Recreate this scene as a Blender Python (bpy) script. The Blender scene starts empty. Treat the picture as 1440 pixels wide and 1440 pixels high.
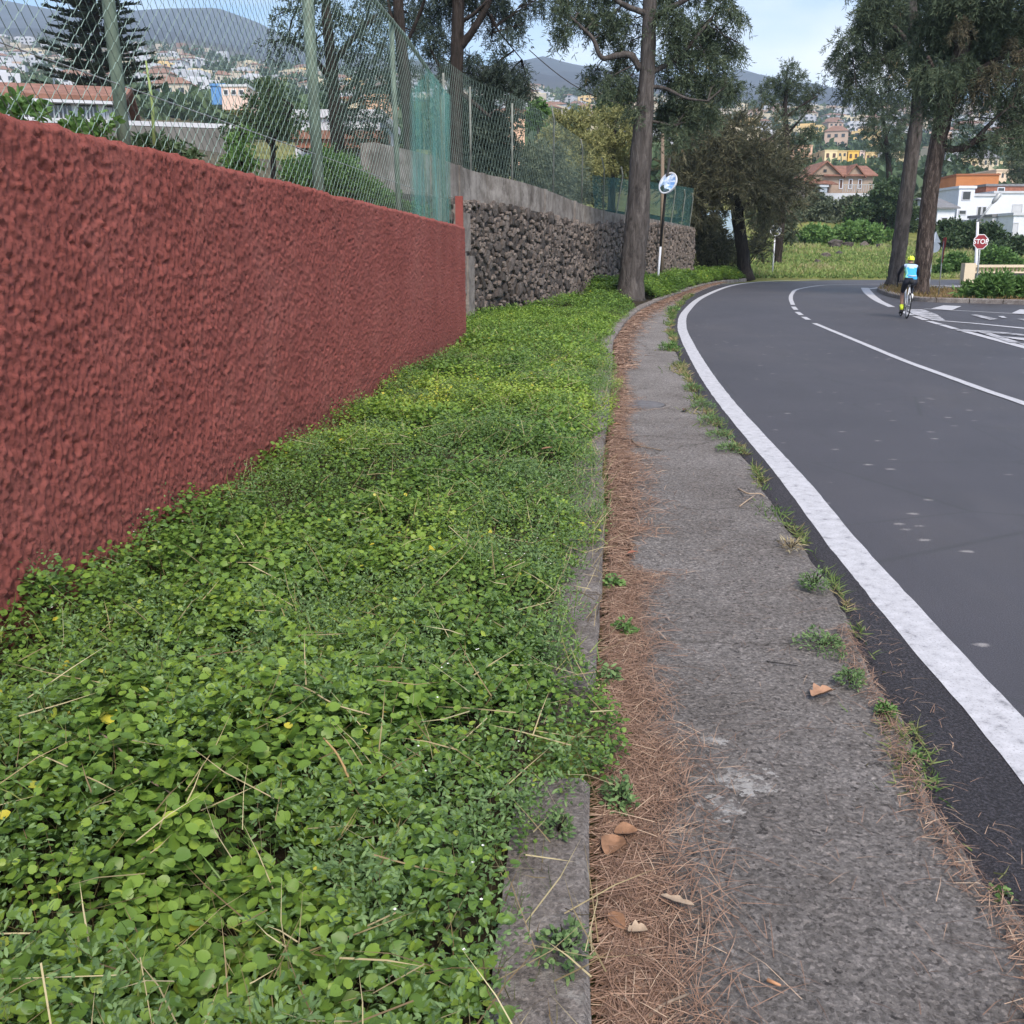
import bpy, bmesh, math, random
import numpy as np
from mathutils import Vector, Matrix, Euler

random.seed(7)
rng = np.random.default_rng(7)
SC = bpy.context.scene
COL = SC.collection
PI = math.pi

# ------------------------------------------------------------------ camera, sky, sun, exposure
CAM_H = 1.7
FPX = 1380.0                      # focal length in pixels of the 1440 px photograph
PITCH = math.atan(370 / FPX)
cam_d = bpy.data.cameras.new('camera')
cam_d.sensor_width = 36.0
cam_d.lens = 36.0 * FPX / 1440.0
cam_d.clip_start = 0.05
cam_d.clip_end = 9000
cam = bpy.data.objects.new('camera', cam_d)
cam.location = (0, 0, CAM_H)
cam.rotation_euler = (PI / 2 - PITCH, 0, 0)
COL.objects.link(cam)
SC.camera = cam

SUN_EL, SUN_AZ = math.radians(48), math.radians(163)     # azimuth clockwise from +Y
world = bpy.data.worlds.new('World')
SC.world = world
world.use_nodes = True
wn = world.node_tree
bg = wn.nodes['Background']
sky = wn.nodes.new('ShaderNodeTexSky')
sky.sky_type = 'NISHITA'
sky.sun_disc = False
sky.sun_elevation = SUN_EL
sky.sun_rotation = SUN_AZ
sky.altitude = 300
sky.air_density = 1.0
sky.dust_density = 0.4
sky.ozone_density = 2.0
tc = wn.nodes.new('ShaderNodeTexCoord')
mp = wn.nodes.new('ShaderNodeMapping'); mp.inputs['Scale'].default_value = (1.0, 1.0, 3.2); mp.inputs['Location'].default_value = (2.35, 0.4, 0.9)
cn = wn.nodes.new('ShaderNodeTexNoise'); cn.inputs['Scale'].default_value = 2.3; cn.inputs['Detail'].default_value = 6
cr = wn.nodes.new('ShaderNodeValToRGB')
cr.color_ramp.elements[0].position = 0.42; cr.color_ramp.elements[1].position = 0.70
cmx = wn.nodes.new('ShaderNodeMixRGB'); cmx.inputs['Color2'].default_value = (7.8, 7.7, 7.9, 1)
wn.links.new(tc.outputs['Generated'], mp.inputs['Vector'])
wn.links.new(mp.outputs['Vector'], cn.inputs['Vector'])
wn.links.new(cn.outputs['Fac'], cr.inputs['Fac'])
wn.links.new(cr.outputs['Color'], cmx.inputs['Fac'])
tint = wn.nodes.new('ShaderNodeMixRGB'); tint.blend_type = 'MULTIPLY'; tint.inputs['Fac'].default_value = 1.0; tint.inputs['Color2'].default_value = (0.84, 0.97, 1.05, 1)
wn.links.new(sky.outputs['Color'], tint.inputs['Color1']); wn.links.new(tint.outputs['Color'], cmx.inputs['Color1'])
# a soft white cloud bank low over the far hills to the right of the road
vd = wn.nodes.new('ShaderNodeVectorMath'); vd.operation = 'DISTANCE'; vd.inputs[1].default_value = Vector((0.33, 0.95, 0.155)).normalized()
wn.links.new(tc.outputs['Generated'], vd.inputs[0])
bk = wn.nodes.new('ShaderNodeMapRange'); bk.inputs['From Min'].default_value = 0.075; bk.inputs['From Max'].default_value = 0.0; wn.links.new(vd.outputs['Value'], bk.inputs['Value'])
bn = wn.nodes.new('ShaderNodeTexNoise'); bn.inputs['Scale'].default_value = 14; bn.inputs['Detail'].default_value = 5; wn.links.new(mp.outputs['Vector'], bn.inputs['Vector'])
bm = wn.nodes.new('ShaderNodeMath'); bm.operation = 'MULTIPLY'; wn.links.new(bk.outputs[0], bm.inputs[0]); wn.links.new(bn.outputs['Fac'], bm.inputs[1])
bx = wn.nodes.new('ShaderNodeMixRGB'); bx.inputs['Color2'].default_value = (8.2, 8.1, 8.4, 1); b2 = wn.nodes.new('ShaderNodeMath'); b2.operation = 'MULTIPLY'; b2.use_clamp = True; b2.inputs[1].default_value = 1.7
wn.links.new(bm.outputs[0], b2.inputs[0]); wn.links.new(b2.outputs[0], bx.inputs['Fac']); wn.links.new(cmx.outputs['Color'], bx.inputs['Color1'])
wn.links.new(bx.outputs['Color'], bg.inputs['Color'])
bg.inputs['Strength'].default_value = 0.085

sun_d = bpy.data.lights.new('sun', 'SUN')
sun_d.energy = 1.7
sun_d.angle = math.radians(24)
sun_d.color = (1.0, 0.88, 0.74)
sun = bpy.data.objects.new('sun', sun_d)
sdir = Vector((math.sin(SUN_AZ) * math.cos(SUN_EL), math.cos(SUN_AZ) * math.cos(SUN_EL), math.sin(SUN_EL)))
sun.rotation_euler = sdir.to_track_quat('Z', 'Y').to_euler()
COL.objects.link(sun)

SC.view_settings.view_transform = 'Standard'
SC.view_settings.look = 'None'
SC.view_settings.exposure = 1.52
SC.view_settings.gamma = 1.0
SC.view_settings.use_curve_mapping = False
SC.cycles.volume_bounces = 0
SC.cycles.max_bounces = 6
SC.cycles.transparent_max_bounces = 12

# ------------------------------------------------------------------ places
def ray(u, v):
    a = (u - 720) / FPX; b = (720 - v) / FPX
    return (a, math.cos(PITCH) + b * math.sin(PITCH), -math.sin(PITCH) + b * math.cos(PITCH))
def gp(u, v, z=0.0):
    r = ray(u, v); t = (z - CAM_H) / r[2]
    return (r[0] * t, r[1] * t, z)
def at(u, v, y):
    r = ray(u, v); t = y / r[1]
    return (r[0] * t, y, CAM_H + r[2] * t)
def mpx(y):                        # metres per photograph pixel at distance y
    return y / FPX

def lattice(ix, iy, seed):
    n = (ix.astype(np.int64) * 374761393 + iy.astype(np.int64) * 668265263 + seed * 1442695041) & 0x7fffffff
    n = ((n ^ (n >> 13)) * 1274126177) & 0x7fffffff
    n = n ^ (n >> 16)
    return (n & 0xffff) / 65535.0
def vn(x, y, seed=0):
    x = np.asarray(x, float); y = np.asarray(y, float)
    ix = np.floor(x); iy = np.floor(y); fx = x - ix; fy = y - iy
    fx = fx * fx * (3 - 2 * fx); fy = fy * fy * (3 - 2 * fy)
    a = lattice(ix, iy, seed); b = lattice(ix + 1, iy, seed)
    c = lattice(ix, iy + 1, seed); d = lattice(ix + 1, iy + 1, seed)
    return (a * (1 - fx) + b * fx) * (1 - fy) + (c * (1 - fx) + d * fx) * fy
def fbm(x, y, seed=0, o=4):
    s = 0; amp = 0.5; t = 0
    for k in range(o):
        s = s + amp * vn(np.asarray(x) * 2 ** k, np.asarray(y) * 2 ** k, seed + k * 17); t += amp; amp *= 0.5
    return s / t

# ------------------------------------------------------------------ materials
class Mat:
    def __init__(s, name, col=(0.5, 0.5, 0.5), rough=0.8, spec=0.3, metal=0.0):
        s.m = bpy.data.materials.new(name); s.m.use_nodes = True
        s.t = s.m.node_tree; s.b = s.t.nodes['Principled BSDF']
        s.b.inputs['Base Color'].default_value = (*col, 1)
        s.b.inputs['Roughness'].default_value = rough
        s.b.inputs['Specular IOR Level'].default_value = spec
        s.b.inputs['Metallic'].default_value = metal
        s._c = None
    def n(s, typ, **kw):
        nd = s.t.nodes.new('ShaderNode' + typ)
        for k, v in kw.items():
            if k in nd.inputs: nd.inputs[k].default_value = v
            else: setattr(nd, k, v)
        return nd
    def l(s, a, b): s.t.links.new(a, b)
    def co(s, scale=(1, 1, 1)):
        if s._c is None: s._c = s.n('TexCoord')
        mpn = s.n('Mapping'); mpn.inputs['Scale'].default_value = scale
        s.l(s._c.outputs['Object'], mpn.inputs['Vector']); return mpn.outputs['Vector']
    def noise(s, scale, detail=5, rough=0.6, sc=(1, 1, 1), dist=0.0):
        nd = s.n('TexNoise'); nd.inputs['Scale'].default_value = scale; nd.inputs['Detail'].default_value = detail
        nd.inputs['Roughness'].default_value = rough; nd.inputs['Distortion'].default_value = dist
        s.l(s.co(sc), nd.inputs['Vector']); return nd.outputs['Fac']
    def voro(s, scale, feature='F1', sc=(1, 1, 1), out='Distance'):
        nd = s.n('TexVoronoi'); nd.feature = feature; nd.inputs['Scale'].default_value = scale
        s.l(s.co(sc), nd.inputs['Vector']); return nd.outputs[out]
    def ramp(s, fac, stops):
        nd = s.n('ValToRGB'); e = nd.color_ramp.elements
        while len(e) < len(stops): e.new(0.5)
        for el, (p, c) in zip(e, stops):
            el.position = p; el.color = (*c, 1) if len(c) == 3 else c
        s.l(fac, nd.inputs['Fac']); return nd.outputs['Color']
    def mix(s, fac, a, b, mode='MIX'):
        nd = s.n('MixRGB'); nd.blend_type = mode
        for inp, v in (('Fac', fac), ('Color1', a), ('Color2', b)):
            if isinstance(v, (int, float)): nd.inputs[inp].default_value = v
            elif isinstance(v, tuple): nd.inputs[inp].default_value = (*v, 1)
            else: s.l(v, nd.inputs[inp])
        return nd.outputs['Color']
    def math(s, op, a, b=0.0):
        nd = s.n('Math'); nd.operation = op
        for i, v in enumerate((a, b)):
            if isinstance(v, (int, float)): nd.inputs[i].default_value = v
            else: s.l(v, nd.inputs[i])
        return nd.outputs[0]
    def color(s, o): s.l(o, s.b.inputs['Base Color']); return s
    def bump(s, h, strength=0.5, dist=0.01):
        nd = s.n('Bump'); nd.inputs['Strength'].default_value = strength; nd.inputs['Distance'].default_value = dist
        s.l(h, nd.inputs['Height'])
        prev = s.b.inputs['Normal'].links
        if prev: s.l(prev[0].from_socket, nd.inputs['Normal'])
        s.l(nd.outputs['Normal'], s.b.inputs['Normal']); return s
    def rnd(s): return s.n('Attribute', attribute_name='rnd').outputs['Fac']
    def translucent(s, fac, colsock):
        tr = s.n('BsdfTranslucent'); s.l(colsock, tr.inputs['Color'])
        mx = s.n('MixShader'); mx.inputs['Fac'].default_value = fac
        s.l(s.b.outputs[0], mx.inputs[1]); s.l(tr.outputs[0], mx.inputs[2])
        s.l(mx.outputs[0], s.t.nodes['Material Output'].inputs['Surface']); return s
    def alpha(s, a): s.b.inputs['Alpha'].default_value = a; return s

def simple(name, col, rough=0.7, spec=0.3, var=0.12, scale=6.0, metal=0.0, bump=0.0):
    m = Mat(name, col, rough, spec, metal)
    lo = tuple(c * (1 - var) for c in col); hi = tuple(min(1, c * (1 + var)) for c in col)
    m.color(m.ramp(m.noise(scale, 5), [(0.3, lo), (0.7, hi)]))
    if bump: m.bump(m.noise(scale * 4, 4), 0.5, bump)
    return m.m
def leafmat(name, stops, rough=0.5, trans=0.25, spec=0.35, patch=None):
    m = Mat(name, rough=rough, spec=spec)
    c = m.ramp(m.rnd(), stops)
    m.color(c)
    if trans: m.translucent(trans, c)
    return m.m

# red rough-cast wall paint
m = Mat('red_roughcast', rough=0.9, spec=0.15)
n1 = m.noise(1.2, 6, 0.7); n2 = m.noise(85, 5, 0.7); n3 = m.noise(210, 3, 0.6)
c = m.ramp(n1, [(0.3, (0.205, 0.058, 0.048)), (0.5, (0.242, 0.070, 0.058)), (0.72, (0.28, 0.092, 0.077))])
c = m.mix(m.ramp(m.noise(3.1, 6, 0.75), [(0.54, (0, 0, 0)), (0.72, (0.45, 0.45, 0.45))]), c, (0.15, 0.050, 0.043))
c = m.mix(m.ramp(m.noise(17, 5, 0.7), [(0.64, (0, 0, 0)), (0.70, (0.6, 0.6, 0.6))]), c, (0.085, 0.024, 0.021))
c = m.mix(m.ramp(m.noise(46, 4, 0.7), [(0.32, (0.7, 0.7, 0.7)), (0.41, (0, 0, 0))]), c, (0.065, 0.018, 0.016))
dn = m.n('NewGeometry'); ds = m.n('SeparateXYZ'); m.l(dn.outputs['Position'], ds.inputs[0])
lowd = m.math('ADD', ds.outputs['Z'], m.math('MULTIPLY', m.noise(2.2, 6, 0.75), 0.7))      # darker, browner tone towards the foot
c = m.mix(m.ramp(lowd, [(0.45, (0.55, 0.55, 0.55)), (0.85, (0, 0, 0))]), c, (0.135, 0.055, 0.044))
c = m.mix(m.ramp(m.noise(0.8, 6, 0.8, sc=(1, 1, 0.35)), [(0.52, (0, 0, 0)), (0.68, (0.45, 0.45, 0.45))]), c, (0.27, 0.105, 0.085))
m.color(c); m.bump(n2, 0.7, 0.012); m.bump(n3, 0.4, 0.004)
RED = m.m
# asphalt
def asphalt(name, k, coarse):
    m = Mat(name, rough=0.82 if coarse else 0.62, spec=0.3 if coarse else 0.5)
    s1 = m.noise(160 if not coarse else 95, 3 if not coarse else 5, 0.7); big = m.noise(0.5, 5, 0.6)
    c = m.ramp(big, [(0.3, (0.048 * k, 0.045 * k, 0.054 * k)), (0.7, (0.068 * k, 0.063 * k, 0.074 * k))])
    c = m.mix(0.75, c, m.ramp(s1, [(0.34, (0.12 if coarse else 0.25,) * 3), (0.5, (0.75 if coarse else 0.9,) * 3), (0.66, (2.3, 2.25, 2.2) if coarse else (1.9, 1.88, 1.85))]), 'MULTIPLY')
    if not coarse:
        sp = m.math('ADD', m.voro(3.6, sc=(0.7, 1.15, 1)), m.math('MULTIPLY', m.noise(38, 4, 0.7), 0.22)); mask = m.ramp(sp, [(0.16, (1, 1, 1)), (0.23, (0, 0, 0))])
        pat = m.ramp(m.noise(0.9, 3), [(0.40, (0, 0, 0)), (0.52, (0.7, 0.7, 0.7))])
        mk = m.mix(1.0, mask, pat, 'MULTIPLY')
        c = m.mix(mk, c, (0.30, 0.28, 0.27))
        dirt = m.ramp(m.noise(0.35, 6, 0.7, sc=(1, 0.4, 1)), [(0.5, (0, 0, 0)), (0.75, (0.35, 0.35, 0.35))])
        c = m.mix(dirt, c, (0.085, 0.075, 0.07))
        c = m.mix(m.ramp(m.noise(1.6, 7, 0.8, sc=(1, 0.25, 1)), [(0.50, (0, 0, 0)), (0.68, (0.6, 0.6, 0.6))]), c, (0.036, 0.034, 0.038))
        c = m.mix(m.ramp(m.voro(0.45, 'DISTANCE_TO_EDGE'), [(0.002, (0.6, 0.6, 0.6)), (0.006, (0, 0, 0))]), c, (0.03, 0.03, 0.03))
    m.color(c); m.bump(s1, 1.0 if coarse else 0.4, 0.02 if coarse else 0.005)
    return m.m
ASPH = asphalt('asphalt', 0.82, False)
ASPH_EDGE = asphalt('asphalt_edge', 0.80, True)
# road paint
m = Mat('road_paint', rough=0.7, spec=0.3)
w = m.ramp(m.noise(14, 6, 0.7), [(0.30, (0.18, 0.18, 0.195)), (0.42, (0.38, 0.38, 0.405)), (0.7, (0.50, 0.50, 0.53))])
m.color(m.mix(m.ramp(m.noise(90, 3), [(0.34, (0.8, 0.8, 0.8)), (0.44, (0, 0, 0))]), w, (0.24, 0.24, 0.25)))
m.bump(m.noise(120, 3), 0.4, 0.004)
PAINT = m.m
m = Mat('worn_road_paint', rough=0.75)
w = m.ramp(m.noise(3.0, 6, 0.75), [(0.4, (0.12, 0.12, 0.13)), (0.58, (0.42, 0.42, 0.45)), (0.8, (0.6, 0.6, 0.64))])
m.color(w); PAINT_WORN = m.m
# weathered concrete of the footpath
m = Mat('path_concrete', rough=0.93, spec=0.2)
b = m.noise(1.1, 7, 0.72); f = m.noise(62, 6, 0.8); g = m.voro(60)
c = m.ramp(b, [(0.28, (0.150, 0.135, 0.126)), (0.48, (0.200, 0.184, 0.175)), (0.72, (0.262, 0.244, 0.235))])
c = m.mix(0.8, c, m.ramp(f, [(0.34, (0.25, 0.24, 0.24)), (0.46, (0.85, 0.85, 0.85)), (0.56, (1.1, 1.1, 1.1)), (0.66, (1.7, 1.68, 1.66))]), 'MULTIPLY')
pc = m.n('SeparateColor'); m.l(m.voro(95, out='Color'), pc.inputs[0]); c = m.mix(0.62, c, m.ramp(pc.outputs[0], [(0.0, (0.35, 0.34, 0.34)), (0.25, (0.75, 0.75, 0.75)), (0.7, (1.1, 1.1, 1.1)), (1.0, (1.75, 1.72, 1.7))]), 'MULTIPLY')
c = m.mix(m.ramp(m.noise(30, 4, 0.65), [(0.61, (0, 0, 0)), (0.66, (0.85, 0.85, 0.85))]), c, (0.045, 0.041, 0.041))
c = m.mix(m.ramp(m.noise(6, 5, 0.75), [(0.60, (0, 0, 0)), (0.72, (0.6, 0.6, 0.6))]), c, (0.29, 0.27, 0.255))
c = m.mix(m.ramp(m.noise(2.3, 6, 0.8), [(0.56, (0, 0, 0)), (0.70, (0.45, 0.45, 0.45))]), c, (0.100, 0.084, 0.074))
ck = m.n('TexVoronoi'); ck.feature = 'DISTANCE_TO_EDGE'; ck.inputs['Scale'].default_value = 0.42
dv = m.n('VectorMath'); dv.operation = 'ADD'; nz = m.n('TexNoise'); nz.inputs['Scale'].default_value = 3.5; nz.inputs['Detail'].default_value = 6; m.l(m.co(), nz.inputs['Vector']); sv = m.n('VectorMath'); sv.operation = 'SCALE'; sv.inputs['Scale'].default_value = 0.35; m.l(nz.outputs['Color'], sv.inputs[0]); m.l(m.co(), dv.inputs[0]); m.l(sv.outputs[0], dv.inputs[1]); m.l(dv.outputs[0], ck.inputs['Vector'])
c = m.mix(m.ramp(ck.outputs['Distance'], [(0.002, (0.5, 0.5, 0.5)), (0.006, (0, 0, 0))]), c, (0.05, 0.043, 0.037))
# two pale mineral stains
def blob(px, py, r, sy=1.0):
    co = m.n('TexCoord'); mpn = m.n('Mapping'); mpn.inputs['Location'].default_value = (-px, -py / sy, 0); mpn.inputs['Scale'].default_value = (1, 1 / sy, 0)
    m.l(co.outputs['Object'], mpn.inputs['Vector']); ln = m.n('VectorMath'); ln.operation = 'LENGTH'; m.l(mpn.outputs['Vector'], ln.inputs[0])
    d = m.math('ADD', m.math('DIVIDE', ln.outputs['Value'], r), m.math('MULTIPLY', m.noise(16, 5, 0.7), 1.6))
    return m.ramp(d, [(0.96, (1, 1, 1)), (1.0, (0, 0, 0))])
p1 = gp(1035, 1098, 0.03); p2 = gp(1000, 1035, 0.03)
for (px, py, r) in ((p1[0] + .03, p1[1] + .02, 0.42), (p2[0], p2[1], 0.17), (p1[0] - 0.07, p1[1] - 0.13, 0.24)):
    c = m.mix(m.mix(1.0, blob(px, py, r, 0.9), m.ramp(m.noise(30, 4, 0.7), [(0.38, (0.15, 0.15, 0.15)), (0.55, (0.85, 0.85, 0.85))]), 'MULTIPLY'), c, (0.50, 0.485, 0.47))
m.color(c); m.bump(f, 1.0, 0.02); m.bump(g, 0.4, 0.008)
PATH = m.m
# kerb stone concrete
m = Mat('kerb_concrete', rough=0.93, spec=0.2)
b = m.noise(3, 6, 0.7); f = m.noise(60, 5, 0.75)
c = m.ramp(b, [(0.3, (0.12, 0.10, 0.09)), (0.5, (0.195, 0.172, 0.160)), (0.72, (0.30, 0.275, 0.26))])
c = m.mix(0.75, c, m.ramp(f, [(0.3, (0.4, 0.4, 0.4)), (0.5, (0.95, 0.95, 0.95)), (0.75, (1.5, 1.5, 1.5))]), 'MULTIPLY')
pc = m.n('SeparateColor'); m.l(m.voro(110, out='Color'), pc.inputs[0]); c = m.mix(0.55, c, m.ramp(pc.outputs[0], [(0.0, (0.4, 0.4, 0.4)), (0.3, (0.8, 0.8, 0.8)), (0.7, (1.1, 1.1, 1.1)), (1.0, (1.7, 1.7, 1.68))]), 'MULTIPLY')
c = m.mix(m.ramp(m.noise(9, 5, 0.75), [(0.56, (0, 0, 0)), (0.68, (0.7, 0.7, 0.7))]), c, (0.33, 0.31, 0.29))
m.color(c); m.bump(f, 1.0, 0.018); KERB = m.m
# soil
m = Mat('soil', rough=0.95, spec=0.1)
c = m.ramp(m.noise(5, 7, 0.75), [(0.3, (0.020, 0.017, 0.011)), (0.55, (0.042, 0.034, 0.022)), (0.8, (0.075, 0.058, 0.038))])
m.color(c); m.bump(m.noise(40, 5), 0.8, 0.02); SOIL = m.m
# terrain: grass near, scrub and stone terraces on the hills, rock blued by painted haze on the far mountains
m = Mat('terrain', rough=0.95, spec=0.1)
geo = m.n('NewGeometry'); sep = m.n('SeparateXYZ'); m.l(geo.outputs['Position'], sep.inputs[0])
grass = m.ramp(m.noise(0.35, 6, 0.75), [(0.32, (0.085, 0.085, 0.035)), (0.5, (0.15, 0.165, 0.05)), (0.66, (0.22, 0.21, 0.075)), (0.8, (0.19, 0.15, 0.085))])
grass = m.mix(0.5, grass, m.ramp(m.noise(7, 4), [(0.3, (0.45, 0.45, 0.45)), (0.7, (1.4, 1.4, 1.4))]), 'MULTIPLY')
scrub = m.ramp(m.noise(0.022, 8, 0.72), [(0.34, (0.055, 0.06, 0.035)), (0.48, (0.13, 0.115, 0.075)), (0.58, (0.22, 0.18, 0.13)), (0.7, (0.28, 0.23, 0.18))])
terr = m.n('TexWave'); terr.wave_type = 'BANDS'; terr.bands_direction = 'Y'; terr.inputs['Scale'].default_value = 0.02; terr.inputs['Distortion'].default_value = 9; terr.inputs['Detail'].default_value = 4
m.l(m.co(), terr.inputs['Vector'])
scrub = m.mix(0.45, scrub, m.ramp(terr.outputs['Fac'], [(0.3, (0.45, 0.45, 0.45)), (0.7, (1.35, 1.3, 1.25))]), 'MULTIPLY')
rock = m.ramp(m.noise(0.006, 8, 0.7), [(0.3, (0.042, 0.055, 0.075)), (0.6, (0.070, 0.080, 0.102)), (0.8, (0.10, 0.10, 0.115))])  # bluish tone stands in for distance haze over the mountains
def yramp(a, b_):
    mr = m.n('MapRange'); mr.inputs['From Min'].default_value = a; mr.inputs['From Max'].default_value = b_
    m.l(sep.outputs['Y'], mr.inputs['Value']); return mr.outputs[0]
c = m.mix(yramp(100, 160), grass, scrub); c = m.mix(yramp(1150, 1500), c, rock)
m.color(c); m.bump(m.noise(3, 5), 0.5, 0.1); TERR = m.m
# bark
def bark(name, a, b_, c_, sc=1.0):
    m = Mat(name, rough=0.95, spec=0.1)
    f = m.noise(7 * sc, 6, 0.75, sc=(1, 1, 0.22), dist=0.6)
    c = m.ramp(f, [(0.33, a), (0.5, b_), (0.7, c_)])
    m.color(m.mix(m.ramp(m.noise(1.2, 4), [(0.45, (0, 0, 0)), (0.7, (0.6, 0.6, 0.6))]), c, b_))
    m.bump(f, 1.0, 0.09); return m.m
BARK = bark('grey_brown_bark', (0.030, 0.026, 0.025), (0.080, 0.070, 0.066), (0.165, 0.148, 0.138))
BARK_PINE = bark('plated_pine_bark', (0.016, 0.012, 0.011), (0.062, 0.048, 0.042), (0.25, 0.20, 0.175), 1.5)
BARK_DARK = bark('dark_bark', (0.012, 0.010, 0.009), (0.035, 0.028, 0.025), (0.07, 0.056, 0.05))
# foliage
PINE = leafmat('dark_needle_foliage', [(0.0, (0.034, 0.050, 0.032)), (0.45, (0.085, 0.115, 0.070)), (0.8, (0.150, 0.190, 0.112)), (0.94, (0.20, 0.20, 0.12)), (1.0, (0.26, 0.18, 0.115))], 0.6, 0.2, 0.2)
PINE_BROWN = leafmat('browning_needle_foliage', [(0.0, (0.035, 0.036, 0.024)), (0.45, (0.10, 0.095, 0.060)), (0.8, (0.18, 0.145, 0.095)), (1.0, (0.26, 0.19, 0.13))], 0.6, 0.2, 0.2)
PINE_BLUE = leafmat('blue_green_foliage', [(0.0, (0.028, 0.042, 0.034)), (0.5, (0.062, 0.086, 0.066)), (1.0, (0.12, 0.15, 0.115))], 0.6, 0.2, 0.2)
OLIVE = leafmat('olive_brown_foliage', [(0.0, (0.048, 0.050, 0.032)), (0.45, (0.125, 0.125, 0.076)), (0.8, (0.21, 0.20, 0.122)), (1.0, (0.28, 0.22, 0.155))], 0.7, 0.15, 0.15)
YELLOWG = leafmat('yellow_green_foliage', [(0.0, (0.13, 0.14, 0.055)), (0.5, (0.26, 0.265, 0.105)), (1.0, (0.42, 0.39, 0.18))], 0.6, 0.25, 0.2)
GREYG = leafmat('grey_green_foliage', [(0.0, (0.055, 0.075, 0.045)), (0.5, (0.125, 0.150, 0.092)), (1.0, (0.22, 0.24, 0.165))], 0.6, 0.2, 0.2)
BRIGHT = leafmat('bright_green_foliage', [(0.0, (0.055, 0.115, 0.03)), (0.5, (0.12, 0.225, 0.06)), (1.0, (0.22, 0.35, 0.11))], 0.5, 0.3, 0.3)
DEEP = leafmat('deep_green_foliage', [(0.0, (0.028, 0.055, 0.024)), (0.5, (0.068, 0.11, 0.048)), (1.0, (0.13, 0.18, 0.085))], 0.5, 0.2, 0.3)
COVER = leafmat('ground_cover_leaves', [(0.0, (0.050, 0.105, 0.026)), (0.28, (0.112, 0.205, 0.040)), (0.52, (0.190, 0.305, 0.048)), (0.75, (0.30, 0.41, 0.060)), (0.93, (0.40, 0.47, 0.075)), (1.0, (0.54, 0.48, 0.058))], 0.42, 0.32, 0.35)
FUMI = leafmat('feathery_blue_green_leaves', [(0.0, (0.065, 0.12, 0.045)), (0.6, (0.135, 0.22, 0.085)), (1.0, (0.20, 0.30, 0.12))], 0.6, 0.25, 0.2)
STRAW = leafmat('dry_straw', [(0.0, (0.13, 0.09, 0.05)), (0.4, (0.28, 0.22, 0.12)), (1.0, (0.50, 0.44, 0.27))], 0.7, 0.1, 0.2)
NEEDLE = leafmat('fallen_needles', [(0.0, (0.090, 0.053, 0.038)), (0.4, (0.195, 0.118, 0.083)), (0.75, (0.30, 0.192, 0.138)), (1.0, (0.42, 0.31, 0.225))], 0.7, 0.0, 0.25)
PETAL = simple('white_petal', (0.75, 0.75, 0.72))
DRYLEAF = simple('dry_leaf_brown', (0.22, 0.12, 0.07), 0.7, 0.2, 0.35, 30)
PALELEAF = simple('dry_leaf_pale', (0.33, 0.25, 0.18), 0.7, 0.2, 0.3, 30)
TWIG = simple('grey_twig', (0.20, 0.155, 0.12), 0.9, 0.1, 0.35, 40)
# stone wall
m = Mat('dark_lava_stone', rough=0.92, spec=0.15)
oi = m.n('ObjectInfo')
c = m.ramp(m.noise(4, 6, 0.7), [(0.3, (0.042, 0.037, 0.034)), (0.48, (0.090, 0.079, 0.073)), (0.64, (0.140, 0.125, 0.115)), (0.78, (0.215, 0.195, 0.18))])
c = m.mix(0.9, c, m.ramp(oi.outputs['Random'], [(0, (0.6, 0.58, 0.58)), (0.6, (1.05, 1, 1)), (1, (1.7, 1.6, 1.55))]), 'MULTIPLY')
m.color(c); m.bump(m.noise(22, 5, 0.7), 0.9, 0.03); STONE = m.m
MORTAR = simple('dark_wall_core', (0.06, 0.053, 0.049), 0.95, 0.1, 0.4, 8, bump=0.02)
MORTAR_PALE = simple('pale_wall_mortar', (0.20, 0.175, 0.16), 0.95, 0.1, 0.4, 5, bump=0.03)
m = Mat('streaked_concrete', rough=0.95, spec=0.15)
st = m.noise(2.6, 7, 0.8, sc=(1.2, 1.2, 0.5)); bl = m.noise(1.6, 6, 0.75)
c = m.ramp(st, [(0.34, (0.075, 0.065, 0.058)), (0.5, (0.145, 0.128, 0.115)), (0.66, (0.24, 0.215, 0.198))])
m.color(m.mix(m.ramp(bl, [(0.46, (0, 0, 0)), (0.62, (0.7, 0.7, 0.7))]), c, (0.31, 0.285, 0.265))); m.bump(bl, 0.4, 0.02)
STREAK = m.m
# metals, nets
POST = simple('green_grey_post_paint', (0.125, 0.165, 0.125), 0.6, 0.4, 0.35, 5)
OLDPOST = simple('weathered_post', (0.19, 0.20, 0.18), 0.7, 0.3, 0.35, 5)
GALV = simple('galvanised_steel', (0.34, 0.36, 0.37), 0.5, 0.5, 0.2, 8, 0.3)
WIRE = simple('green_grey_wire', (0.16, 0.225, 0.20), 0.5, 0.4, 0.35, 9)
m = Mat('teal_shade_net', (0.10, 0.30, 0.27), 0.7, 0.2)
m.color(m.ramp(m.noise(6, 5, 0.7, sc=(1, 1, 0.15)), [(0.3, (0.055, 0.19, 0.17)), (0.7, (0.19, 0.44, 0.40))]))
m.l(m.ramp(m.noise(9, 5, 0.7, sc=(1, 1, 0.10)), [(0.36, (0.06, 0.06, 0.06)), (0.66, (0.36, 0.36, 0.36))]), m.b.inputs['Alpha']); NET = m.m
m = Mat('dark_teal_net', (0.035, 0.085, 0.085), 0.8, 0.1)
m.color(m.ramp(m.noise(2, 5, 0.7, sc=(1, 1, 0.3)), [(0.3, (0.022, 0.065, 0.066)), (0.7, (0.055, 0.125, 0.12))])); m.alpha(0.66); NET_DARK = m.m
WHITE = simple('white_paint', (0.62, 0.64, 0.70), 0.7, 0.3, 0.06, 2)  # white held down to stand in for haze on the distant houses
OFFWHITE = simple('off_white_wall', (0.50, 0.51, 0.55), 0.85, 0.2, 0.12, 0.8)
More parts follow.
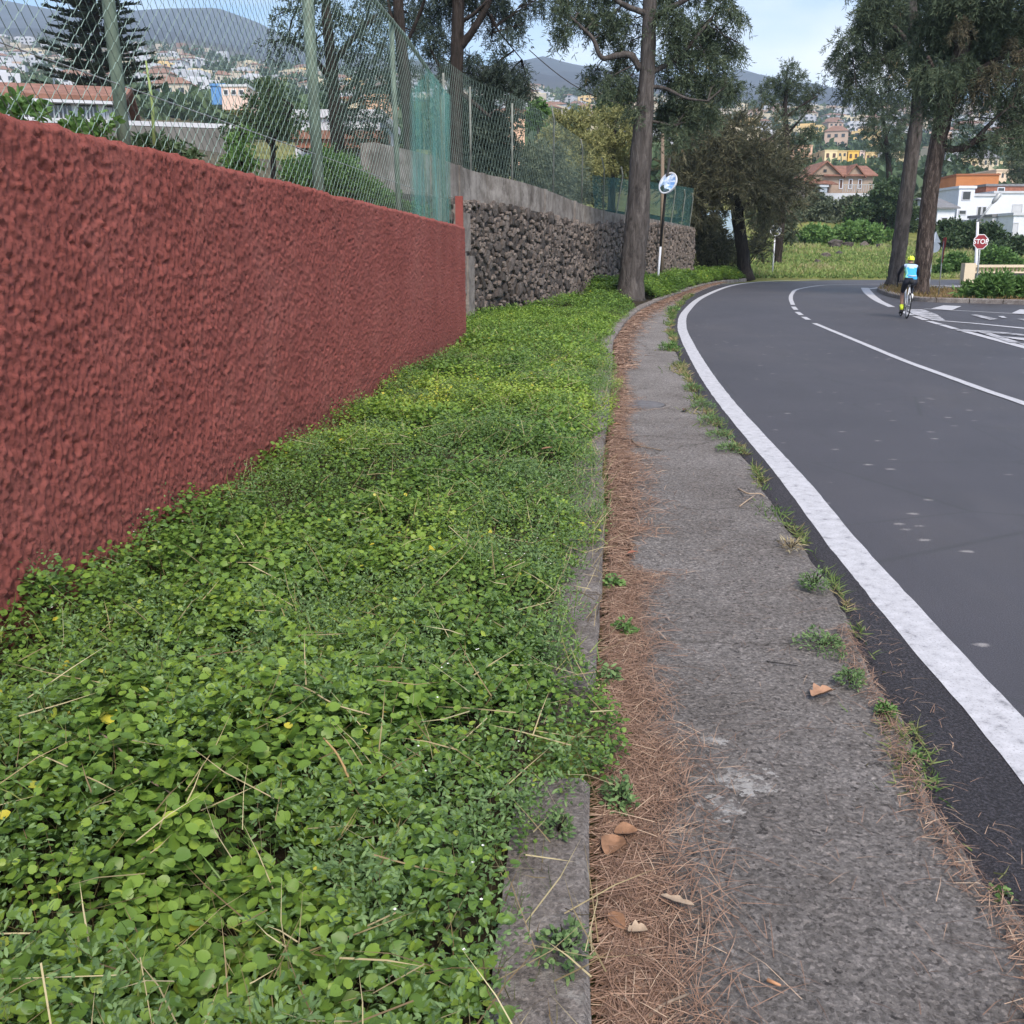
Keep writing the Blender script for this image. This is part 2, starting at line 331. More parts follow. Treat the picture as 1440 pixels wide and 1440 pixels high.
CREAM = simple('cream_wall', (0.62, 0.52, 0.38), 0.85, 0.2, 0.1, 0.8)
YELLOW = simple('sunlit_yellow_wall', (0.66, 0.48, 0.24), 0.85, 0.2, 0.08, 0.6)  # warm sunlight on the far blocks put into the wall colour
PALEY = simple('sunlit_pale_yellow_wall', (0.74, 0.60, 0.36), 0.85, 0.2, 0.08, 0.6)  # paler wall tone, same sunlight put into the colour
PEACH = simple('peach_wall', (0.64, 0.40, 0.28), 0.85, 0.2, 0.1, 0.6)
ORANGE = simple('orange_wall', (0.46, 0.185, 0.075), 0.85, 0.2, 0.12, 0.5)
STUCCO = simple('grey_beige_stucco', (0.33, 0.255, 0.205), 0.9, 0.15, 0.18, 0.7)
GREYW = simple('grey_block_wall', (0.15, 0.146, 0.138), 0.95, 0.1, 0.3, 1.1)
TILE = simple('terracotta_tile', (0.225, 0.115, 0.085), 0.85, 0.2, 0.3, 2.5)
BRICK = simple('red_brick', (0.26, 0.11, 0.075), 0.9, 0.2, 0.25, 3)
SLATE = simple('grey_roof', (0.17, 0.17, 0.18), 0.8, 0.3, 0.2, 2)
BLUE = simple('blue_sheet', (0.10, 0.24, 0.50), 0.6, 0.3, 0.1, 2)
GLASS = simple('dark_window_glass', (0.035, 0.038, 0.045), 0.15, 0.5, 0.2, 2)
SHUTTER = simple('brown_shutter', (0.10, 0.055, 0.04), 0.7, 0.3, 0.2, 4)
DARKWALL = simple('dark_grey_rendered_wall', (0.055, 0.055, 0.062), 0.9, 0.2, 0.25, 1.5)
SIGNRED = simple('sign_red', (0.24, 0.02, 0.028), 0.45, 0.4, 0.06, 3)
SIGNWHITE = simple('sign_white', (0.72, 0.72, 0.74), 0.45, 0.4, 0.05, 3)
SIGNBACK = simple('sign_back_grey', (0.40, 0.44, 0.50), 0.5, 0.5, 0.1, 3, 0.2)
BLACK = simple('black_rubber', (0.015, 0.015, 0.017), 0.7, 0.3, 0.1, 8)
DARKPOLE = simple('dark_pole', (0.03, 0.028, 0.028), 0.7, 0.3, 0.2, 4)
MIRROR = Mat('convex_mirror', (0.85, 0.87, 0.90), 0.04, 0.5, 1.0).m
IRON = simple('cast_iron_cover', (0.13, 0.125, 0.13), 0.7, 0.4, 0.25, 9, 0.2, bump=0.004)

# ------------------------------------------------------------------ mesh helpers
def link(o, parent=None):
    COL.objects.link(o)
    if parent is not None: o.parent = parent
    return o
def np_mesh(name, V, F, mats, rnd=None, smooth=False, midx=None):
    V = np.asarray(V, float).reshape(-1, 3); me = bpy.data.meshes.new(name)
    if isinstance(F, np.ndarray):
        k = F.shape[1]; nf = len(F); flat = F.astype(np.int32).ravel(); starts = np.arange(nf, dtype=np.int32) * k
    else:
        nf = len(F); ln = [len(f) for f in F]; flat = np.fromiter((i for f in F for i in f), np.int32); starts = np.concatenate([[0], np.cumsum(ln)[:-1]]).astype(np.int32)
    me.vertices.add(len(V)); me.vertices.foreach_set('co', V.astype(np.float32).ravel())
    me.loops.add(len(flat)); me.loops.foreach_set('vertex_index', flat)
    me.polygons.add(nf); me.polygons.foreach_set('loop_start', starts)
    for mm in (mats if isinstance(mats, (list, tuple)) else [mats]): me.materials.append(mm)
    if midx is not None: me.polygons.foreach_set('material_index', np.asarray(midx, np.int32))
    me.polygons.foreach_set('use_smooth', np.full(nf, smooth))
    if rnd is not None:
        at_ = me.attributes.new('rnd', 'FLOAT', 'POINT'); at_.data.foreach_set('value', np.asarray(rnd, np.float32))
    me.update(calc_edges=True); me.validate()
    return me
ORG = {}
def origin_of(p):
    return ORG.get(p.name, Vector((0, 0, 0))) if p is not None else Vector((0, 0, 0))
def thing(name, label, cat, loc=(0, 0, 0), group=None):
    o = bpy.data.objects.new(name, None); link(o); o.location = loc; o.empty_display_size = 0.3
    o['label'] = label; o['category'] = cat
    if group: o['group'] = group
    ORG[o.name] = Vector(loc); return o
def tag(o, label, cat, group=None):
    o['label'] = label; o['category'] = cat
    if group: o['group'] = group
    return o
def struct(o): o['kind'] = 'structure'; return o
def stuff(o): o['kind'] = 'stuff'; return o
def part(name, V, F, mats, parent=None, rnd=None, smooth=False, midx=None, base=None):
    """mesh given in world metres; origin moved to the parent's (or to base for a top-level mesh)"""
    V = np.asarray(V, float).reshape(-1, 3)
    org = origin_of(parent) if parent is not None else Vector(base if base is not None else (0, 0, 0))
    o = bpy.data.objects.new(name, np_mesh(name, V - np.array(org), F, mats, rnd, smooth, midx))
    link(o, parent)
    if parent is None: o.location = org
    ORG[o.name] = Vector(org)
    return o
class G:
    """gathers shapes (world metres) into one mesh"""
    def __init__(s): s.V = []; s.F = []; s.M = []; s.n = 0
    def add(s, V, F, mi=0):
        V = np.asarray(V, float).reshape(-1, 3); s.V.append(V)
        s.F += [tuple(int(i) + s.n for i in f) for f in F]; s.M += [mi] * len(F); s.n += len(V); return s
    def box(s, x0, x1, y0, y1, z0, z1, mi=0, mat=None):
        V = np.array([(x, y, z) for z in (z0, z1) for y in (y0, y1) for x in (x0, x1)], float)
        if mat is not None: V = np.array([mat @ Vector(v) for v in V])
        return s.add(V, [(0, 2, 3, 1), (4, 5, 7, 6), (0, 1, 5, 4), (1, 3, 7, 5), (3, 2, 6, 7), (2, 0, 4, 6)], mi)
    def tube(s, pts, r, sides=8, mi=0, jit=0.0, caps=True):
        pts = [Vector(p) for p in pts]; n = len(pts); rr = [r] * n if isinstance(r, (int, float)) else list(r)
        V = []; ref = None
        for i, p in enumerate(pts):
            d = (pts[min(i + 1, n - 1)] - pts[max(i - 1, 0)]).normalized()
            if ref is None: ref = Vector((1, 0, 0)) if abs(d.x) < 0.8 else Vector((0, 1, 0))
            a = (ref - d * ref.dot(d)).normalized(); b = d.cross(a); ref = a
            for k in range(sides):
                t = 2 * PI * k / sides; q = rr[i] * (1 + (random.uniform(-jit, jit) if jit else 0))
                V.append(p + (a * math.cos(t) + b * math.sin(t)) * q)
        F = [(i * sides + k, i * sides + (k + 1) % sides, (i + 1) * sides + (k + 1) % sides, (i + 1) * sides + k) for i in range(n - 1) for k in range(sides)]
        if caps: F += [tuple(range(sides - 1, -1, -1)), tuple((n - 1) * sides + k for k in range(sides))]
        return s.add(np.array(V), F, mi)
    def disc(s, c, nrm, r, sides=24, thick=0.02, bulge=0.0, mi=0, prof=None):
        nrm = Vector(nrm).normalized(); a = nrm.orthogonal().normalized(); b = nrm.cross(a); c = Vector(c)
        prof = prof or [(0, -thick), (r, -thick), (r, 0), (r * 0.7, bulge * 0.55), (r * 0.35, bulge * 0.9)]
        V = []
        for (q, h) in prof:
            for k in range(sides):
                t = 2 * PI * k / sides; V.append(c + (a * math.cos(t) + b * math.sin(t)) * q + nrm * h)
        V.append(c + nrm * bulge)
        F = [(i * sides + k, i * sides + (k + 1) % sides, (i + 1) * sides + (k + 1) % sides, (i + 1) * sides + k) for i in range(len(prof) - 1) for k in range(sides)]
        L = (len(prof) - 1) * sides; F += [(L + k, L + (k + 1) % sides, len(V) - 1) for k in range(sides)]
        return s.add(np.array(V), F, mi)
    def out(s, name, mats, parent=None, smooth=False, base=None):
        return part(name, np.concatenate(s.V), s.F, mats, parent, None, smooth, s.M, base)

def catmull(pts, n=8):
    P = [np.array(p, float) for p in pts]; P = [2 * P[0] - P[1]] + P + [2 * P[-1] - P[-2]]; out = []
    for i in range(1, len(P) - 2):
        for k in range(n):
            t = k / n; a, b, c, d = P[i - 1:i + 3]
            out.append(0.5 * (2 * b + (c - a) * t + (2 * a - 5 * b + 4 * c - d) * t * t + (3 * b - a - 3 * c + d) * t ** 3))
    out.append(P[-2]); return np.array(out)
def resample(P, step):
    P = np.asarray(P, float); d = np.r_[0, np.cumsum(np.linalg.norm(np.diff(P, axis=0), axis=1))]
    n = max(2, int(d[-1] / step) + 1); s = np.linspace(0, d[-1], n)
    return np.stack([np.interp(s, d, P[:, i]) for i in range(P.shape[1])], 1)

# leaf templates: (along, across, lift), triangles
T_ROUND = (np.array([(.06, 0, 0), (.0, -.20, .03), (.16, -.42, .06), (.45, -.50, .07), (.76, -.36, .03), (1, 0, -.08), (.76, .36, .03), (.45, .50, .07), (.16, .42, .06), (.0, .20, .03), (.5, 0, -.05)]), np.array([(k, (k + 1) % 10, 10) for k in range(10)]))
T_HEX = (np.array([(0, 0, 0), (.35, -.5, .08), (.8, -.35, .05), (1, 0, -.04), (.8, .35, .05), (.35, .5, .08)]), np.array([(0, 1, 5), (1, 2, 5), (2, 4, 5), (2, 3, 4)]))
T_DIA = (np.array([(0, 0, 0), (.5, -.5, .1), (1, 0, 0), (.5, .5, .1)]), np.array([(0, 1, 2), (0, 2, 3)]))
T_NEED = (np.array([(0, -.5, 0), (0, .5, 0), (.55, .4, .06), (.55, -.4, .06), (1, 0, -.02)]), np.array([(0, 1, 2), (0, 2, 3), (3, 2, 4)]))
def unit(a): return a / np.maximum(np.linalg.norm(a, axis=1, keepdims=True), 1e-9)
def leaves(tpl, P, D, N, L, W):
    T, F = tpl; D = unit(D); N = unit(N - D * np.sum(N * D, 1, keepdims=True)); S = np.cross(N, D)
    L = np.broadcast_to(L, len(P)).reshape(-1, 1); W = np.broadcast_to(W, len(P)).reshape(-1, 1); V = np.empty((len(P), len(T), 3))
    for i, (a, b, c) in enumerate(T): V[:, i] = P + D * (a * L) + S * (b * W) + N * (c * L)
    FF = (F[None] + (np.arange(len(P)) * len(T))[:, None, None]).reshape(-1, 3)
    return V.reshape(-1, 3), FF, len(T)
class Leaves:
    def __init__(s): s.V = []; s.F = []; s.R = []; s.n = 0
    def add(s, tpl, P, D, N, L, W, r):
        V, F, k = leaves(tpl, P, D, N, L, W); s.V.append(V); s.F.append(F + s.n); s.R.append(np.repeat(r, k)); s.n += len(V)
    def out(s, name, mat, parent=None, base=None, smooth=False):
        return stuff(part(name, np.concatenate(s.V), np.concatenate(s.F), mat, parent, np.clip(np.concatenate(s.R), 0, 1), smooth, None, base))

# ------------------------------------------------------------------ lines of the place
kerb_c = catmull([gp(*p, 0.13) for p in [(828, 1500), (829, 1300), (830, 1090), (838, 930), (848, 760), (850, 630), (858, 560), (862, 510), (868, 465), (905, 430), (960, 408), (1003, 396), (1050, 391)]])
edge_c = catmull([gp(*p) for p in [(1600, 1560), (1440, 1294), (1396, 1259), (1355, 1195), (1312, 1131), (1279, 1037), (1240, 970), (1200, 895), (1163, 820), (1128, 771), (1086, 710), (1046, 643), (995, 580), (962, 525), (946, 480), (943, 455), (952, 434), (980, 412), (1022, 398), (1080, 393)]])
line_c = catmull([gp(*p) for p in [(1640, 1330), (1485, 1112), (1396, 1006), (1336, 940), (1230, 818), (1180, 759), (1117, 678), (1062, 615), (1018, 563), (988, 520), (966, 480), (959, 458), (965, 438), (990, 417), (1033, 401), (1085, 395.5), (1150, 393.5)]])
KY, KX = kerb_c[:, 1], kerb_c[:, 0]; EY, EX = edge_c[:, 1], edge_c[:, 0]
def kx(y): return np.interp(y, KY, KX)
def ex(y): return np.interp(y, EY, EX)
RW_A, RW_S = -2.47, 0.10                                  # red wall face: x = A + S*y, from y = -1 to 16.9
stone_pts = [(-2.3, 18.2), (-1.5, 20.2)] + [gp(*p, 0.35)[:2] for p in [(672, 434), (690, 431), (760, 422), (850, 404.5), (930, 394), (975, 387)]]
stone_c = resample(catmull([(*p, 0) for p in stone_pts], 10), 0.1)
def lx(y):                                                # left limit of the verge
    y = np.asarray(y, float)
    return np.where(y < 17, RW_A + RW_S * y, np.interp(y, stone_c[:, 1], stone_c[:, 0]))

# ------------------------------------------------------------------ terrain
def row(y, pv): return np.array([at(u, v, y)[0] for u, v in pv]), np.array([at(u, v, y)[2] for u, v in pv])
ROWS = [
    (-40, np.array([-1, 1]), np.array([-.06, -.06])), (59, np.array([-1, 1]), np.array([-.06, -.06])),
    (92, *row(92, [(0, 215), (600, 260), (900, 318), (1000, 330), (1060, 335), (1250, 337), (1300, 348), (1440, 352)])),
    (122, *row(122, [(0, 180), (600, 215), (900, 275), (1180, 279), (1235, 282), (1290, 325), (1440, 343)])),
    (300, *row(300, [(0, 145), (340, 155), (700, 195), (1000, 243), (1440, 252)])),
    (700, *row(700, [(0, 98), (340, 110), (700, 150), (1000, 185), (1440, 200)])),
    (1250, *row(1250, [(0, 60), (200, 62), (340, 82), (620, 110), (760, 126), (1000, 140), (1200, 152), (1440, 160)])),
    (2000, *row(2000, [(0, 48), (340, 62), (620, 104), (760, 112), (1000, 124), (1200, 143), (1440, 155)])),
    (3000, *row(3000, [(0, 0), (110, 22), (200, 14), (240, 11), (305, 10), (360, 30), (420, 60), (500, 74), (600, 90), (700, 92), (745, 83), (765, 78), (800, 88), (850, 97), (950, 108), (1015, 102), (1040, 96), (1085, 110), (1130, 126), (1200, 133), (1300, 141), (1440, 150)])),
    (3700, *row(3700, [(0, 80), (720, 140), (1440, 190)]))]
RY = np.array([r[0] for r in ROWS], float)
def zt(x, y):
    x = np.asarray(x, float); y = np.asarray(y, float); zs = np.stack([np.interp(x, r[1], r[2]) for r in ROWS])
    i = np.clip(np.searchsorted(RY, y, 'right') - 1, 0, len(RY) - 2); t = np.clip((y - RY[i]) / (RY[i + 1] - RY[i]), 0, 1)
    idx = np.arange(x.size).reshape(x.shape); zf = zs.reshape(len(ROWS), -1)
    z = zf[i.ravel(), idx.ravel()] * (1 - t.ravel()) + zf[i.ravel() + 1, idx.ravel()] * t.ravel(); z = z.reshape(x.shape)
    far = np.clip((y - 150) / 1500, 0, 1)
    return z + far * 60 * (fbm(x / 260, y / 260, 5, 5) - 0.5) * np.clip((3000 - y) / 900 , 0.12, 1) + np.clip((y - 66) / 20, 0, 1) * 0.5 * (fbm(x / 3, y / 3, 9, 3) - 0.5)
ys = np.r_[np.linspace(-40, 56, 9), np.linspace(59, 130, 60), np.linspace(134, 420, 60), np.linspace(435, 1300, 80), np.linspace(1330, 3000, 70), np.linspace(3080, 3700, 8)]
xn = np.linspace(-1, 1, 181)
XX = np.stack([np.sign(xn) * np.abs(xn) ** 1.15 * max(140, y * 0.80) for y in ys]); YY = np.repeat(ys[:, None], 181, 1)
ZZ = zt(XX, YY); nx = 181
idx = (np.arange(len(ys) - 1)[:, None] * nx + np.arange(nx - 1)[None]).ravel()
struct(part('ground', np.stack([XX, YY, ZZ], -1).reshape(-1, 3), np.stack([idx, idx + 1, idx + nx + 1, idx + nx], 1), TERR, None, None, True))

def grid_strip(name, ys_, xl, xr, nx_, zf, mat):
    t = np.linspace(0, 1, nx_); X = xl[:, None] * (1 - t) + xr[:, None] * t; Y = np.repeat(ys_[:, None], nx_, 1); Z = zf(X, Y, t[None])
    idx = (np.arange(len(ys_) - 1)[:, None] * nx_ + np.arange(nx_ - 1)[None]).ravel()
    return part(name, np.stack([X, Y, Z], -1).reshape(-1, 3), np.stack([idx, idx + 1, idx + nx_ + 1, idx + nx_], 1), mat, None, None, True)
# garden behind the walls
gy = np.linspace(-2, 64, 60)
wx = lx(np.clip(gy, -2, 56)) - 0.28
gz0 = np.interp(gy, [-2, 16, 20, 64], [1.85, 1.75, 3.0, 3.2])
struct(grid_strip('garden_ground', gy, wx, wx - 60, 40, lambda X, Y, t: np.interp(Y, [-2, 16, 20, 64], [1.85, 1.75, 3.0, 3.2]) + np.clip(t * 60 - 1.5, 0, 12) * 0.16 + 0.12 * (fbm(X, Y, 3) - 0.5), simple('garden_soil', (.085, .078, .055), .95, .1, .4, 1.2, bump=.03)))
# verge soil
vy = np.linspace(0.5, 60, 200)
struct(grid_strip('verge_soil', vy, lx(vy) - 0.1, kx(vy) - 0.20, 12, lambda X, Y, t: 0.075 + 0.03 * (fbm(X * 2, Y * 2, 1) - .5), SOIL))
# road
ry = np.r_[np.linspace(-4, 12, 161), np.linspace(12.2, 50, 150), np.linspace(50.5, 59.5, 18)]
rx = ex(ry) + 0.02 * (fbm(ry * 3, ry * 0, 4) - .5) * 2
rx[ry > 50] = np.interp(ry[ry > 50], [50, 54, 57, 59.5], [ex(50.), ex(50.) + 3.2, ex(50.) + 8, ex(50.) + 26])
struct(grid_strip('road', ry, rx, np.full_like(ry, 62.0), 10, lambda X, Y, t: 0 * X, ASPH))
# coarse raw edge of the asphalt layer, between footpath and white line
eyy = np.linspace(0.6, 48, 600); lyx = np.interp(eyy, line_c[:, 1], line_c[:, 0]) - 0.02
exl = np.minimum(ex(eyy) - 0.015 + 0.05 * (fbm(eyy * 5, eyy * 0, 6) - .5), lyx - 0.05)
struct(grid_strip('asphalt_edge', eyy, exl, lyx, 8, lambda X, Y, t: 0.004 + 0.022 * np.minimum(1, t * 6) * (t < 1) * np.clip(1 - t, 0, 1) + 0.006 * (fbm(X * 40, Y * 40, 2, 2) - .2) * np.clip(1 - t, 0, 1) * (t > 0), ASPH_EDGE))

def ribbon(name, pts, w, z, mat, step=0.25):
    P = resample(pts, step)[:, :2]; d = np.gradient(P, axis=0); d = unit(d); nrm = np.stack([-d[:, 1], d[:, 0]], 1)
    ww = np.interp(np.linspace(0, 1, len(P)), np.linspace(0, 1, len(np.atleast_1d(w))), np.atleast_1d(w))[:, None] / 2
    wob = 0.008 * (vn(np.arange(len(P)) * 0.9, np.zeros(len(P)), 3) - .5)[:, None]
    A = P + nrm * (ww + wob); B = P - nrm * (ww + wob); V = np.concatenate([np.c_[A, np.full(len(P), z)], np.c_[B, np.full(len(P), z)]]); n = len(P); i = np.arange(n - 1)
    return struct(part(name, V, np.stack([i, i + n, i + n + 1, i + 1], 1)[:, ::-1], mat))
def gpl(l): return [gp(*p) for p in l]
ribbon('edge_line', line_c[line_c[:, 1] > 0.6], 0.20, 0.012, PAINT, 0.12)
ribbon('centre_line', catmull(gpl([(1700, 668), (1560, 615), (1440, 568), (1390, 551), (1330, 529), (1270, 507), (1210, 482), (1145, 455)])), 0.12, 0.008, PAINT)
ribbon('centre_line', catmull(gpl([(1115, 429), (1112, 420), (1114, 413), (1122, 407), (1150, 402), (1180, 400.5), (1250, 399.5)])), 0.14, 0.008, PAINT)
for a, b in (((1137, 450), (1130, 446)), ((1127, 443.5), (1121, 439)), ((1119.5, 436), (1115.5, 431.5))):
    ribbon('centre_dash', gpl([a, b]), 0.14, 0.008, PAINT)
ribbon('turn_line', catmull(gpl([(1216, 405), (1222, 413), (1235, 423), (1254, 432)])), [0.34, 0.34, 0.28, 0.2], 0.008, PAINT)
ribbon('turn_line', gpl([(1240, 404.5), (1216, 407.0)]), 0.3, 0.009, PAINT)
for a, b in (((1268, 438), (1282, 443.5)), ((1287, 445), (1302, 450.5)), ((1306, 452), (1322, 456.5)), ((1324, 457), (1344, 463))):
    ribbon('turn_dash', gpl([a, b]), 0.17, 0.008, PAINT)
ribbon('junction_line', gpl([(1348, 464), (1440, 488.5), (1560, 522)]), [0.17, 0.2, 0.2], 0.008, PAINT)
ribbon('junction_line', gpl([(1286, 435.5), (1302, 443), (1320, 451)]), [0.5, 0.6, 0.3], 0.012, PAINT_WORN)
ribbon('junction_line', gpl([(1318, 451), (1370, 455), (1440, 462), (1600, 478)]), [0.16, 0.2, 0.3, 0.3], 0.008, PAINT)
ribbon('junction_line', gpl([(1300, 434.5), (1440, 442), (1600, 450)]), 0.13, 0.008, PAINT)
ribbon('junction_line', gpl([(1350, 465), (1390, 467), (1440, 472), (1600, 486)]), [0.5, 0.3, 0.16, 0.16], 0.012, PAINT_WORN)
ribbon('junction_line', gpl([(1380, 467), (1428, 483)]), 0.2, 0.016, PAINT_WORN)
def polyface(name, pl, z, mat): return struct(part(name, [(*gp(*p)[:2], z) for p in pl], [tuple(range(len(pl)))], mat))
polyface('crossing_bar', [(1309, 434.7), (1338, 437.2), (1352, 431.2), (1327, 430.0)], 0.016, PAINT)
polyface('crossing_bar', [(1422, 441.5), (1470, 444), (1476, 437), (1434, 435.8)], 0.016, PAINT)
polyface('road_arrow', [(1365, 443.5), (1374, 443), (1404, 449.5), (1392, 450.8)], 0.016, PAINT_WORN)
polyface('road_arrow', [(1403, 445.3), (1411, 445.2), (1416, 448), (1409, 447.6)], 0.016, PAINT)
polyface('road_arrow', [(1430, 449.2), (1470, 450.2), (1470, 452.6), (1440, 451.5)], 0.016, PAINT_WORN)
polyface('road_arrow', [(1408, 474), (1450, 477), (1450, 481), (1425, 477.6)], 0.016, PAINT)
polyface('road_arrow', [(1432, 484), (1470, 486), (1470, 489), (1446, 488)], 0.016, PAINT)
ribbon('crossing_line', gpl([(1290, 402.3), (1440, 402)]), 0.5, 0.008, PAINT)
polyface('crossing_bar', [(1308, 406.5), (1322, 407), (1328, 405), (1320, 404.5)], 0.016, PAINT_WORN)
polyface('crossing_bar', [(1330, 403.8), (1352, 404.2), (1362, 402.6), (1338, 402.8)], 0.016, PAINT_WORN)

# footpath
fy = np.r_[np.linspace(0.6, 7, 420), np.linspace(7.03, 20, 220), np.linspace(20.3, 50, 100)]
fxl = kx(fy) + np.where(fy < 9, 0.045, 0.02); fxr = ex(fy) + 0.035 * (fbm(fy * 2.2, fy * 0, 8) - .5) * 2
fxr = np.maximum(fxr, fxl + 0.1)
def pathz(X, Y, t):
    cr_ = np.abs(fbm(X * 2, Y * 0.8, 12, 4) - .5)
    return 0.022 + 0.010 * (fbm(X * 3, Y * 3, 11) - .5) + 0.012 * (fbm(X * 28, Y * 28, 13, 3) - .5) - 0.02 * np.clip((t - 0.97) / 0.03, 0, 1) - 0.09 * np.clip((0.012 - t) / 0.012, 0, 1)
struct(grid_strip('footpath', fy, fxl, fxr, 44, pathz, PATH))
# iron cover in the footpath
c = gp(900, 568, 0.04); cov = thing('manhole_cover', 'oval worn iron cover set in the footpath beside the kerb', 'manhole cover', c)
g_ = G(); g_.disc(c, (0, 0, 1), 0.27, 28, 0.03, 0.0, prof=[(0, -.03), (.27, -.03), (.27, 0), (.25, .004), (.24, .0), (.1, .002)]); g_.out('cover', IRON, cov)
g_ = G(); g_.disc((c[0], c[1], c[2] - .012), (0, 0, 1), 0.32, 28, 0.03, 0.0, prof=[(.30, -.03), (.335, -.03), (.335, .003), (.285, .003), (.285, -.03)]); g_.out('rim', KERB, cov)

# ------------------------------------------------------------------ kerb of separate stones
kerb = struct(bpy.data.objects.new('kerb', None)); link(kerb)
ends = [(0.5, 1.15), (1.18, 2.72), (3.42, 4.45), (4.49, 5.85), (5.9, 7.0), (7.04, 8.4), (8.45, 9.7)]
y = 9.76
while y < 56: ends.append((y, y + 1.35)); y += 1.41
kd = np.r_[0, np.cumsum(np.linalg.norm(np.diff(kerb_c[:, :2], axis=0), axis=1))]
for i, (a, b) in enumerate(ends):
    yy = np.linspace(a, b, 7 if a < 10 else 4); xr = kx(yy); wob = random.uniform(-.012, .012); w_ = 0.24; z1 = 0.115 + random.uniform(-.012, .012)
    if a > 25: w_ = 0.2
    V = []; n = len(yy)
    for j, (x_, y_) in enumerate(zip(xr, yy)):
        e_ = 0.012 if 0 < j < n - 1 else 0.03
        jx = random.uniform(-.006, .006) + wob; jz = random.uniform(-.005, .005)
        sh = 0.012 if j in (0, n - 1) else 0
        V += [(x_ + jx, y_, -0.08), (x_ + jx - sh * .4, y_, z1 - .022 - sh), (x_ + jx - .016 - sh, y_, z1 + jz - sh * .6), (x_ + jx - w_ * .5, y_, z1 + jz + .004 - sh * .5), (x_ + jx - w_ + .02, y_, z1 + jz - sh * .6), (x_ + jx - w_, y_, -0.08)]
    F = [(j * 6 + k, j * 6 + k + 1, (j + 1) * 6 + k + 1, (j + 1) * 6 + k) for j in range(n - 1) for k in range(5)]
    F += [tuple(range(5, -1, -1)), tuple((n - 1) * 6 + k for k in range(6))]
    part('kerb_stone', V, F, KERB, kerb, None, False)

# ------------------------------------------------------------------ red rough-cast wall
def red_wall():
    L0, L1 = -1.0, 16.9; top0, top1 = 2.24, 2.05; th = 0.30
    sy = np.r_[np.arange(L0, 2.5, 0.05), np.arange(2.5, 6.4, 0.0088), np.arange(6.4, 9.5, 0.016), np.arange(9.5, L1, 0.03), [L1]]
    zz = np.linspace(0, 1, 235)
    S, Zf = np.meshgrid(sy, zz, indexing='ij')
    topz = top0 + (top1 - top0) * (S - 4) / 13 + 0.02 * (fbm(S * 1.1, S * 0, 21) - .5) + 0.035 * (fbm(S * 12, S * 0, 22, 3) - .5)
    Z = Zf * topz
    w1, w2 = S + .35 * Z, Z - .12 * S
    d = 0.0135 * (fbm(w1 * 62, w2 * 52, 31, 1) - .5) + 0.014 * (fbm(w1 * 30, w2 * 26, 38, 2) - .5) + 0.010 * (fbm(w1 * 13, w2 * 11, 32, 2) - .5) + 0.02 * (fbm(S * 2.4, Z * 2.4, 33) - .5) + 0.035 * np.clip(fbm(w1 * 46, w2 * 40, 35, 1) - .62, 0, 1) - 0.15 * np.clip(.27 - fbm(w1 * 24, w2 * 24, 37, 2), 0, 1)
    d *= np.clip(1.15 - (S - 6) * .05, .6, 1.15) * .74
    ed = np.clip((L1 - S) / 0.04, 0, 1); rt = np.clip((1 - Zf) / 0.012, 0, 1)
    X = RW_A + RW_S * S + d - 0.02 * (1 - rt)
    V = [np.stack([X, S, Z], -1).reshape(-1, 3)]; nz = len(zz); ns = len(sy)
    i = (np.arange(ns - 1)[:, None] * nz + np.arange(nz - 1)[None]).ravel()
    F = [np.stack([i, i + nz, i + nz + 1, i + 1], 1)]
    off = ns * nz
    # top, back and end
    tj = np.linspace(0, 1, 10)
    TS, TJ = np.meshgrid(sy, tj, indexing='ij'); tz = (topz[:, -1][:, None]) + 0.025 * (fbm(TS * 14, TJ * 5, 41, 3) - .5) * np.minimum(1, TJ * 6)
    TX = X[:, -1][:, None] * (1 - TJ) + (RW_A + RW_S * TS - th) * TJ
    V.append(np.stack([TX, TS, tz], -1).reshape(-1, 3)); i = (np.arange(ns - 1)[:, None] * 10 + np.arange(9)[None]).ravel()
    F.append(np.stack([i, i + 10, i + 11, i + 1], 1) + off); off += ns * 10
    EJ, EZ = np.meshgrid(np.linspace(0, 1, 12), zz, indexing='ij')
    exx = X[-1][None] * (1 - EJ) + (RW_A + RW_S * L1 - th) * EJ; eyy_ = L1 + 0.02 * (fbm(EJ * 8, EZ * 40, 43, 3) - .5) * (EJ > 0)
    V.append(np.stack([exx, eyy_ + 0 * exx, EZ * topz[-1, -1]], -1).reshape(-1, 3)); i = (np.arange(11)[:, None] * nz + np.arange(nz - 1)[None]).ravel()
    F.append(np.stack([i, i + nz, i + nz + 1, i + 1], 1) + off); off += 12 * nz
    V.append(np.array([(RW_A + RW_S * L0 - th, L0, 0), (RW_A + RW_S * L1 - th, L1, 0), (RW_A + RW_S * L1 - th, L1, 2.0), (RW_A + RW_S * L0 - th, L0, 2.2)])); F.append(np.array([[0, 1, 2, 3]]) + off)
    t = thing('red_wall', 'long dark red rough-cast garden wall beside the overgrown verge', 'wall', (RW_A, 0, 0))
    part('rendered_face', np.concatenate(V), np.concatenate(F), RED, t, None, True)
    # thin grey mortar cap peeping out along the top
    g = G(); 
    return t
red_wall()

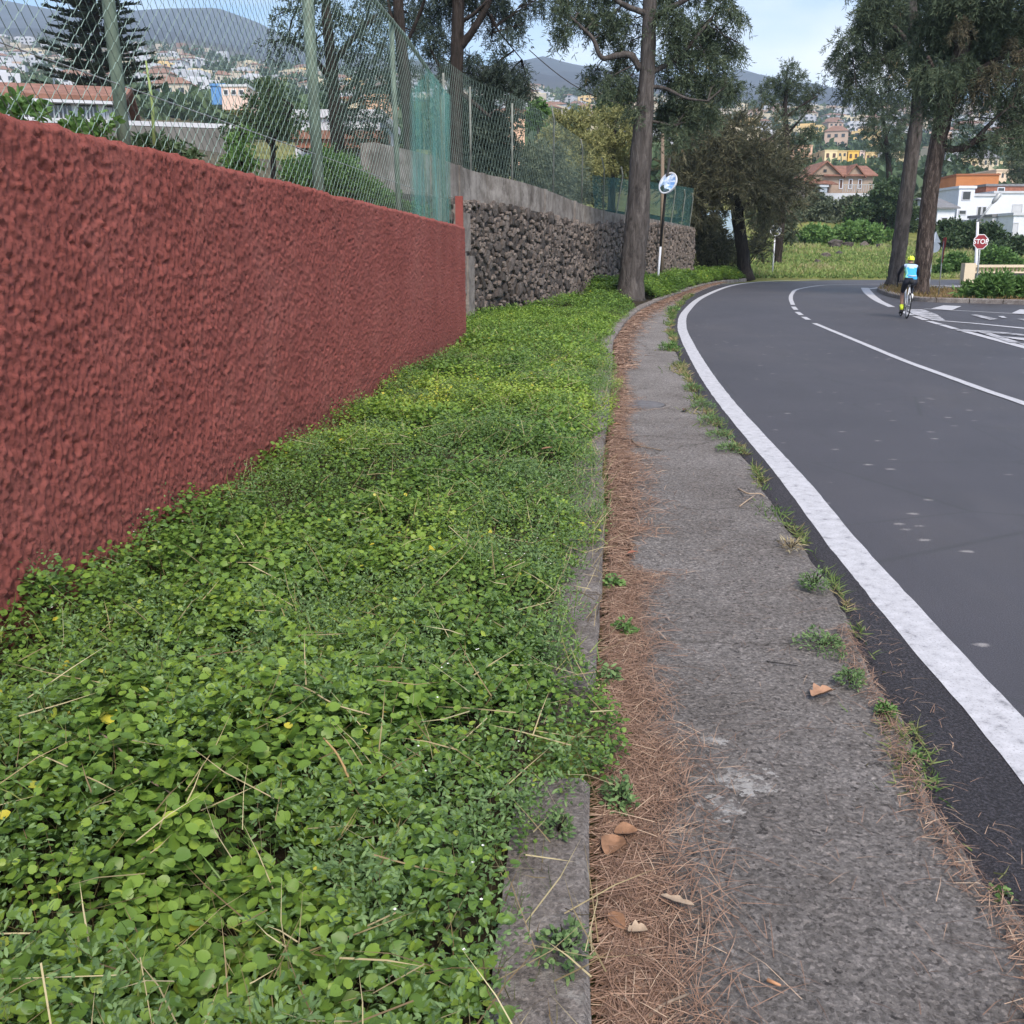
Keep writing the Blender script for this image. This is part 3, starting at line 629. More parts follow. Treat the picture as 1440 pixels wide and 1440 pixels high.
# ------------------------------------------------------------------ chain-link fence on the red wall
def fx(y): return RW_A + RW_S * y - 0.24
def zf_top(y): return np.interp(y, [0, 9.5, 13.5, 16.4], [4.62, 4.42, 4.30, 4.06])
fence = thing('chain_link_fence', 'tall green chain-link fence standing on the red wall', 'fence', (fx(8), 8, 2.1))
for (py, r) in ((1.6, .035), (5.78, .036), (9.45, .052), (12.9, .032), (16.35, .035)):
    g = G(); lean = 0.07 if py < 6 else 0.03
    g.tube([(fx(py), py, 1.5), (fx(py) - lean * .4, py, 3.0), (fx(py) - lean, py, float(zf_top(py)) + .05)], r, 10); g.out('post', POST, fence, True)
g = G(); g.tube([(fx(y_), y_, float(zf_top(y_))) for y_ in (1.0, 5, 9.5, 11.5, 13.5, 15, 16.35)], .026, 8); g.out('top_rail', POST, fence, True)
g = G(); g.tube([(fx(y_), y_, 2.62 - .01 * y_) for y_ in (1, 5, 9, 13, 16.35)], .004, 4); g.out('tension_wire', GALV, fence)
def wire_mesh(y0, y1, zb, ztf, cell, rowh, r, xf, name, mat, parent, seed=1):
    nw = int((y1 - y0) / cell); V = []; F = []; n = 0
    for i in range(nw):
        yc = y0 + (i + .5) * cell; zt_ = ztf(yc); z0 = zb(yc); k = np.arange(int((zt_ - z0) / rowh) + 1)
        sgn = np.where((k + i) % 2 == 0, 1, -1); yy = yc + sgn * cell * 0.5; z = z0 + k * rowh; sag = 0.012 * (vn(yy * 2, z * 2, seed) - .5)
        x = xf(yy) + sag + 0.0035 * np.where(k % 2 == 0, 1, -1) * (1 if i % 2 else -1)
        m_ = len(k); P = np.stack([x, yy, z], 1)
        offs = np.array([(r, 0, 0), (-r * .5, r * .87, 0), (-r * .5, -r * .87, 0)])
        V.append((P[:, None] + offs[None]).reshape(-1, 3)); j = np.arange(m_ - 1) * 3 + n
        for a in range(3): F.append(np.stack([j + a, j + (a + 1) % 3, j + 3 + (a + 1) % 3, j + 3 + a], 1))
        n += m_ * 3
    return stuff(part(name, np.concatenate(V), np.concatenate(F), mat, parent))
wire_mesh(0.9, 16.3, lambda y: 2.2 - 0.012 * y, lambda y: float(zf_top(y)), 0.058, 0.048, 0.0022, lambda y: fx(y) + 0.045, 'wire_mesh', WIRE, fence)
# green shade net hung on the last bay, in soft vertical folds
nyy = np.linspace(13.3, 16.42, 120); nzz = np.linspace(0, 1, 30); A_, B_ = np.meshgrid(nyy, nzz, indexing='ij')
zt0 = np.interp(A_, [13.3, 14.6, 16.42], [3.6, 4.1, 4.02]); zz_ = 2.0 + (zt0 - 2.0) * B_
fold = 0.03 * np.sin(A_ * 24 + 2 * np.sin(A_ * 5) + B_ * 2.2) + 0.05 * (fbm(A_ * 2.2, B_ * 2, 4) - .5)
i = (np.arange(119)[:, None] * 30 + np.arange(29)[None]).ravel()
part('shade_net', np.stack([fx(A_) + .09 + fold, A_ + 0.05 * B_, zz_], -1).reshape(-1, 3), np.stack([i, i + 30, i + 31, i + 1], 1), NET, fence, None, True)
g = G()
for k in range(15):
    ya = 13.9 + k * .17 + random.uniform(-.05, .05); g.tube([(fx(ya) + .12, ya, 2.02), (fx(ya) + .10, ya + random.uniform(-.25, .2), 3.0), (fx(ya) + .08, ya + random.uniform(-.5, .25), 3.95)], .0035, 4)
stuff(g.out('net_cord', POST, fence))

# ------------------------------------------------------------------ stone wall with concrete parapet and fence
sw = thing('stone_wall', 'dark lava stone retaining wall along the verge under a concrete parapet', 'wall', (float(stone_c[0, 0]), float(stone_c[0, 1]), 0))
SWD = np.r_[0, np.cumsum(np.linalg.norm(np.diff(stone_c[:, :2], axis=0), axis=1))]; SWL = SWD[-1]
def sw_at(s): return np.array([np.interp(s, SWD, stone_c[:, 0]), np.interp(s, SWD, stone_c[:, 1])])
def sw_dir(s):
    d = sw_at(min(s + .3, SWL)) - sw_at(max(s - .3, 0)); return d / np.linalg.norm(d)
def s_y(y): return float(np.interp(y, stone_c[:, 1], SWD))
S25, S33, S37, S44 = s_y(25), s_y(33), s_y(37), s_y(44)
def sw_top(s): return float(np.interp(s, [0, S25, S33, S37, S44, SWL], [2.70, 2.75, 2.48, 2.62, 2.78, 2.72]))
def slab(name, off0, off1, zlo, zhi, mat, s0=0.0, s1=None, step=1.0):
    ss = np.linspace(s0, s1 or SWL, max(2, int(((s1 or SWL) - s0) / step) + 1)); V = []
    for s_ in ss:
        p = sw_at(s_); d = sw_dir(s_); nr = np.array([d[1], -d[0]])
        for (o_, z_) in ((off0, zlo(s_)), (off0, zhi(s_)), (off1, zhi(s_)), (off1, zlo(s_))): V.append((*(p + nr * o_), z_))
    n = len(ss); F = [(j * 4 + k, j * 4 + (k + 1) % 4, (j + 1) * 4 + (k + 1) % 4, (j + 1) * 4 + k) for j in range(n - 1) for k in range(4)] + [(3, 2, 1, 0), ((n - 1) * 4, (n - 1) * 4 + 1, (n - 1) * 4 + 2, (n - 1) * 4 + 3)]
    return part(name, V, F, mat, sw)
slab('core', -0.06, -0.5, lambda s: 0, lambda s: sw_top(s) - .02, MORTAR)
def par_top(s): return float(np.interp(s, [0, S25, S33, S37, S44, SWL], [3.50, 3.38, 3.10, 3.0, 2.92, 2.80]))
# parapet cast in bays
s_ = 0.0; bays = []
while s_ < SWL - .5: bays.append((s_, min(s_ + 3.2, SWL))); s_ += 3.22
for (a, b) in bays: slab('parapet_bay', -0.12 + random.uniform(-.012, .012), -0.4, lambda s: sw_top(s) - .04, par_top, STREAK, a, b, 0.8)
# upright concrete ribs of the parapet
for s0 in (2.2, 4.3, 6.1, 10.5, 14.5, 19):
    slab('parapet_rib', -0.09, -0.42, lambda s: sw_top(s) - .03, lambda s: par_top(s) + .015, STREAK, s0, s0 + .22, .2)
# pale mortared end of the wall beside the red wall
for a_, b_, o_, z0_, z1_ in ((21.3, 21.75, .09, .3, 2.6), (21.75, 22.2, .06, .75, 2.3), (22.2, 22.75, .10, .25, 1.55), (21.9, 22.5, .08, 1.65, 2.45)): slab('pale_wall_end', o_, -0.3, lambda s: z0_, lambda s: z1_, MORTAR_PALE, s_y(a_), s_y(b_), .15)
# stones
def stone_mesh():
    n = random.choice((6, 7, 7)); an = [2 * PI * (k + random.uniform(-.34, .34)) / n for k in range(n)]; rr = [random.uniform(.38, .62) for _ in range(n)]
    tx, tz = random.uniform(-.5, .5), random.uniform(-.6, .3)
    V = [(math.cos(a) * r, 0, math.sin(a) * r) for a, r in zip(an, rr)]
    V += [(math.cos(a) * r * .96, -.62 + random.uniform(-.1, .1) + tx * math.cos(a) * .3 + tz * math.sin(a) * .3, math.sin(a) * r * .96) for a, r in zip(an, rr)]
    V += [(math.cos(a) * r * .74, -.86 + random.uniform(-.1, .1) + tx * math.cos(a) * .4 + tz * math.sin(a) * .4, math.sin(a) * r * .74) for a, r in zip(an, rr)]
    V.append((random.uniform(-.15, .15), -.9 + random.uniform(-.15, .15), random.uniform(-.15, .15)))
    F = [(q * n + k, q * n + (k + 1) % n, (q + 1) * n + (k + 1) % n, (q + 1) * n + k) for q in range(2) for k in range(n)] + [(2 * n + k, 2 * n + (k + 1) % n, 3 * n) for k in range(n)]
    return np.array(V), F
SV = [stone_mesh() for _ in range(22)]
SM = [np_mesh('stone', v, f, STONE) for v, f in SV]
spots = []
PS = np.zeros((0, 3)); smin, smax = s_y(21.2), SWL
for wbig, cnt in ((.40, 60), (.32, 260), (.26, 900), (.20, 2600), (.14, 5500), (.10, 6000)):
    for _ in range(cnt):
        s_ = random.uniform(smin, smax)
        if wbig < .14 and s_ > smin + 9: continue
        z_ = random.uniform(.12, sw_top(s_) - .04); w_ = wbig * random.uniform(.85, 1.12)
        if len(PS):
            m_ = np.abs(PS[:, 0] - s_) < .6; Q = PS[m_]
            if len(Q) and np.any(np.hypot((Q[:, 0] - s_) * .92, (Q[:, 1] - z_) * 1.12) < .435 * (Q[:, 2] + w_)): continue
        PS = np.vstack([PS, (s_, z_, w_)]); spots.append((s_, z_, w_ * 1.12, w_ * random.uniform(.78, 1.05), random.uniform(-1.2, 1.2)))
vis = sorted(spots, key=lambda q: -q[2] / (14 + q[0]))
rest = G()
for i, (s_, z_, w_, h_, rot) in enumerate(vis):
    p = sw_at(s_); d = sw_dir(s_); k = random.randrange(22)
    M_ = Matrix.Translation((p[0], p[1], z_)) @ Matrix.Rotation(math.atan2(d[1], d[0]), 4, 'Z') @ Matrix.Rotation(rot, 4, 'Y') @ Matrix.Diagonal((w_, random.uniform(.06, .115), h_, 1))
    M_ = Matrix.Translation(Vector((d[1], -d[0], 0)) * -.05) @ M_
    if i < 300:
        o = bpy.data.objects.new('stone', SM[k]); link(o, sw); o.matrix_local = Matrix.Translation(-origin_of(sw)) @ M_
    else:
        rest.add(np.array([M_ @ Vector(v) for v in SV[k][0]]), SV[k][1])
stuff(rest.out('stones', STONE, sw))
# short red post at the wall's end
p = at(646, 300, 19.0)
g = G(); g.box(p[0] - .07, p[0] + .07, 18.9, 19.04, 1.4, at(646, 276, 19)[2]); tag(g.out('gate_post', RED, None, False, (p[0], 19, 1.4)), 'short square red post at the end of the red wall', 'post')

# fence on the parapet: posts, plain wire net, then dark green shade net
f2 = thing('net_fence', 'thin posted net fence on top of the stone wall parapet', 'fence', (*sw_at(12), 3.4))
def on_par(s, off=-.2):
    p = sw_at(s); d = sw_dir(s); return p + np.array([d[1], -d[0]]) * off
def s_of_u(u):
    best = min(np.linspace(0, SWL, 800), key=lambda s: abs((on_par(s)[0] / on_par(s)[1]) - (u - 720) / FPX * 1.04)); return best
for u_, top, bend in ((634, 1.9, 0), (667, 2.0, 0), (720, 2.0, .0), (773, 2.2, .35), (810, 1.9, .3), (838, 1.6, .4)):
    s_ = s_of_u(u_); p = on_par(s_); d = sw_dir(s_); g = G(); zb = par_top(s_) - .2
    g.tube([(*p, zb), (*p, zb + top), (*(p - d * bend), zb + top + bend * .9)], .024, 7); g.out('post', OLDPOST, f2, True)
for u_ in (862, 873, 884, 930, 943, 955):
    s_ = s_of_u(u_); p = on_par(s_); d = sw_dir(s_); g = G(); zb = par_top(s_) - .2
    g.tube([(*(p - d * .9), zb), (*(p), zb + 1.6), (*(p - d * .25), zb + 1.9)], .028, 6); g.out('raking_post', OLDPOST, f2, True)
sA = s_of_u(622); sB = s_of_u(826); sC = SWL
def curtain(name, s0, s1, hh, mat, fold=0.05):
    ss = np.linspace(s0, s1, 80); V = []
    for s_ in ss:
        p = on_par(s_, -.24); d = sw_dir(s_)
        for q in np.linspace(0, 1, 8):
            o_ = fold * math.sin(s_ * 5 + q * 3); V.append((p[0] + d[1] * o_, p[1] - d[0] * o_, par_top(s_) - .05 + hh(s_) * q))
    i = (np.arange(79)[:, None] * 8 + np.arange(7)[None]).ravel()
    return part(name, V, np.stack([i, i + 8, i + 9, i + 1], 1), mat, f2, None, True)
curtain('shade_net', sB, sC, lambda s: float(np.interp(s, [sB, sB + 3, sC], [1.15, 1.3, 2.0])), NET_DARK)
V = []; F = []; n = 0; r = .0022
for i in range(int((sB - sA) / .16)):
    for sg in (1, -1):
        ss = np.array([sA + i * .16, min(max(sA + i * .16 + sg * 1.0, sA), sB)])
        pp = [(*on_par(s_, -.22), par_top(s_) + (2.0 * abs(s_ - ss[0]))) for s_ in np.linspace(ss[0], ss[1], 3)]
        g = G(); g.tube(pp, r, 3, caps=False); V.append(g.V[0]); F += [tuple(x + n for x in f) for f in g.F]; n += len(g.V[0])
stuff(part('wire_mesh', np.concatenate(V), F, WIRE, f2))

# ------------------------------------------------------------------ trees
def foliage(L, centres, radii, sprays, per, spray_len, leaf_l, leaf_w, droop=0.4, out=0.6, tpl=T_DIA, light=0.0, flat=0.75, spread=0.9, rbias=0.0):
    C = np.asarray(centres, float); R = np.asarray(radii, float)
    for c, r in zip(C, R):
        m_ = max(4, int(sprays * (r / R.mean()) ** 2)); d = unit(rng.normal(size=(m_, 3))); rad = r * rng.random((m_, 1)) ** 0.45
        lump = 0.75 + 0.5 * vn(d[:, :1] * 2.3 + c[0], d[:, 1:2] * 2.3 + c[2] + d[:, 2:] * 2, 8)
        p0 = c + d * rad * lump * np.array([1, 1, flat]); D = unit(d * out + rng.normal(size=(m_, 3)) * 0.45 + np.array([0, 0, -droop]))
        sl = spray_len * rng.uniform(.6, 1.3, (m_, 1)); t = rng.random((m_, per, 1))
        P = p0[:, None] + D[:, None] * (t * sl[:, None]) + np.array([0, 0, -1.0]) * (t ** 2 * sl[:, None] * droop * .5)
        LD = D[:, None] * (1 - spread * .5) + rng.normal(size=(m_, per, 3)) * spread * .6
        cl = rng.normal(0, .13, (m_, 1)); rr = 0.42 + light + cl + rng.normal(0, .14, (m_, per)) + rbias
        k = m_ * per
        L.add(tpl, P.reshape(k, 3), LD.reshape(k, 3), rng.normal(size=(k, 3)), leaf_l * rng.uniform(.6, 1.3, k), leaf_w * rng.uniform(.7, 1.3, k), rr.ravel())
def pine_like(name, label, cat, y, trunk, limbs, clumps, mats, sprays=70, per=14, spray_len=.7, leaf=(.30, .05), droop=.5, group=None, base_z=0.0, dj=1.0, twig=True, out=.6, light=0, flat=.75, spread=.9, nz=12, back=None, rs=.86):
    """trunk: [(u, v, radius m)], limbs: [[(u, v, radius), ...]], clumps: [(u, v, radius px)]"""
    tp = [Vector(at(u, v, y)) for u, v, _ in trunk]; tp[0].z = base_z - .15
    tr = [r for _, _, r in trunk]
    c = catmull([tuple(p) for p in tp], 6); rr = np.interp(np.linspace(0, 1, len(c)), np.linspace(0, 1, len(tr)), tr); rr[0] *= 1.35; rr[1] *= 1.15
    b = (tp[0].x, tp[0].y, base_z); t = thing(name, label, cat, b, group)
    g = G(); g.tube(c, rr, nz, jit=.07); g.out('trunk', mats[0], t, True)
    nodes = [Vector(p) for p in c[3:]]
    for lb in limbs:
        off = random.uniform(-dj, dj) * .6; n = len(lb)
        lp = [Vector(at(u, v, y + off * i / max(1, n - 1))) for i, (u, v, _) in enumerate(lb)]; cc = catmull([tuple(p) for p in lp], 5)
        g = G(); g.tube(cc, np.interp(np.linspace(0, 1, len(cc)), np.linspace(0, 1, n), [r for _, _, r in lb]), 8, jit=.1); g.out('limb', mats[0], t, True); nodes += [Vector(p) for p in cc[2:]]
    C = []; R = []
    for (u, v, rp, *dd) in clumps:
        C.append(at(u, v, y + (dd[0] if dd else random.uniform(*(back or (-dj, dj)))))); R.append(rp * rs * mpx(y))
    if twig:
        g = G()
        for cc, r in zip(C, R):
            cv = Vector(cc); nd = min(nodes, key=lambda q: (q - cv).length + (0.8 if q.z > cv.z + .5 else 0)); mid = (nd + cv) / 2 + Vector((random.uniform(-.2, .2), random.uniform(-.2, .2), random.uniform(.0, .3))) * r
            g.tube([nd, mid, cv], [.022 + .010 * r, .018, .010], 5, caps=False)
            for _ in range(5):
                e_ = cv + Vector((random.gauss(0, .6), random.gauss(0, .6), random.gauss(0, .5))) * r; g.tube([mid.lerp(cv, random.uniform(.3, 1)), (mid + e_) / 2 + Vector((0, 0, .1 * r)), e_], [.012, .009, .005], 4, caps=False)
        stuff(g.out('twigs', mats[0], t))
    L = Leaves(); foliage(L, C, R, sprays, per, spray_len, leaf[0], leaf[1], droop, out, light=light, flat=flat, spread=spread); L.out('crown', mats[1], t)
    return t

# 1 tall roadside tree in the middle
pine_like('tall_tree', 'tall grey trunked evergreen rising from the verge just left of the mirror pole', 'tree', 32.5,
    [(886, 412, .43), (891, 360, .40), (897, 305, .37), (902, 208, .325), (909, 120, .245), (913, 30, .215), (914, -80, .19), (912, -240, .10)],
    [[(901, 98, .11), (887, 78, .10), (868, 78, .09), (846, 81, .075), (834, 55, .06), (815, 36, .05), (796, 18, .03)],
     [(911, 104, .09), (936, 92, .075), (962, 72, .06), (985, 45, .05), (1006, 18, .03), (1022, -5, .02)],
     [(908, 122, .07), (934, 124, .055), (965, 138, .04), (995, 142, .02)],
     [(912, 30, .1), (945, 10, .08), (985, -10, .05)], [(912, 20, .1), (880, 8, .08), (850, -10, .05)],
     [(904, 168, .05), (925, 172, .04), (950, 178, .02)]],
    [(794, 40, 13), (790, 10, 14), (815, 18, 15), (838, 22, 18), (865, 20, 18), (852, 45, 14), (835, 103, 15), (852, 112, 12), (868, 98, 12), (880, 60, 14), (885, 110, 12), (888, 30, 14), (870, 80, 12),
     (935, 20, 18), (960, 25, 20), (985, 40, 22), (1010, 50, 20), (1028, 66, 14), (1040, 62, 8), (1035, 20, 14), (1020, 0, 16), (965, 65, 18), (945, 55, 14), (990, 78, 18), (1012, 92, 14), (1030, 118, 16), (1010, 116, 18), (985, 112, 20), (958, 105, 20), (940, 118, 14),
     (935, 150, 16), (955, 150, 20), (978, 148, 20), (1000, 152, 14), (925, 172, 14), (948, 178, 15), (970, 172, 14), (890, 150, 10), (885, 128, 9), (930, 85, 12), (800, -10, 20), (840, -15, 20), (880, -20, 20), (940, -20, 25), (990, -30, 25), (930, -80, 30), (890, -90, 30), (910, -150, 35), (850, -60, 25), (980, -80, 25)],
    (BARK, PINE), 48, 26, .48, (.17, .022), .85, base_z=.1, dj=1.5, back=(-.35, 1.7), rs=.80)

# 2 and 3 trees behind the stone wall at the left
pine_like('tall_tree', 'dark slim forked tree behind the stone wall, nearest the shade net', 'tree', 31.0,
    [(642, 250, .22), (641, 180, .20), (642, 100, .19), (644, 30, .18), (645, -40, .16), (648, -160, .08)],
    [[(648, 66, .12), (664, 44, .105), (682, 15, .09), (694, -15, .07)], [(684, 12, .04), (693, 38, .03), (690, 58, .015)], [(690, 20, .04), (700, 42, .03), (716, 62, .022), (734, 84, .012)], [(650, 30, .06), (668, 18, .05), (686, 0, .04)],
     [(648, 130, .07), (672, 150, .06), (690, 165, .04)], [(640, 110, .06), (622, 100, .05), (606, 70, .03)]],
    [(700, 5, 20), (725, 20, 14), (735, 35, 9), (712, 40, 10), (685, 40, 10), (740, 2, 12), (760, -4, 14), (670, 10, 14), (620, 10, 20), (600, 30, 16), (615, 45, 14), (610, 70, 14), (590, 8, 16), (630, 60, 10), (662, 80, 14),
     (690, 100, 22), (715, 110, 24), (738, 122, 17), (665, 105, 18), (705, 85, 14), (735, 95, 12), (690, 128, 18), (722, 140, 16), (640, 90, 14), (625, 95, 12), (700, 60, 8), (650, -20, 30), (700, -30, 28), (620, -30, 28)],
    (BARK_DARK, PINE_BLUE), 40, 24, .42, (.15, .019), .9, base_z=3.0, dj=1.2, back=(-.3, 1.6), rs=.75)
pine_like('tall_tree', 'second slim dark tree behind the shade net corner, left of the forked tree', 'tree', 26.0,
    [(580, 280, .17), (574, 160, .15), (564, 60, .14), (560, 0, .13), (556, -120, .08)],
    [[(565, 60, .06), (552, 30, .05), (545, 0, .03)], [(568, 70, .05), (590, 20, .04), (600, -10, .03)]],
    [(575, 20, 14), (548, 10, 14), (530, 25, 12), (585, 45, 12), (560, 70, 12), (540, 60, 12), (580, 95, 14), (560, 120, 14), (600, 110, 12), (545, 100, 14), (590, -20, 20), (540, -20, 20)],
    (BARK_DARK, PINE_BLUE), 26, 20, .35, (.13, .018), .8, base_z=2.9, dj=1.0, back=(0, 1.5), rs=.8)
pine_like('dark_shrub', 'dark dense shrub mass under the forked tree behind the parapet', 'shrub', 33.0,
    [(672, 240, .10), (676, 200, .08), (680, 160, .05)], [],
    [(660, 170, 22), (685, 175, 24), (700, 200, 24), (665, 205, 24), (690, 225, 22), (712, 170, 16), (640, 200, 20), (645, 225, 16), (650, 150, 16), (715, 225, 16), (625, 180, 16), (630, 215, 14)],
    (BARK_DARK, PINE_BLUE), 80, 12, .45, (.20, .05), .5, base_z=3.0, dj=1.0)
# garden trees seen through the chain-link
pine_like('garden_tree', 'dark loose garden tree behind the thick fence post', 'tree', 21.0,
    [(478, 260, .16), (474, 190, .14), (468, 110, .12), (460, 30, .10), (455, -60, .05)],
    [[(470, 120, .06), (440, 80, .05), (405, 55, .03)], [(468, 90, .06), (500, 50, .05), (530, 20, .03)], [(472, 160, .05), (510, 130, .04), (540, 120, .02)]],
    [(400, 55, 16), (425, 40, 14), (440, 60, 14), (380, 60, 10), (462, 20, 18), (490, 30, 20), (520, 40, 18), (505, 70, 18), (480, 70, 16), (520, 100, 20), (500, 120, 18), (470, 110, 14), (535, 140, 18), (505, 155, 18), (480, 160, 14), (540, 70, 14), (420, 10, 16), (390, 20, 12), (450, -10, 20), (520, 0, 20), (530, 180, 16), (500, 190, 14)],
    (BARK_DARK, PINE_BLUE), 26, 16, .3, (.10, .022), .5, base_z=2.4, dj=1.4, rs=.8)
pine_like('garden_tree', 'small leafy green tree in the garden between the two fence posts', 'tree', 17.5,
    [(382, 260, .05), (384, 210, .045), (380, 170, .04), (378, 130, .02)],
    [[(383, 200, .03), (400, 170, .025), (412, 150, .015)], [(382, 205, .03), (360, 180, .02), (345, 160, .012)]],
    [(365, 140, 14), (385, 130, 14), (345, 158, 13), (405, 150, 13), (380, 158, 15), (360, 175, 12), (400, 178, 12), (420, 172, 10), (330, 175, 9), (375, 115, 9)],
    (BARK_DARK, DEEP), 24, 11, .25, (.085, .036), .3, base_z=2.4, dj=.7)
pine_like('garden_shrub', 'thin leafy shrub at the wall top left of the small garden tree', 'shrub', 9.0,
    [(328, 262, .012), (332, 230, .01), (336, 200, .008), (338, 175, .004)], [],
    [(330, 200, 8), (340, 215, 9), (325, 225, 9), (338, 235, 8), (345, 190, 6), (330, 245, 8), (350, 230, 6)],
    (BARK_DARK, BRIGHT), 16, 9, .1, (.055, .032), .2, base_z=1.9, dj=.15)

# 4 dense leaning tree at the bend
pine_like('leaning_tree', 'broad olive brown tree with dark leaning trunk at the outside of the bend', 'tree', 57.0,
    [(1048, 394, .42), (1044, 350, .36), (1038, 310, .34), (1034, 270, .30), (1030, 220, .22), (1030, 180, .12)],
    [[(1036, 300, .16), (1060, 282, .13), (1090, 270, .1), (1120, 262, .05)], [(1034, 280, .15), (1005, 262, .12), (975, 250, .08), (955, 240, .04)], [(1032, 240, .15), (1060, 210, .1), (1090, 190, .06)], [(1031, 230, .12), (1005, 200, .1), (985, 180, .06)]],
    [(975, 215, 26), (1000, 195, 26), (1030, 180, 24), (1055, 190, 24), (985, 245, 26), (1015, 230, 28), (1045, 225, 30), (1075, 220, 26), (1095, 235, 24), (965, 265, 24), (995, 270, 24), (1025, 262, 24), (1060, 258, 26), (1090, 262, 26), (1115, 255, 18), (1125, 268, 12), (970, 285, 18), (1000, 290, 16), (1070, 285, 20), (1100, 288, 18), (1115, 280, 12), (955, 240, 18), (960, 195, 14), (1010, 172, 14), (1080, 195, 16), (1075, 300, 16), (985, 305, 12)],
    (BARK_DARK, OLIVE), 62, 26, 1.15, (.30, .030), .14, base_z=.1, dj=2.2, flat=.55, spread=.5, out=.9, rs=.82)
pine_like('slim_tree', 'slim dark tree rising above the olive brown tree with an open tufted top', 'tree', 68.0,
    [(1092, 388, .28), (1096, 340, .26), (1103, 270, .24), (1106, 200, .2), (1104, 150, .14), (1110, 110, .08)],
    [[(1104, 170, .09), (1090, 150, .07), (1075, 140, .04)], [(1105, 165, .09), (1125, 150, .07), (1150, 135, .04)], [(1106, 190, .08), (1128, 165, .06), (1140, 150, .03)], [(1108, 130, .06), (1106, 105, .04), (1108, 92, .03)], [(1107, 215, .07), (1130, 200, .05), (1142, 190, .03)]],
    [(1108, 95, 8), (1118, 100, 7), (1104, 112, 9), (1120, 115, 10), (1090, 118, 11), (1076, 128, 10), (1100, 130, 12), (1122, 132, 12), (1140, 130, 10), (1152, 130, 7), (1135, 145, 10), (1110, 148, 10), (1085, 142, 10), (1070, 140, 7), (1128, 110, 6), (1142, 184, 9), (1132, 192, 10), (1148, 192, 6), (1120, 205, 12), (1105, 190, 12), (1125, 225, 12), (1098, 168, 8), (1128, 160, 7)],
    (BARK_DARK, PINE), 30, 18, .45, (.22, .036), .1, base_z=.1, dj=1.5, rs=.78)
# 5 big pines on the traffic island
crownA = [(1185, 55, 14), (1180, 80, 12), (1190, 105, 14), (1205, 75, 18), (1215, 45, 20), (1225, 15, 22), (1250, 20, 26), (1235, 80, 18), (1205, 125, 12), (1195, 125, 9), (1255, 60, 24), (1275, 35, 28), (1280, 80, 24), (1290, 105, 16), (1215, 140, 8), (1240, 0, 26), (1290, -10, 30), (1225, -20, 24), (1270, -60, 40), (1320, -90, 45), (1290, -140, 45)]
pine_like('island_pine', 'left of two big pines on the traffic island, smooth grey trunk', 'tree', 45.0,
    [(1257, 403, .34), (1263, 360, .33), (1271, 300, .325), (1282, 220, .31), (1291, 150, .28), (1290, 90, .26), (1284, 30, .2), (1282, -60, .15), (1290, -160, .08)],
    [[(1291, 130, .16), (1270, 100, .13), (1245, 85, .1), (1215, 78, .06), (1195, 80, .03)], [(1288, 80, .13), (1265, 45, .1), (1235, 20, .06)], [(1292, 140, .1), (1310, 100, .08), (1330, 70, .05)]],
    crownA, (BARK, PINE), 76, 30, .66, (.23, .026), .95, base_z=.15, dj=2.2, back=(-1.6, 2.4), rs=.86)
crownB = [(1305, 30, 26), (1330, 20, 28), (1360, 25, 28), (1390, 15, 30), (1420, 20, 28), (1435, 50, 26), (1405, 45, 24), (1375, 55, 24), (1345, 55, 24), (1315, 65, 24), (1300, 95, 18), (1325, 100, 20), (1350, 90, 20), (1378, 85, 18), (1400, 75, 14), (1310, 125, 16), (1335, 130, 16), (1360, 115, 14), (1380, 110, 13), (1395, 125, 12), (1300, 145, 12), (1318, 150, 12), (1420, 100, 14), (1435, 85, 14), (1440, 125, 18), (1430, 148, 20), (1412, 138, 14), (1450, 160, 20), (1385, 140, 9), (1370, 195, 10), (1385, 190, 12), (1402, 188, 12), (1425, 180, 14), (1445, 190, 14), (1350, 172, 7), (1365, 165, 6), (1350, 205, 7), (1340, 190, 6), (1330, -20, 34), (1380, -30, 36), (1430, -30, 36), (1480, 20, 40), (1490, 90, 36), (1360, -90, 45), (1420, -100, 45), (1390, -150, 45)]
ip = pine_like('island_pine', 'right of two big pines on the traffic island, thick plated dark bark', 'tree', 36.5,
    [(1294, 414, .29), (1297, 380, .29), (1303, 320, .29), (1309, 260, .29), (1319, 200, .29), (1334, 140, .27), (1350, 80, .27), (1362, 20, .22), (1372, -60, .16), (1380, -160, .08)],
    [[(1326, 208, .14), (1345, 210, .11), (1362, 205, .1), (1378, 190, .08), (1398, 168, .06), (1420, 150, .03)], [(1362, 205, .06), (1390, 195, .04), (1430, 195, .025)], [(1340, 130, .15), (1375, 100, .11), (1410, 80, .07), (1440, 70, .04)], [(1336, 140, .13), (1318, 110, .1), (1305, 80, .06)], [(1352, 70, .12), (1330, 40, .09), (1310, 20, .05)]],
    crownB, (BARK_PINE, PINE), 72, 30, .60, (.19, .022), .95, base_z=.15, dj=2.0, back=(-1.6, 2.4), rs=.86)
L = Leaves(); cl = [(1372, 112, 9), (1385, 122, 8), (1400, 90, 10), (1418, 92, 11), (1430, 75, 9), (1405, 108, 8), (1352, 30, 10), (1368, 38, 9), (1425, 55, 8), (1340, 118, 6), (1436, 100, 9)]
cl = [(u, v, r * .75) for u, v, r in cl[::2]]
foliage(L, [at(u, v, 35.2 + random.uniform(-.5, .6)) for u, v, r in cl], [r * mpx(35.2) for u, v, r in cl], 30, 26, .5, .17, .02, 1.1, .5); L.out('withered_foliage', PINE_BROWN, ip)
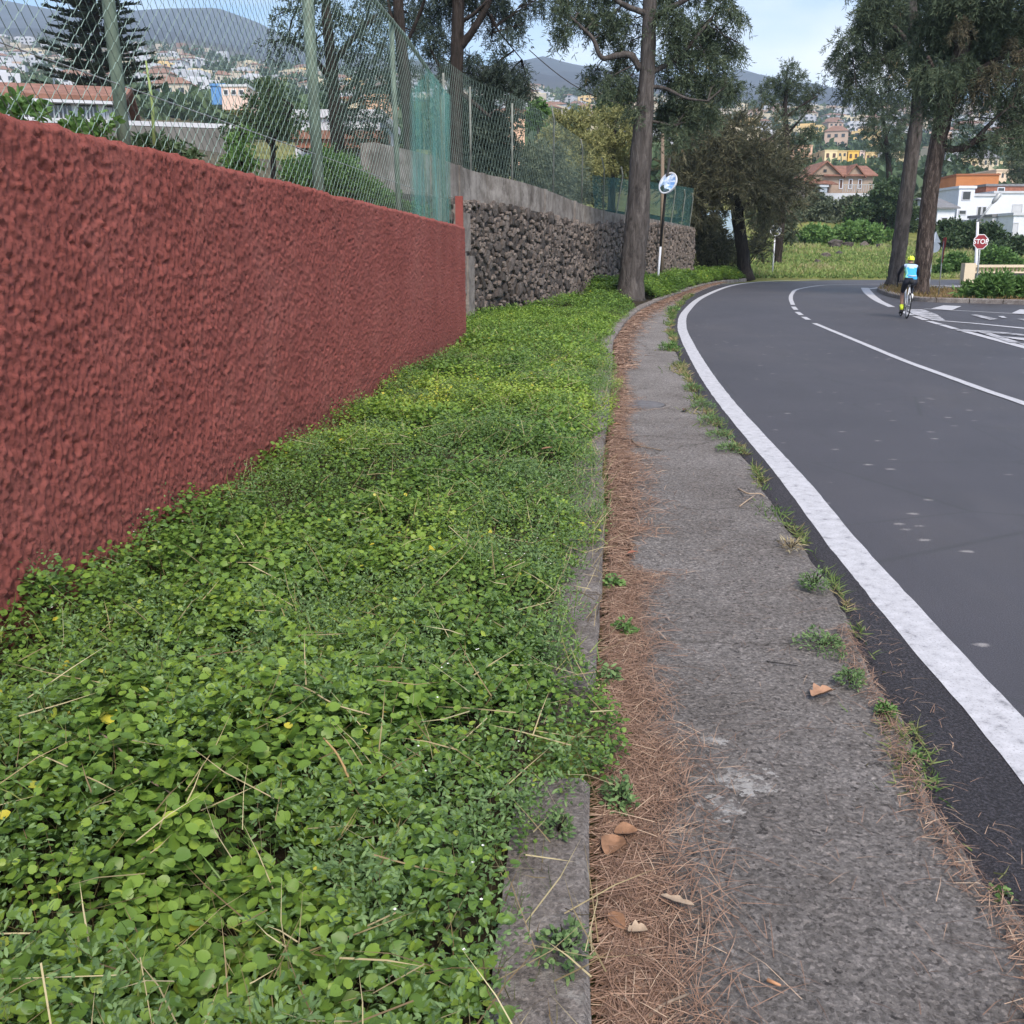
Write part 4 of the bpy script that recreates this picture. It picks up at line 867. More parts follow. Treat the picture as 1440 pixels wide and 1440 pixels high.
# smaller trees beyond the island
pine_like('young_tree', 'small dark tree standing left of the island pines, in front of the gabled house', 'tree', 108.0,
    [(1252, 290, .36), (1251, 260, .32), (1248, 215, .26), (1243, 175, .18), (1240, 140, .1)],
    [[(1249, 225, .08), (1238, 200, .06), (1228, 180, .04)], [(1249, 230, .08), (1262, 205, .06), (1272, 190, .04)], [(1246, 195, .06), (1258, 165, .05), (1266, 140, .03)]],
    [(1235, 110, 12), (1222, 125, 12), (1240, 135, 14), (1258, 128, 12), (1270, 140, 12), (1228, 150, 12), (1250, 155, 13), (1268, 165, 12), (1235, 172, 13), (1222, 185, 9), (1258, 182, 12), (1275, 190, 9), (1242, 195, 11), (1228, 205, 8), (1262, 205, 10), (1245, 215, 9), (1220, 170, 7), (1272, 215, 8), (1255, 110, 8)],
    (BARK_DARK, PINE), 30, 18, .8, (.38, .06), .4, base_z=5.2, dj=2.0, rs=.78)
pine_like('young_tree', 'grey leaved small tree at the right edge above the white house', 'tree', 124.0,
    [(1436, 300, .2), (1434, 280, .18), (1432, 240, .13), (1432, 215, .08)], [],
    [(1432, 218, 9), (1424, 228, 8), (1440, 230, 10), (1428, 242, 8), (1442, 248, 10), (1432, 255, 8), (1422, 246, 5)],
    (BARK_DARK, GREYG), 46, 10, .6, (.4, .11), .2, base_z=2.0, dj=1.0)
# yellow-green trees behind the stone wall
for (lab, y_, tr, cl, mt) in (
    ('tall yellowish green tree behind the parapet, just left of the tall roadside tree', 54, [(862, 300, .15), (862, 240, .12), (865, 180, .06)], [(855, 165, 18), (872, 160, 16), (862, 190, 22), (880, 195, 20), (845, 195, 18), (870, 222, 22), (850, 228, 20), (888, 228, 16), (840, 250, 16), (868, 252, 18), (885, 170, 12), (890, 255, 12)], YELLOWG),
    ('yellowish green tree between the net fence posts and the tall roadside tree', 48, [(815, 300, .15), (815, 240, .12), (818, 185, .06)], [(805, 172, 16), (825, 165, 15), (790, 165, 14), (810, 200, 22), (832, 205, 18), (790, 200, 20), (770, 190, 12), (820, 232, 20), (798, 235, 20), (838, 240, 14)], YELLOWG),
    ('grey green bushy tree close behind the parapet under the yellowish trees', 42, [(772, 300, .12), (772, 260, .09), (775, 225, .05)], [(760, 215, 16), (780, 225, 18), (745, 235, 18), (770, 248, 20), (800, 250, 18), (790, 270, 16), (755, 262, 16), (818, 262, 14), (735, 215, 12), (835, 275, 12), (740, 255, 12)], GREYG)):
    pine_like('bushy_tree', lab, 'tree', y_, tr, [], cl, (BARK_DARK, mt), 90, 13, .4, (.17, .065), .25, base_z=3.2, dj=1.4)
pine_like('round_tree', 'small dark green round tree between the net fence posts', 'tree', 60.0, [(756, 260, .1), (757, 200, .09), (757, 170, .05)], [], [(752, 160, 9), (764, 160, 10), (758, 150, 8), (760, 170, 8), (748, 168, 6)], (BARK_DARK, BRIGHT), 70, 9, .3, (.24, .1), .1, base_z=3.2, dj=.5)
pine_like('round_tree', 'dark round topped tree just left of the tall roadside trunk, above the yellowish trees', 'tree', 64.0, [(858, 260, .12), (860, 180, .1), (862, 150, .06)], [], [(850, 148, 9), (866, 140, 11), (875, 152, 10), (858, 158, 9), (882, 135, 9), (845, 158, 6)], (BARK_DARK, DEEP), 70, 9, .35, (.28, .1), .1, base_z=3.2, dj=.5)

# Norfolk pine in whorls
def norfolk():
    y = 62.0; b = at(152, 215, y); t = thing('norfolk_pine', 'tiered dark Norfolk pine beyond the white house at the left', 'tree', (b[0], y, 3.5))
    zt_ = at(150, -190, y)[2]; g = G(); g.tube([(b[0], y, 3.3), (b[0], y, zt_ * .6), (b[0], y, zt_)], [.32, .22, .04], 9); g.out('trunk', BARK_DARK, t, True)
    g = G(); L = Leaves(); z = at(150, 128, y)[2]; k = 0
    while z < zt_ - .3:
        f = (zt_ - z) / (zt_ - at(150, 128, y)[2]); ln = 3.1 * f ** .8 + .3; nb = 7
        for i in range(nb):
            a = 2 * PI * (i + .5 * (k % 2)) / nb + random.uniform(-.15, .15); l_ = ln * random.uniform(.85, 1.1); d = np.array([math.cos(a), math.sin(a), 0])
            pts = [np.array([b[0], y, z]) + d * l_ * q + np.array([0, 0, l_ * (.10 * q * q - .03)]) for q in (0, .35, .7, 1)]
            g.tube(pts, [.06, .045, .03, .012], 5, caps=False)
            n = int(60 * l_); q = rng.random(n) ** .8 * .92 + .1; P = np.array([b[0], y, z]) + d * (l_ * q)[:, None] + np.array([0, 0, 1.0]) * (l_ * (.10 * q * q - .03))[:, None]
            sd = np.array([-d[1], d[0], 0]); D = d * .7 + sd * rng.choice([-1, 1], n)[:, None] * .9 + np.array([0, 0, .35]) + rng.normal(size=(n, 3)) * .2
            L.add(T_DIA, P, D, np.tile([0, 0, 1.0], (n, 1)) + rng.normal(size=(n, 3)) * .3, .55 * rng.uniform(.6, 1.2, n) * (1.15 - .5 * q), .11, .35 + rng.normal(0, .2, n))
        z += .62 + .1 * random.random(); k += 1
    stuff(g.out('branches', BARK_DARK, t)); L.out('crown', PINE_BLUE, t)
norfolk()

# bushes
def bush(name, label, cat, y, clumps, mat, sprays=60, per=10, sl=.3, leaf=(.16, .08), base_z=0.0, dj=.6, droop=.1, light=0, tpl=T_DIA, group=None):
    C = [at(q[0], q[1], (q[3] if len(q) > 3 else y) + random.uniform(-dj, dj)) for q in clumps]; R = [q[2] * mpx(q[3] if len(q) > 3 else y) for q in clumps]
    b = (float(np.mean([c[0] for c in C])), y, base_z); t = thing(name, label, cat, b, group)
    g = G()
    for c, r in zip(C, R): g.tube([((b[0] + (c[0] - b[0]) * .5) if r > .3 else c[0], c[1], base_z - .1), (((b[0] + c[0] * 3) / 4) if r > .3 else c[0], c[1], (base_z + c[2]) / 2), c], [min(.05, r * .12), min(.035, r * .08), min(.015, r * .05)], 5, caps=False)
    stuff(g.out('stems', BARK_DARK, t)); L = Leaves(); foliage(L, C, R, sprays, per, sl, leaf[0], leaf[1], droop, .7, tpl, light, .85); L.out('leaves', mat, t); return t
bush('island_bush', 'large leafy green bush on the traffic island at the right edge', 'bush', 33.5, [(1366, 414, 9), (1385, 408, 10), (1403, 404, 11), (1422, 406, 11), (1440, 409, 12), (1393, 397, 7), (1380, 417, 8), (1408, 416, 9), (1432, 418, 9), (1356, 419, 6), (1410, 398, 6), (1465, 412, 12)], BRIGHT, 60, 9, .22, (.24, .075), .15, .6, -.35, -.08)
bush('bright_bush', 'left of two bright green bushes at the top of the grass slope', 'bush', 86.0, [(1130, 333, 9), (1145, 328, 10), (1158, 330, 9), (1120, 338, 7), (1140, 338, 9), (1165, 337, 6)], BRIGHT, 90, 9, .4, (.32, .16), 2.2, 1, light=.2)
bush('bright_bush', 'right of two bright green bushes at the top of the grass slope', 'bush', 88.0, [(1180, 330, 10), (1195, 325, 11), (1212, 324, 11), (1230, 328, 10), (1245, 332, 8), (1205, 334, 10), (1225, 337, 8), (1185, 338, 7)], BRIGHT, 90, 9, .4, (.32, .16), 2.2, 1, light=.25)
bush('hedge_bush', 'grey green flowering hedge below the gabled house terrace', 'hedge', 104.0, [(1130, 300, 14), (1150, 290, 14), (1170, 295, 14), (1140, 315, 14), (1162, 312, 13), (1185, 305, 14), (1180, 318, 10), (1120, 318, 10), (1195, 288, 11), (1145, 278, 7)], GREYG, 110, 9, .5, (.4, .2), 3.5, 1.5, light=-.06)
bush('hedge_bush', 'dark green hedge right of the flowering hedge, behind the young tree', 'hedge', 100.0, [(1210, 295, 14), (1228, 290, 15), (1245, 285, 16), (1262, 290, 15), (1215, 312, 12), (1235, 310, 14), (1255, 312, 14), (1200, 310, 10), (1275, 300, 14), (1240, 268, 11), (1252, 262, 11), (1278, 320, 10)], DEEP, 110, 9, .5, (.4, .2), 3.0, 1.5)
bush('hedge_bush', 'dark hedge below the white houses, left of the stop sign', 'hedge', 82.0, [(1325, 325, 9), (1340, 322, 11), (1355, 328, 11), (1368, 322, 8), (1335, 338, 10), (1352, 342, 10), (1320, 345, 10), (1310, 335, 8), (1372, 338, 8)], DEEP, 110, 9, .45, (.3, .16), 1.0, 1.2, light=-.05)
bush('hedge_bush', 'dark hedge below the white houses, right of the stop sign', 'hedge', 80.0, [(1400, 330, 9), (1415, 342, 10), (1432, 345, 12), (1450, 348, 13), (1396, 342, 9), (1420, 355, 11), (1440, 360, 12), (1405, 352, 9), (1392, 322, 6)], DEEP, 110, 9, .45, (.3, .16), 1.0, 1.2, light=-.02)
bush('rounded_bush', 'light green rounded bush behind the balustrade beside the stop sign', 'bush', 66.0, [(1395, 360, 10), (1408, 362, 10), (1420, 368, 8), (1385, 365, 7), (1398, 372, 9), (1428, 374, 7)], BRIGHT, 80, 9, .3, (.26, .14), 0.0, .8, light=-.03)
bush('rounded_bush', 'mid green bush beside the red and white roadside sign', 'bush', 63.0, [(1335, 370, 9), (1346, 368, 10), (1352, 376, 9), (1338, 380, 9), (1328, 376, 7), (1318, 382, 5)], BRIGHT, 80, 9, .3, (.25, .13), 0.0, .8, light=-.1)
def yw(u, back=.42): return (RW_A - .24 - back) / ((u - 720) / FPX / 1.06 - RW_S)
bush('wall_top_bush', 'bright green bush spilling along the top of the red wall behind the fence', 'bush', 10.2, [(u, v, r, yw(u)) for u, v, r in [(425, 243, 13), (450, 240, 16), (475, 247, 17), (500, 259, 15), (440, 258, 12), (470, 262, 14), (520, 270, 11), (408, 250, 9), (495, 268, 11), (540, 280, 8), (460, 226, 9), (485, 234, 9)]], BRIGHT, 150, 12, .12, (.035, .018), 1.85, .15, -.2, tpl=T_HEX)
bush('wall_top_bush', 'low green weeds along the red wall top by the shade net', 'bush', 13.4, [(u, v, r, yw(u)) for u, v, r in [(560, 287, 7), (578, 294, 6), (596, 301, 6), (548, 283, 6)]], BRIGHT, 70, 10, .1, (.045, .022), 1.85, .1, -.2)
bush('wall_top_plant', 'broad leaved green plant behind the fence at the left edge', 'plant', 5.3, [(8, 158, 11), (32, 156, 12), (26, 136, 8), (46, 166, 9), (18, 145, 8)], BRIGHT, 6, 5, .06, (.062, .030), 1.9, .12, .1, .05, tpl=T_ROUND)
bush('wall_top_plant', 'small pale green weeds behind the fence beside the first post', 'plant', 5.6, [(110, 178, 8), (125, 185, 8), (148, 168, 6), (140, 185, 6), (95, 175, 5)], BRIGHT, 12, 6, .05, (.045, .026), 1.85, .15, .1, .05, tpl=T_HEX)
bush('wall_top_plant', 'low dark green weeds on the wall top right of the first post', 'plant', 6.4, [(215, 205, 9), (235, 210, 9), (255, 215, 7), (200, 200, 7), (270, 222, 6)], DEEP, 26, 8, .05, (.045, .02), 1.85, .15, .1, .1)
g = G(); pA, pB = at(205, 85, 6.2), at(217, 205, 6.2); g.tube([pB, [(a + b) / 2 + .01 for a, b in zip(pA, pB)], pA], [.012, .010, .005], 6)
tag(g.out('plant_cane', simple('pale_green_cane', (0.28, 0.36, 0.13), .6, .3), None, True, pB), 'single tall yellowish green cane behind the fence right of the first post', 'cane')
bush('dense_thicket', 'dark thicket of branches under the olive brown tree past the stone wall end', 'thicket', 60.0, [(985, 340, 16), (1005, 345, 15), (1020, 352, 13), (990, 365, 12), (1010, 368, 12), (1028, 372, 9), (975, 325, 12), (1000, 325, 12), (1070, 350, 8), (1075, 335, 8)], OLIVE, 60, 10, .7, (.4, .06), .1, 2, 0, -.05)
bush('slope_bush', 'pale yellowish bush between the two leaning trunks on the slope', 'bush', 74.0, [(1068, 358, 7), (1062, 368, 7), (1075, 366, 7), (1070, 378, 7), (1080, 376, 6), (1058, 345, 6)], YELLOWG, 60, 9, .3, (.25, .1), .2, .8)
bush('blue_panel_shrub', 'grey green shrub screening the pale wall behind the leaning tree', 'shrub', 76.0, [(1005, 318, 10), (1070, 318, 10), (1082, 308, 9), (1100, 320, 10), (1112, 310, 9), (1060, 305, 7), (1110, 330, 8), (985, 312, 8)], GREYG, 60, 9, .4, (.3, .12), .8, .8, light=-.12)

# rough grass on the slope and the far verge
def grass_field():
    L = Leaves(); n = 42000
    x = rng.uniform(6, 62, n); y = 59.8 + rng.random(n) ** 1.3 * 33; keep = (x / y > .19) & (x / y < .56); x, y = x[keep], y[keep]; z = zt(x, y); n = len(x)
    pt = fbm(x / 4, y / 2.5, 60, 4); h = .12 + .5 * np.clip(pt - .35, 0, 1) * rng.random(n)
    L.add(T_DIA, np.stack([x, y, z - .03], 1), np.stack([rng.normal(0, .5, n), rng.normal(0, .5, n), np.ones(n)], 1), rng.normal(size=(n, 3)), h * 1.5, .07 + .08 * rng.random(n), pt * 1.5 - .25 + rng.normal(0, .15, n))
    m_ = leafmat('rough_grass', [(0, (.095, .14, .045)), (.4, (.17, .25, .075)), (.72, (.27, .33, .115)), (1, (.36, .33, .18))], .7, .25, .15); return L.out('slope_grass', m_)
grass_field()
def rocks():
    for i, (u, v, r) in enumerate(((1172, 342, .8), (1192, 341, .6), (1215, 340, .55), (1162, 350, .5), (1236, 343, .4), (1150, 354, .35), (1180, 348, .4))):
        p = at(u, v, 88 - (v - 338) * 1.2); o = bpy.data.objects.new('boulder', SM[i % 14]); link(o); zz_ = float(zt(np.array([p[0]]), np.array([p[1]]))[0])
        o.location = (p[0], p[1], zz_ + r * .25); o.scale = (r * 1.5, r, r); o['group'] = 'boulders along the top of the grass slope'
        o['label'] = 'rough brown boulder among the row at the top of the grass slope'; o['category'] = 'boulder'
rocks()

# ------------------------------------------------------------------ buildings
def xy(u, v, y): p = at(u, v, y); return p[0], p[1]
def building(name, label, u0, u1, vt, vb, y, depth, wall, wins=(), roof=None, yaw=0.0, winmat=GLASS, group=None, cat='house', sink=4.0, doors=(), roofmat=TILE, frames=True, rh=1.4, over=.35):
    A = at(u0, vb, y); B = at(u1, vb, y); z0 = A[2]; z1 = at((u0 + u1) / 2, vt, y)[2]; w = B[0] - A[0]; H = z1 - z0
    t = thing(name, label, cat, (A[0], y, z0), group); Mx = Matrix.Translation((A[0], y, z0)) @ Matrix.Rotation(yaw, 4, 'Z')
    g = G(); g.box(0, w, 0, depth, -sink, H, 0, Mx); g.out('walls', wall, t)
    for (a, b, c, d, *mm) in wins:
        g = G(); x0, x1, h0, h1 = a * w, b * w, c * H, d * H; fr = .07
        if frames:
            for (q0, q1, q2, q3) in ((x0 - fr, x0, h0 - fr, h1 + fr), (x1, x1 + fr, h0 - fr, h1 + fr), (x0, x1, h1, h1 + fr), (x0, x1, h0 - fr, h0)): g.box(q0, q1, -.06, .02, q2, q3, 0, Mx)
            wf = g.out('window', WHITE if wall not in (WHITE, OFFWHITE) else OFFWHITE, t)
            gg = G(); gg.box(x0, x1, -.03, .02, h0, h1, 0, Mx); gg.out('pane', mm[0] if mm else winmat, wf)
        else:
            g.box(x0, x1, -.04, .02, h0, h1, 0, Mx); g.out('window', mm[0] if mm else winmat, t)
    g = G(); o = over
    if roof == 'hip':
        i_ = min(w, depth) * .45; g.add([Mx @ Vector(v) for v in [(-o, -o, H), (w + o, -o, H), (w + o, depth + o, H), (-o, depth + o, H), (i_, depth / 2, H + rh), (w - i_, depth / 2, H + rh), (-o, -o, H - .15), (w + o, -o, H - .15), (w + o, depth + o, H - .15), (-o, depth + o, H - .15)]], [(0, 1, 5, 4), (1, 2, 5), (2, 3, 4, 5), (3, 0, 4), (6, 7, 1, 0), (7, 8, 2, 1), (8, 9, 3, 2), (9, 6, 0, 3), (9, 8, 7, 6)])
        g.out('roof', roofmat, t)
    elif roof == 'flat':
        g.box(-.12, w + .12, -.12, depth + .12, H + .003, H + .25, 0, Mx); g.out('roof', roofmat, t)
    elif roof == 'gable_x':      # ridge along the front
        g.add([Mx @ Vector(v) for v in [(-o, -o, H - .1), (w + o, -o, H - .1), (w + o, depth + o, H - .1), (-o, depth + o, H - .1), (-o, depth / 2, H + rh), (w + o, depth / 2, H + rh), (-o, -o, H + .05), (w + o, -o, H + .05), (w + o, depth + o, H + .05), (-o, depth + o, H + .05), (-o, depth / 2, H + rh + .15), (w + o, depth / 2, H + rh + .15)]], [(6, 7, 11, 10), (8, 9, 10, 11), (1, 0, 4, 5), (3, 2, 5, 4), (0, 1, 7, 6), (2, 3, 9, 8), (0, 6, 10, 4), (4, 10, 9, 3), (1, 5, 11, 7), (5, 2, 8, 11)])
        g.out('roof', roofmat, t); g = G(); g.add([Mx @ Vector(v) for v in [(0, 0, H), (0, depth, H), (0, depth / 2, H + rh * .93), (w, 0, H), (w, depth, H), (w, depth / 2, H + rh * .93)]], [(0, 1, 2), (4, 3, 5)]); g.out('gable', wall, t)
    return t, Mx, w, H

# white house at the far left: two bays with arched windows, tiled roof
t, Mx, w, H = building('white_house', 'low white house with terracotta roof and arched windows at the far left', -60, 152, 131, 165, 36, 7.0, WHITE, (), 'gable_x', .28, sink=3, rh=.75, over=.35)
for a, b in ((.57, .71), (.755, .87), (.35, .5), (.92, .975)):
    n_ = 9; x0, x1 = a * w, b * w; ht = H * .62; V = [(x0, -.02, H * .02), (x1, -.02, H * .02)] + [((x0 + x1) / 2 + (x1 - x0) / 2 * math.cos(PI * k / n_), -.02, ht + (H * .22) * math.sin(PI * k / n_)) for k in range(n_ + 1)]
    V2 = [(v[0], .05, v[2]) for v in V]; n_ = len(V); F = [tuple(range(n_))] + [tuple(range(2 * n_ - 1, n_ - 1, -1))] + [(k, k + n_, (k + 1) % n_ + n_, (k + 1) % n_) for k in range(n_)]
    wo = part('window', [Mx @ Vector(v) for v in V + V2], F, GLASS, t); g = G()
    for k in range(1, 5): xk = x0 + (x1 - x0) * k / 5; g.box(xk - .025, xk + .025, -.05, -.021, H * .02, ht, 0, Mx)
    stuff(g.out('grille', OFFWHITE, wo))
g = G(); g.box(-.3, w + .3, -.42, -.002, H - .22, H - .12, 0, Mx); g.out('eave_band', OFFWHITE, t)
building('garden_wall', 'long white capped garden wall behind the fence left of the small tree', -60, 330, 161, 168, 31, .3, OFFWHITE, (), None, .30, cat='wall', sink=.0)
building('garden_wall', 'weathered grey wall below the white capped garden wall', -60, 330, 168.5, 232, 30.95, .3, GREYW, (), None, .30, cat='wall', sink=.5)
building('garden_wall', 'low grey block wall behind the shade net', 500, 622, 225, 305, 20.5, .3, GREYW, (), None, .0, cat='wall', sink=.5)
building('small_house', 'small white house behind the thick fence post above a red lean-to', 415, 535, 166, 205, 34, 5, OFFWHITE, ((.55, .65, .3, .7), (.2, .28, .35, .7)), 'flat', 0, sink=3, roofmat=OFFWHITE)
building('lean_to', 'red tiled lean-to roof in front of the small white house', 415, 535, 196, 203, 32, 1.6, BRICK, (), 'flat', 0, cat='shed', sink=.1)
building('peach_house', 'peach coloured house glimpsed through the shade net', 515, 545, 137, 152, 90, 8, PEACH, (), 'flat', 0, sink=1.2, roofmat=PEACH)
building('peach_house', 'smaller peach house left of the other, behind the green net', 485, 505, 137, 150, 95, 8, CREAM, (), 'hip', 0, sink=1.2, rh=.7)
building('blue_shed', 'bright blue sheeted shed among the trees seen through the fence', 297, 316, 121, 131, 120, 6, BLUE, (), 'flat', 0, cat='shed', sink=1.2, roofmat=BLUE)
building('pale_block', 'pale pink flat roofed block right of the blue shed', 312, 348, 122, 138, 118, 8, simple('pale_pink_wall', (.62, .46, .40)), ((.1, .25, .3, .7), (.4, .55, .3, .7), (.7, .85, .3, .7)), 'flat', 0, sink=1.2, roofmat=OFFWHITE)
building('pink_house', 'pink and cream house between the forked tree and the dark round tree', 700, 738, 155, 175, 130, 8, PEACH, ((.15, .3, .3, .7), (.6, .75, .3, .7)), 'hip', 0, sink=6, rh=.9)
# gabled house with terracotta roof
t, Mx, w, H = building('gabled_house', 'beige house with terracotta gables on the slope right of the slim tree', 1138, 1226, 245.5, 271, 120, 7.5, STUCCO, ((.475, .515, .25, .72), (.625, .665, .25, .72), (.775, .815, .25, .72)), None, 0, sink=4, winmat=SHUTTER)
def gable(px0, px1, zlo, zhi, yb, yf, wallmat, nm='gable_roof'):
    xm = (px0 + px1) / 2; o = .35; sl = (zhi - zlo) / ((px1 - px0) / 2)
    g = G(); V = []
    for yy in (yf - .3, yb):
        for (x_, z_) in ((px0 - o, zlo - o * sl), (xm, zhi), (px1 + o, zlo - o * sl)): V += [(x_, yy, z_), (x_, yy, z_ + .18)]
    g.add([Mx @ Vector(v) for v in V], [(1, 3, 9, 7), (3, 5, 11, 9), (0, 6, 8, 2), (2, 8, 10, 4), (0, 2, 3, 1), (2, 4, 5, 3), (6, 7, 9, 8), (8, 9, 11, 10), (0, 1, 7, 6), (4, 10, 11, 5)]); g.out(nm, TILE, t)
    g = G(); g.add([Mx @ Vector(v) for v in [(px0, yf + .01, zlo - .01), (px1, yf + .01, zlo - .01), (xm, yf + .01, zhi - .02), (px0, yf + .3, zlo), (px1, yf + .3, zlo), (xm, yf + .3, zhi - .02)]], [(0, 1, 2), (4, 3, 5)]); g.out('gable', wallmat, t)
gable(w * .0, w * .46, H * .98, H + 1.35, 7.2, -.25, STUCCO)
gable(w * .58, w * .82, H * 1.0, H + 1.0, 5.0, -.2, STUCCO)
g = G(); g.add([Mx @ Vector(v) for v in [(w * .2, -.45, H - .05), (w + .4, -.45, H - .05), (w + .3, 3.5, H + 1.25), (w * .2, 3.5, H + 1.25), (w + .4, 7.4, H - .05), (w * .2, 7.4, H - .05), (w * .2, -.45, H - .2), (w + .4, -.45, H - .2)]], [(0, 1, 2, 3), (3, 2, 4, 5), (6, 7, 1, 0), (1, 4, 2)]); g.out('main_roof', TILE, t)
g = G(); g.add([Mx @ Vector(v) for v in [(-.2 * w, -2.2, H * .52), (w * .36, -2.2, H * .42), (w * .36, -.02, H * .62), (-.2 * w, -.02, H * .92), (-.2 * w, -2.2, H * .46), (w * .36, -2.2, H * .36)]], [(0, 1, 2, 3), (4, 5, 1, 0)]); g.out('porch_roof', TILE, t)
g = G(); g.box(w * .19, w * .24, -.29, -.2, H * 1.12, H * 1.28, 0, Mx); g.out('window', GLASS, t)
g = G(); g.box(w * .2, w * .3, -.05, -.002, H * .05, H * .5, 0, Mx); g.out('door', SHUTTER, t)
g = G()
for xk in np.linspace(w * .46, w, 16): g.box(xk - .03, xk + .03, -1.75, -1.69, .0, .75, 0, Mx)
g.box(w * .46, w, -1.76, -1.68, .75, .82, 0, Mx); stuff(g.out('railing', GALV, t))
g = G(); g.box(w * .30, w * .44, -1.75, -1.65, 0, 1.2, 0, Mx); 
building('terrace_wall', 'white terrace wall in front of the beige gabled house', 1152, 1227, 271.5, 281, 118, 1.6, OFFWHITE, (), None, 0, cat='wall', sink=2.5)
building('glass_shelter', 'small blue grey glazed shelter on the white terrace wall', 1153, 1163, 263, 271, 118, 1, SIGNBACK, (), 'flat', 0, cat='shelter', sink=.0, roofmat=WHITE)
# white houses on the right
building('orange_house', 'flat roofed orange house above the white houses on the right', 1343, 1400, 247, 268, 150, 9, ORANGE, (), 'flat', -.12, sink=9, roofmat=simple('dark_orange_cap', (.30, .11, .05)))
building('white_house', 'tall white house tower with a dark square window below the orange house', 1342, 1364, 265, 330, 104, 6, WHITE, ((.25, .72, .76, .93), (.15, .55, .45, .52)), 'flat', 0, sink=3, roofmat=WHITE)
building('white_house', 'long white house with paired narrow windows right of the tower', 1359.5, 1400, 276, 330, 106, 7, WHITE, ((.28, .38, .38, .72), (.45, .55, .38, .72)), 'flat', 0, sink=3, roofmat=OFFWHITE)
building('white_house', 'wide white house with a single shuttered window at the right edge', 1392, 1470, 272, 325, 112, 7, WHITE, ((.36, .52, .42, .70),), 'flat', 0, sink=3, roofmat=OFFWHITE, winmat=OFFWHITE)
building('white_house', 'small white gabled house with a triangular dark window left of the tower', 1315, 1343, 292, 330, 100, 6, WHITE, ((.28, .58, .35, .62),), 'gable_x', .25, sink=3, roofmat=SLATE, rh=.9)
building('white_house', 'lower white house with two small windows in front, right of the stop sign', 1392, 1432, 305, 338, 96, 5, OFFWHITE, ((.12, .28, .30, .58), (.42, .58, .20, .55)), 'flat', 0, sink=3, roofmat=SLATE)
building('white_house', 'white house front with a broad pale door at the right edge', 1421, 1470, 303, 342, 93, 6, WHITE, ((.02, .14, .15, .72, OFFWHITE), (.4, .7, .2, .7)), 'flat', 0, sink=3, roofmat=OFFWHITE)
building('yellow_house', 'low cream house front with brown shutters behind the lamp post', 1372, 1392, 312, 332, 98, 4, CREAM, ((.28, .52, .15, .85), (.68, .9, .15, .85)), 'flat', 0, sink=3, roofmat=OFFWHITE, winmat=SHUTTER)
building('roof_terrace', 'brick red roof terrace structure on the wide white house', 1386, 1470, 262, 271.5, 116, 3, BRICK, ((.2, .3, .2, .75),), 'flat', 0, cat='terrace', sink=1, roofmat=SLATE)
# flat blocks further up the hill, low sun put into their yellow wall colours
aw = lambda nx_, nz_: [((i + .25) / nx_, (i + .7) / nx_, (j + .3) / nz_, (j + .75) / nz_) for i in range(nx_) for j in range(nz_)]
for i, (u0, u1, vt, vb, mt, nw, lab) in enumerate((
    (1112, 1140, 205, 245, PEACH, (3, 3), 'peach apartment block half behind the olive brown tree'), (1158, 1176, 212, 240, PALEY, (2, 2), 'pale yellow apartment block, leftmost of the sunlit row'), (1177, 1190, 213, 232, YELLOW, (2, 2), 'small yellow apartment block second in the sunlit row'),
    (1191, 1206, 213, 240, simple('sunlit_strong_yellow_wall', (.74, .46, .10)), (2, 2), 'strong yellow apartment block in the middle of the sunlit row'), (1207, 1214, 213, 240, simple('pinkish_wall', (.66, .50, .44)), (1, 2), 'narrow pinkish block beside the strong yellow one'), (1215, 1232, 215, 242, YELLOW, (2, 2), 'yellow apartment block right of the narrow pinkish block'),
    (1233, 1246, 216, 240, OFFWHITE, (2, 2), 'off-white block at the right end of the sunlit row'), (1262, 1281, 214, 240, PALEY, (2, 2), 'pale yellow block glimpsed between the young tree and the pine'),
    (1327, 1344, 212, 250, OFFWHITE, (2, 3), 'tall off-white block just right of the plated pine trunk'), (1344, 1372, 224, 250, PALEY, (3, 2), 'cream apartment block left of the grey hipped roof block'), (1373, 1402, 222, 250, CREAM, (4, 2), 'cream apartment block under a grey hipped roof'), (1403, 1436, 228, 252, PALEY, (4, 2), 'pale yellow apartment block right of the hipped roof block'),
    (1398, 1430, 240, 268, simple('pale_peach_wall', (.70, .54, .40)), (5, 2), 'pale peach house with small windows right of the orange house'))):
    building('apartment_block', lab, u0, u1, vt, vb, 295 if i < 12 else 180, 12, mt, aw(*nw), 'hip' if i == 10 else 'flat', 0, cat='apartment block', sink=14, roofmat=SLATE if i == 10 else mt, frames=False, rh=3.5, winmat=SHUTTER if i % 2 else GLASS)
building('pale_wall', 'pale blue white wall glimpsed under the olive brown tree', 985, 1034, 296, 325, 78, .4, simple('pale_blue_wall', (.42, .55, .66)), (), None, 0, cat='wall', sink=1)

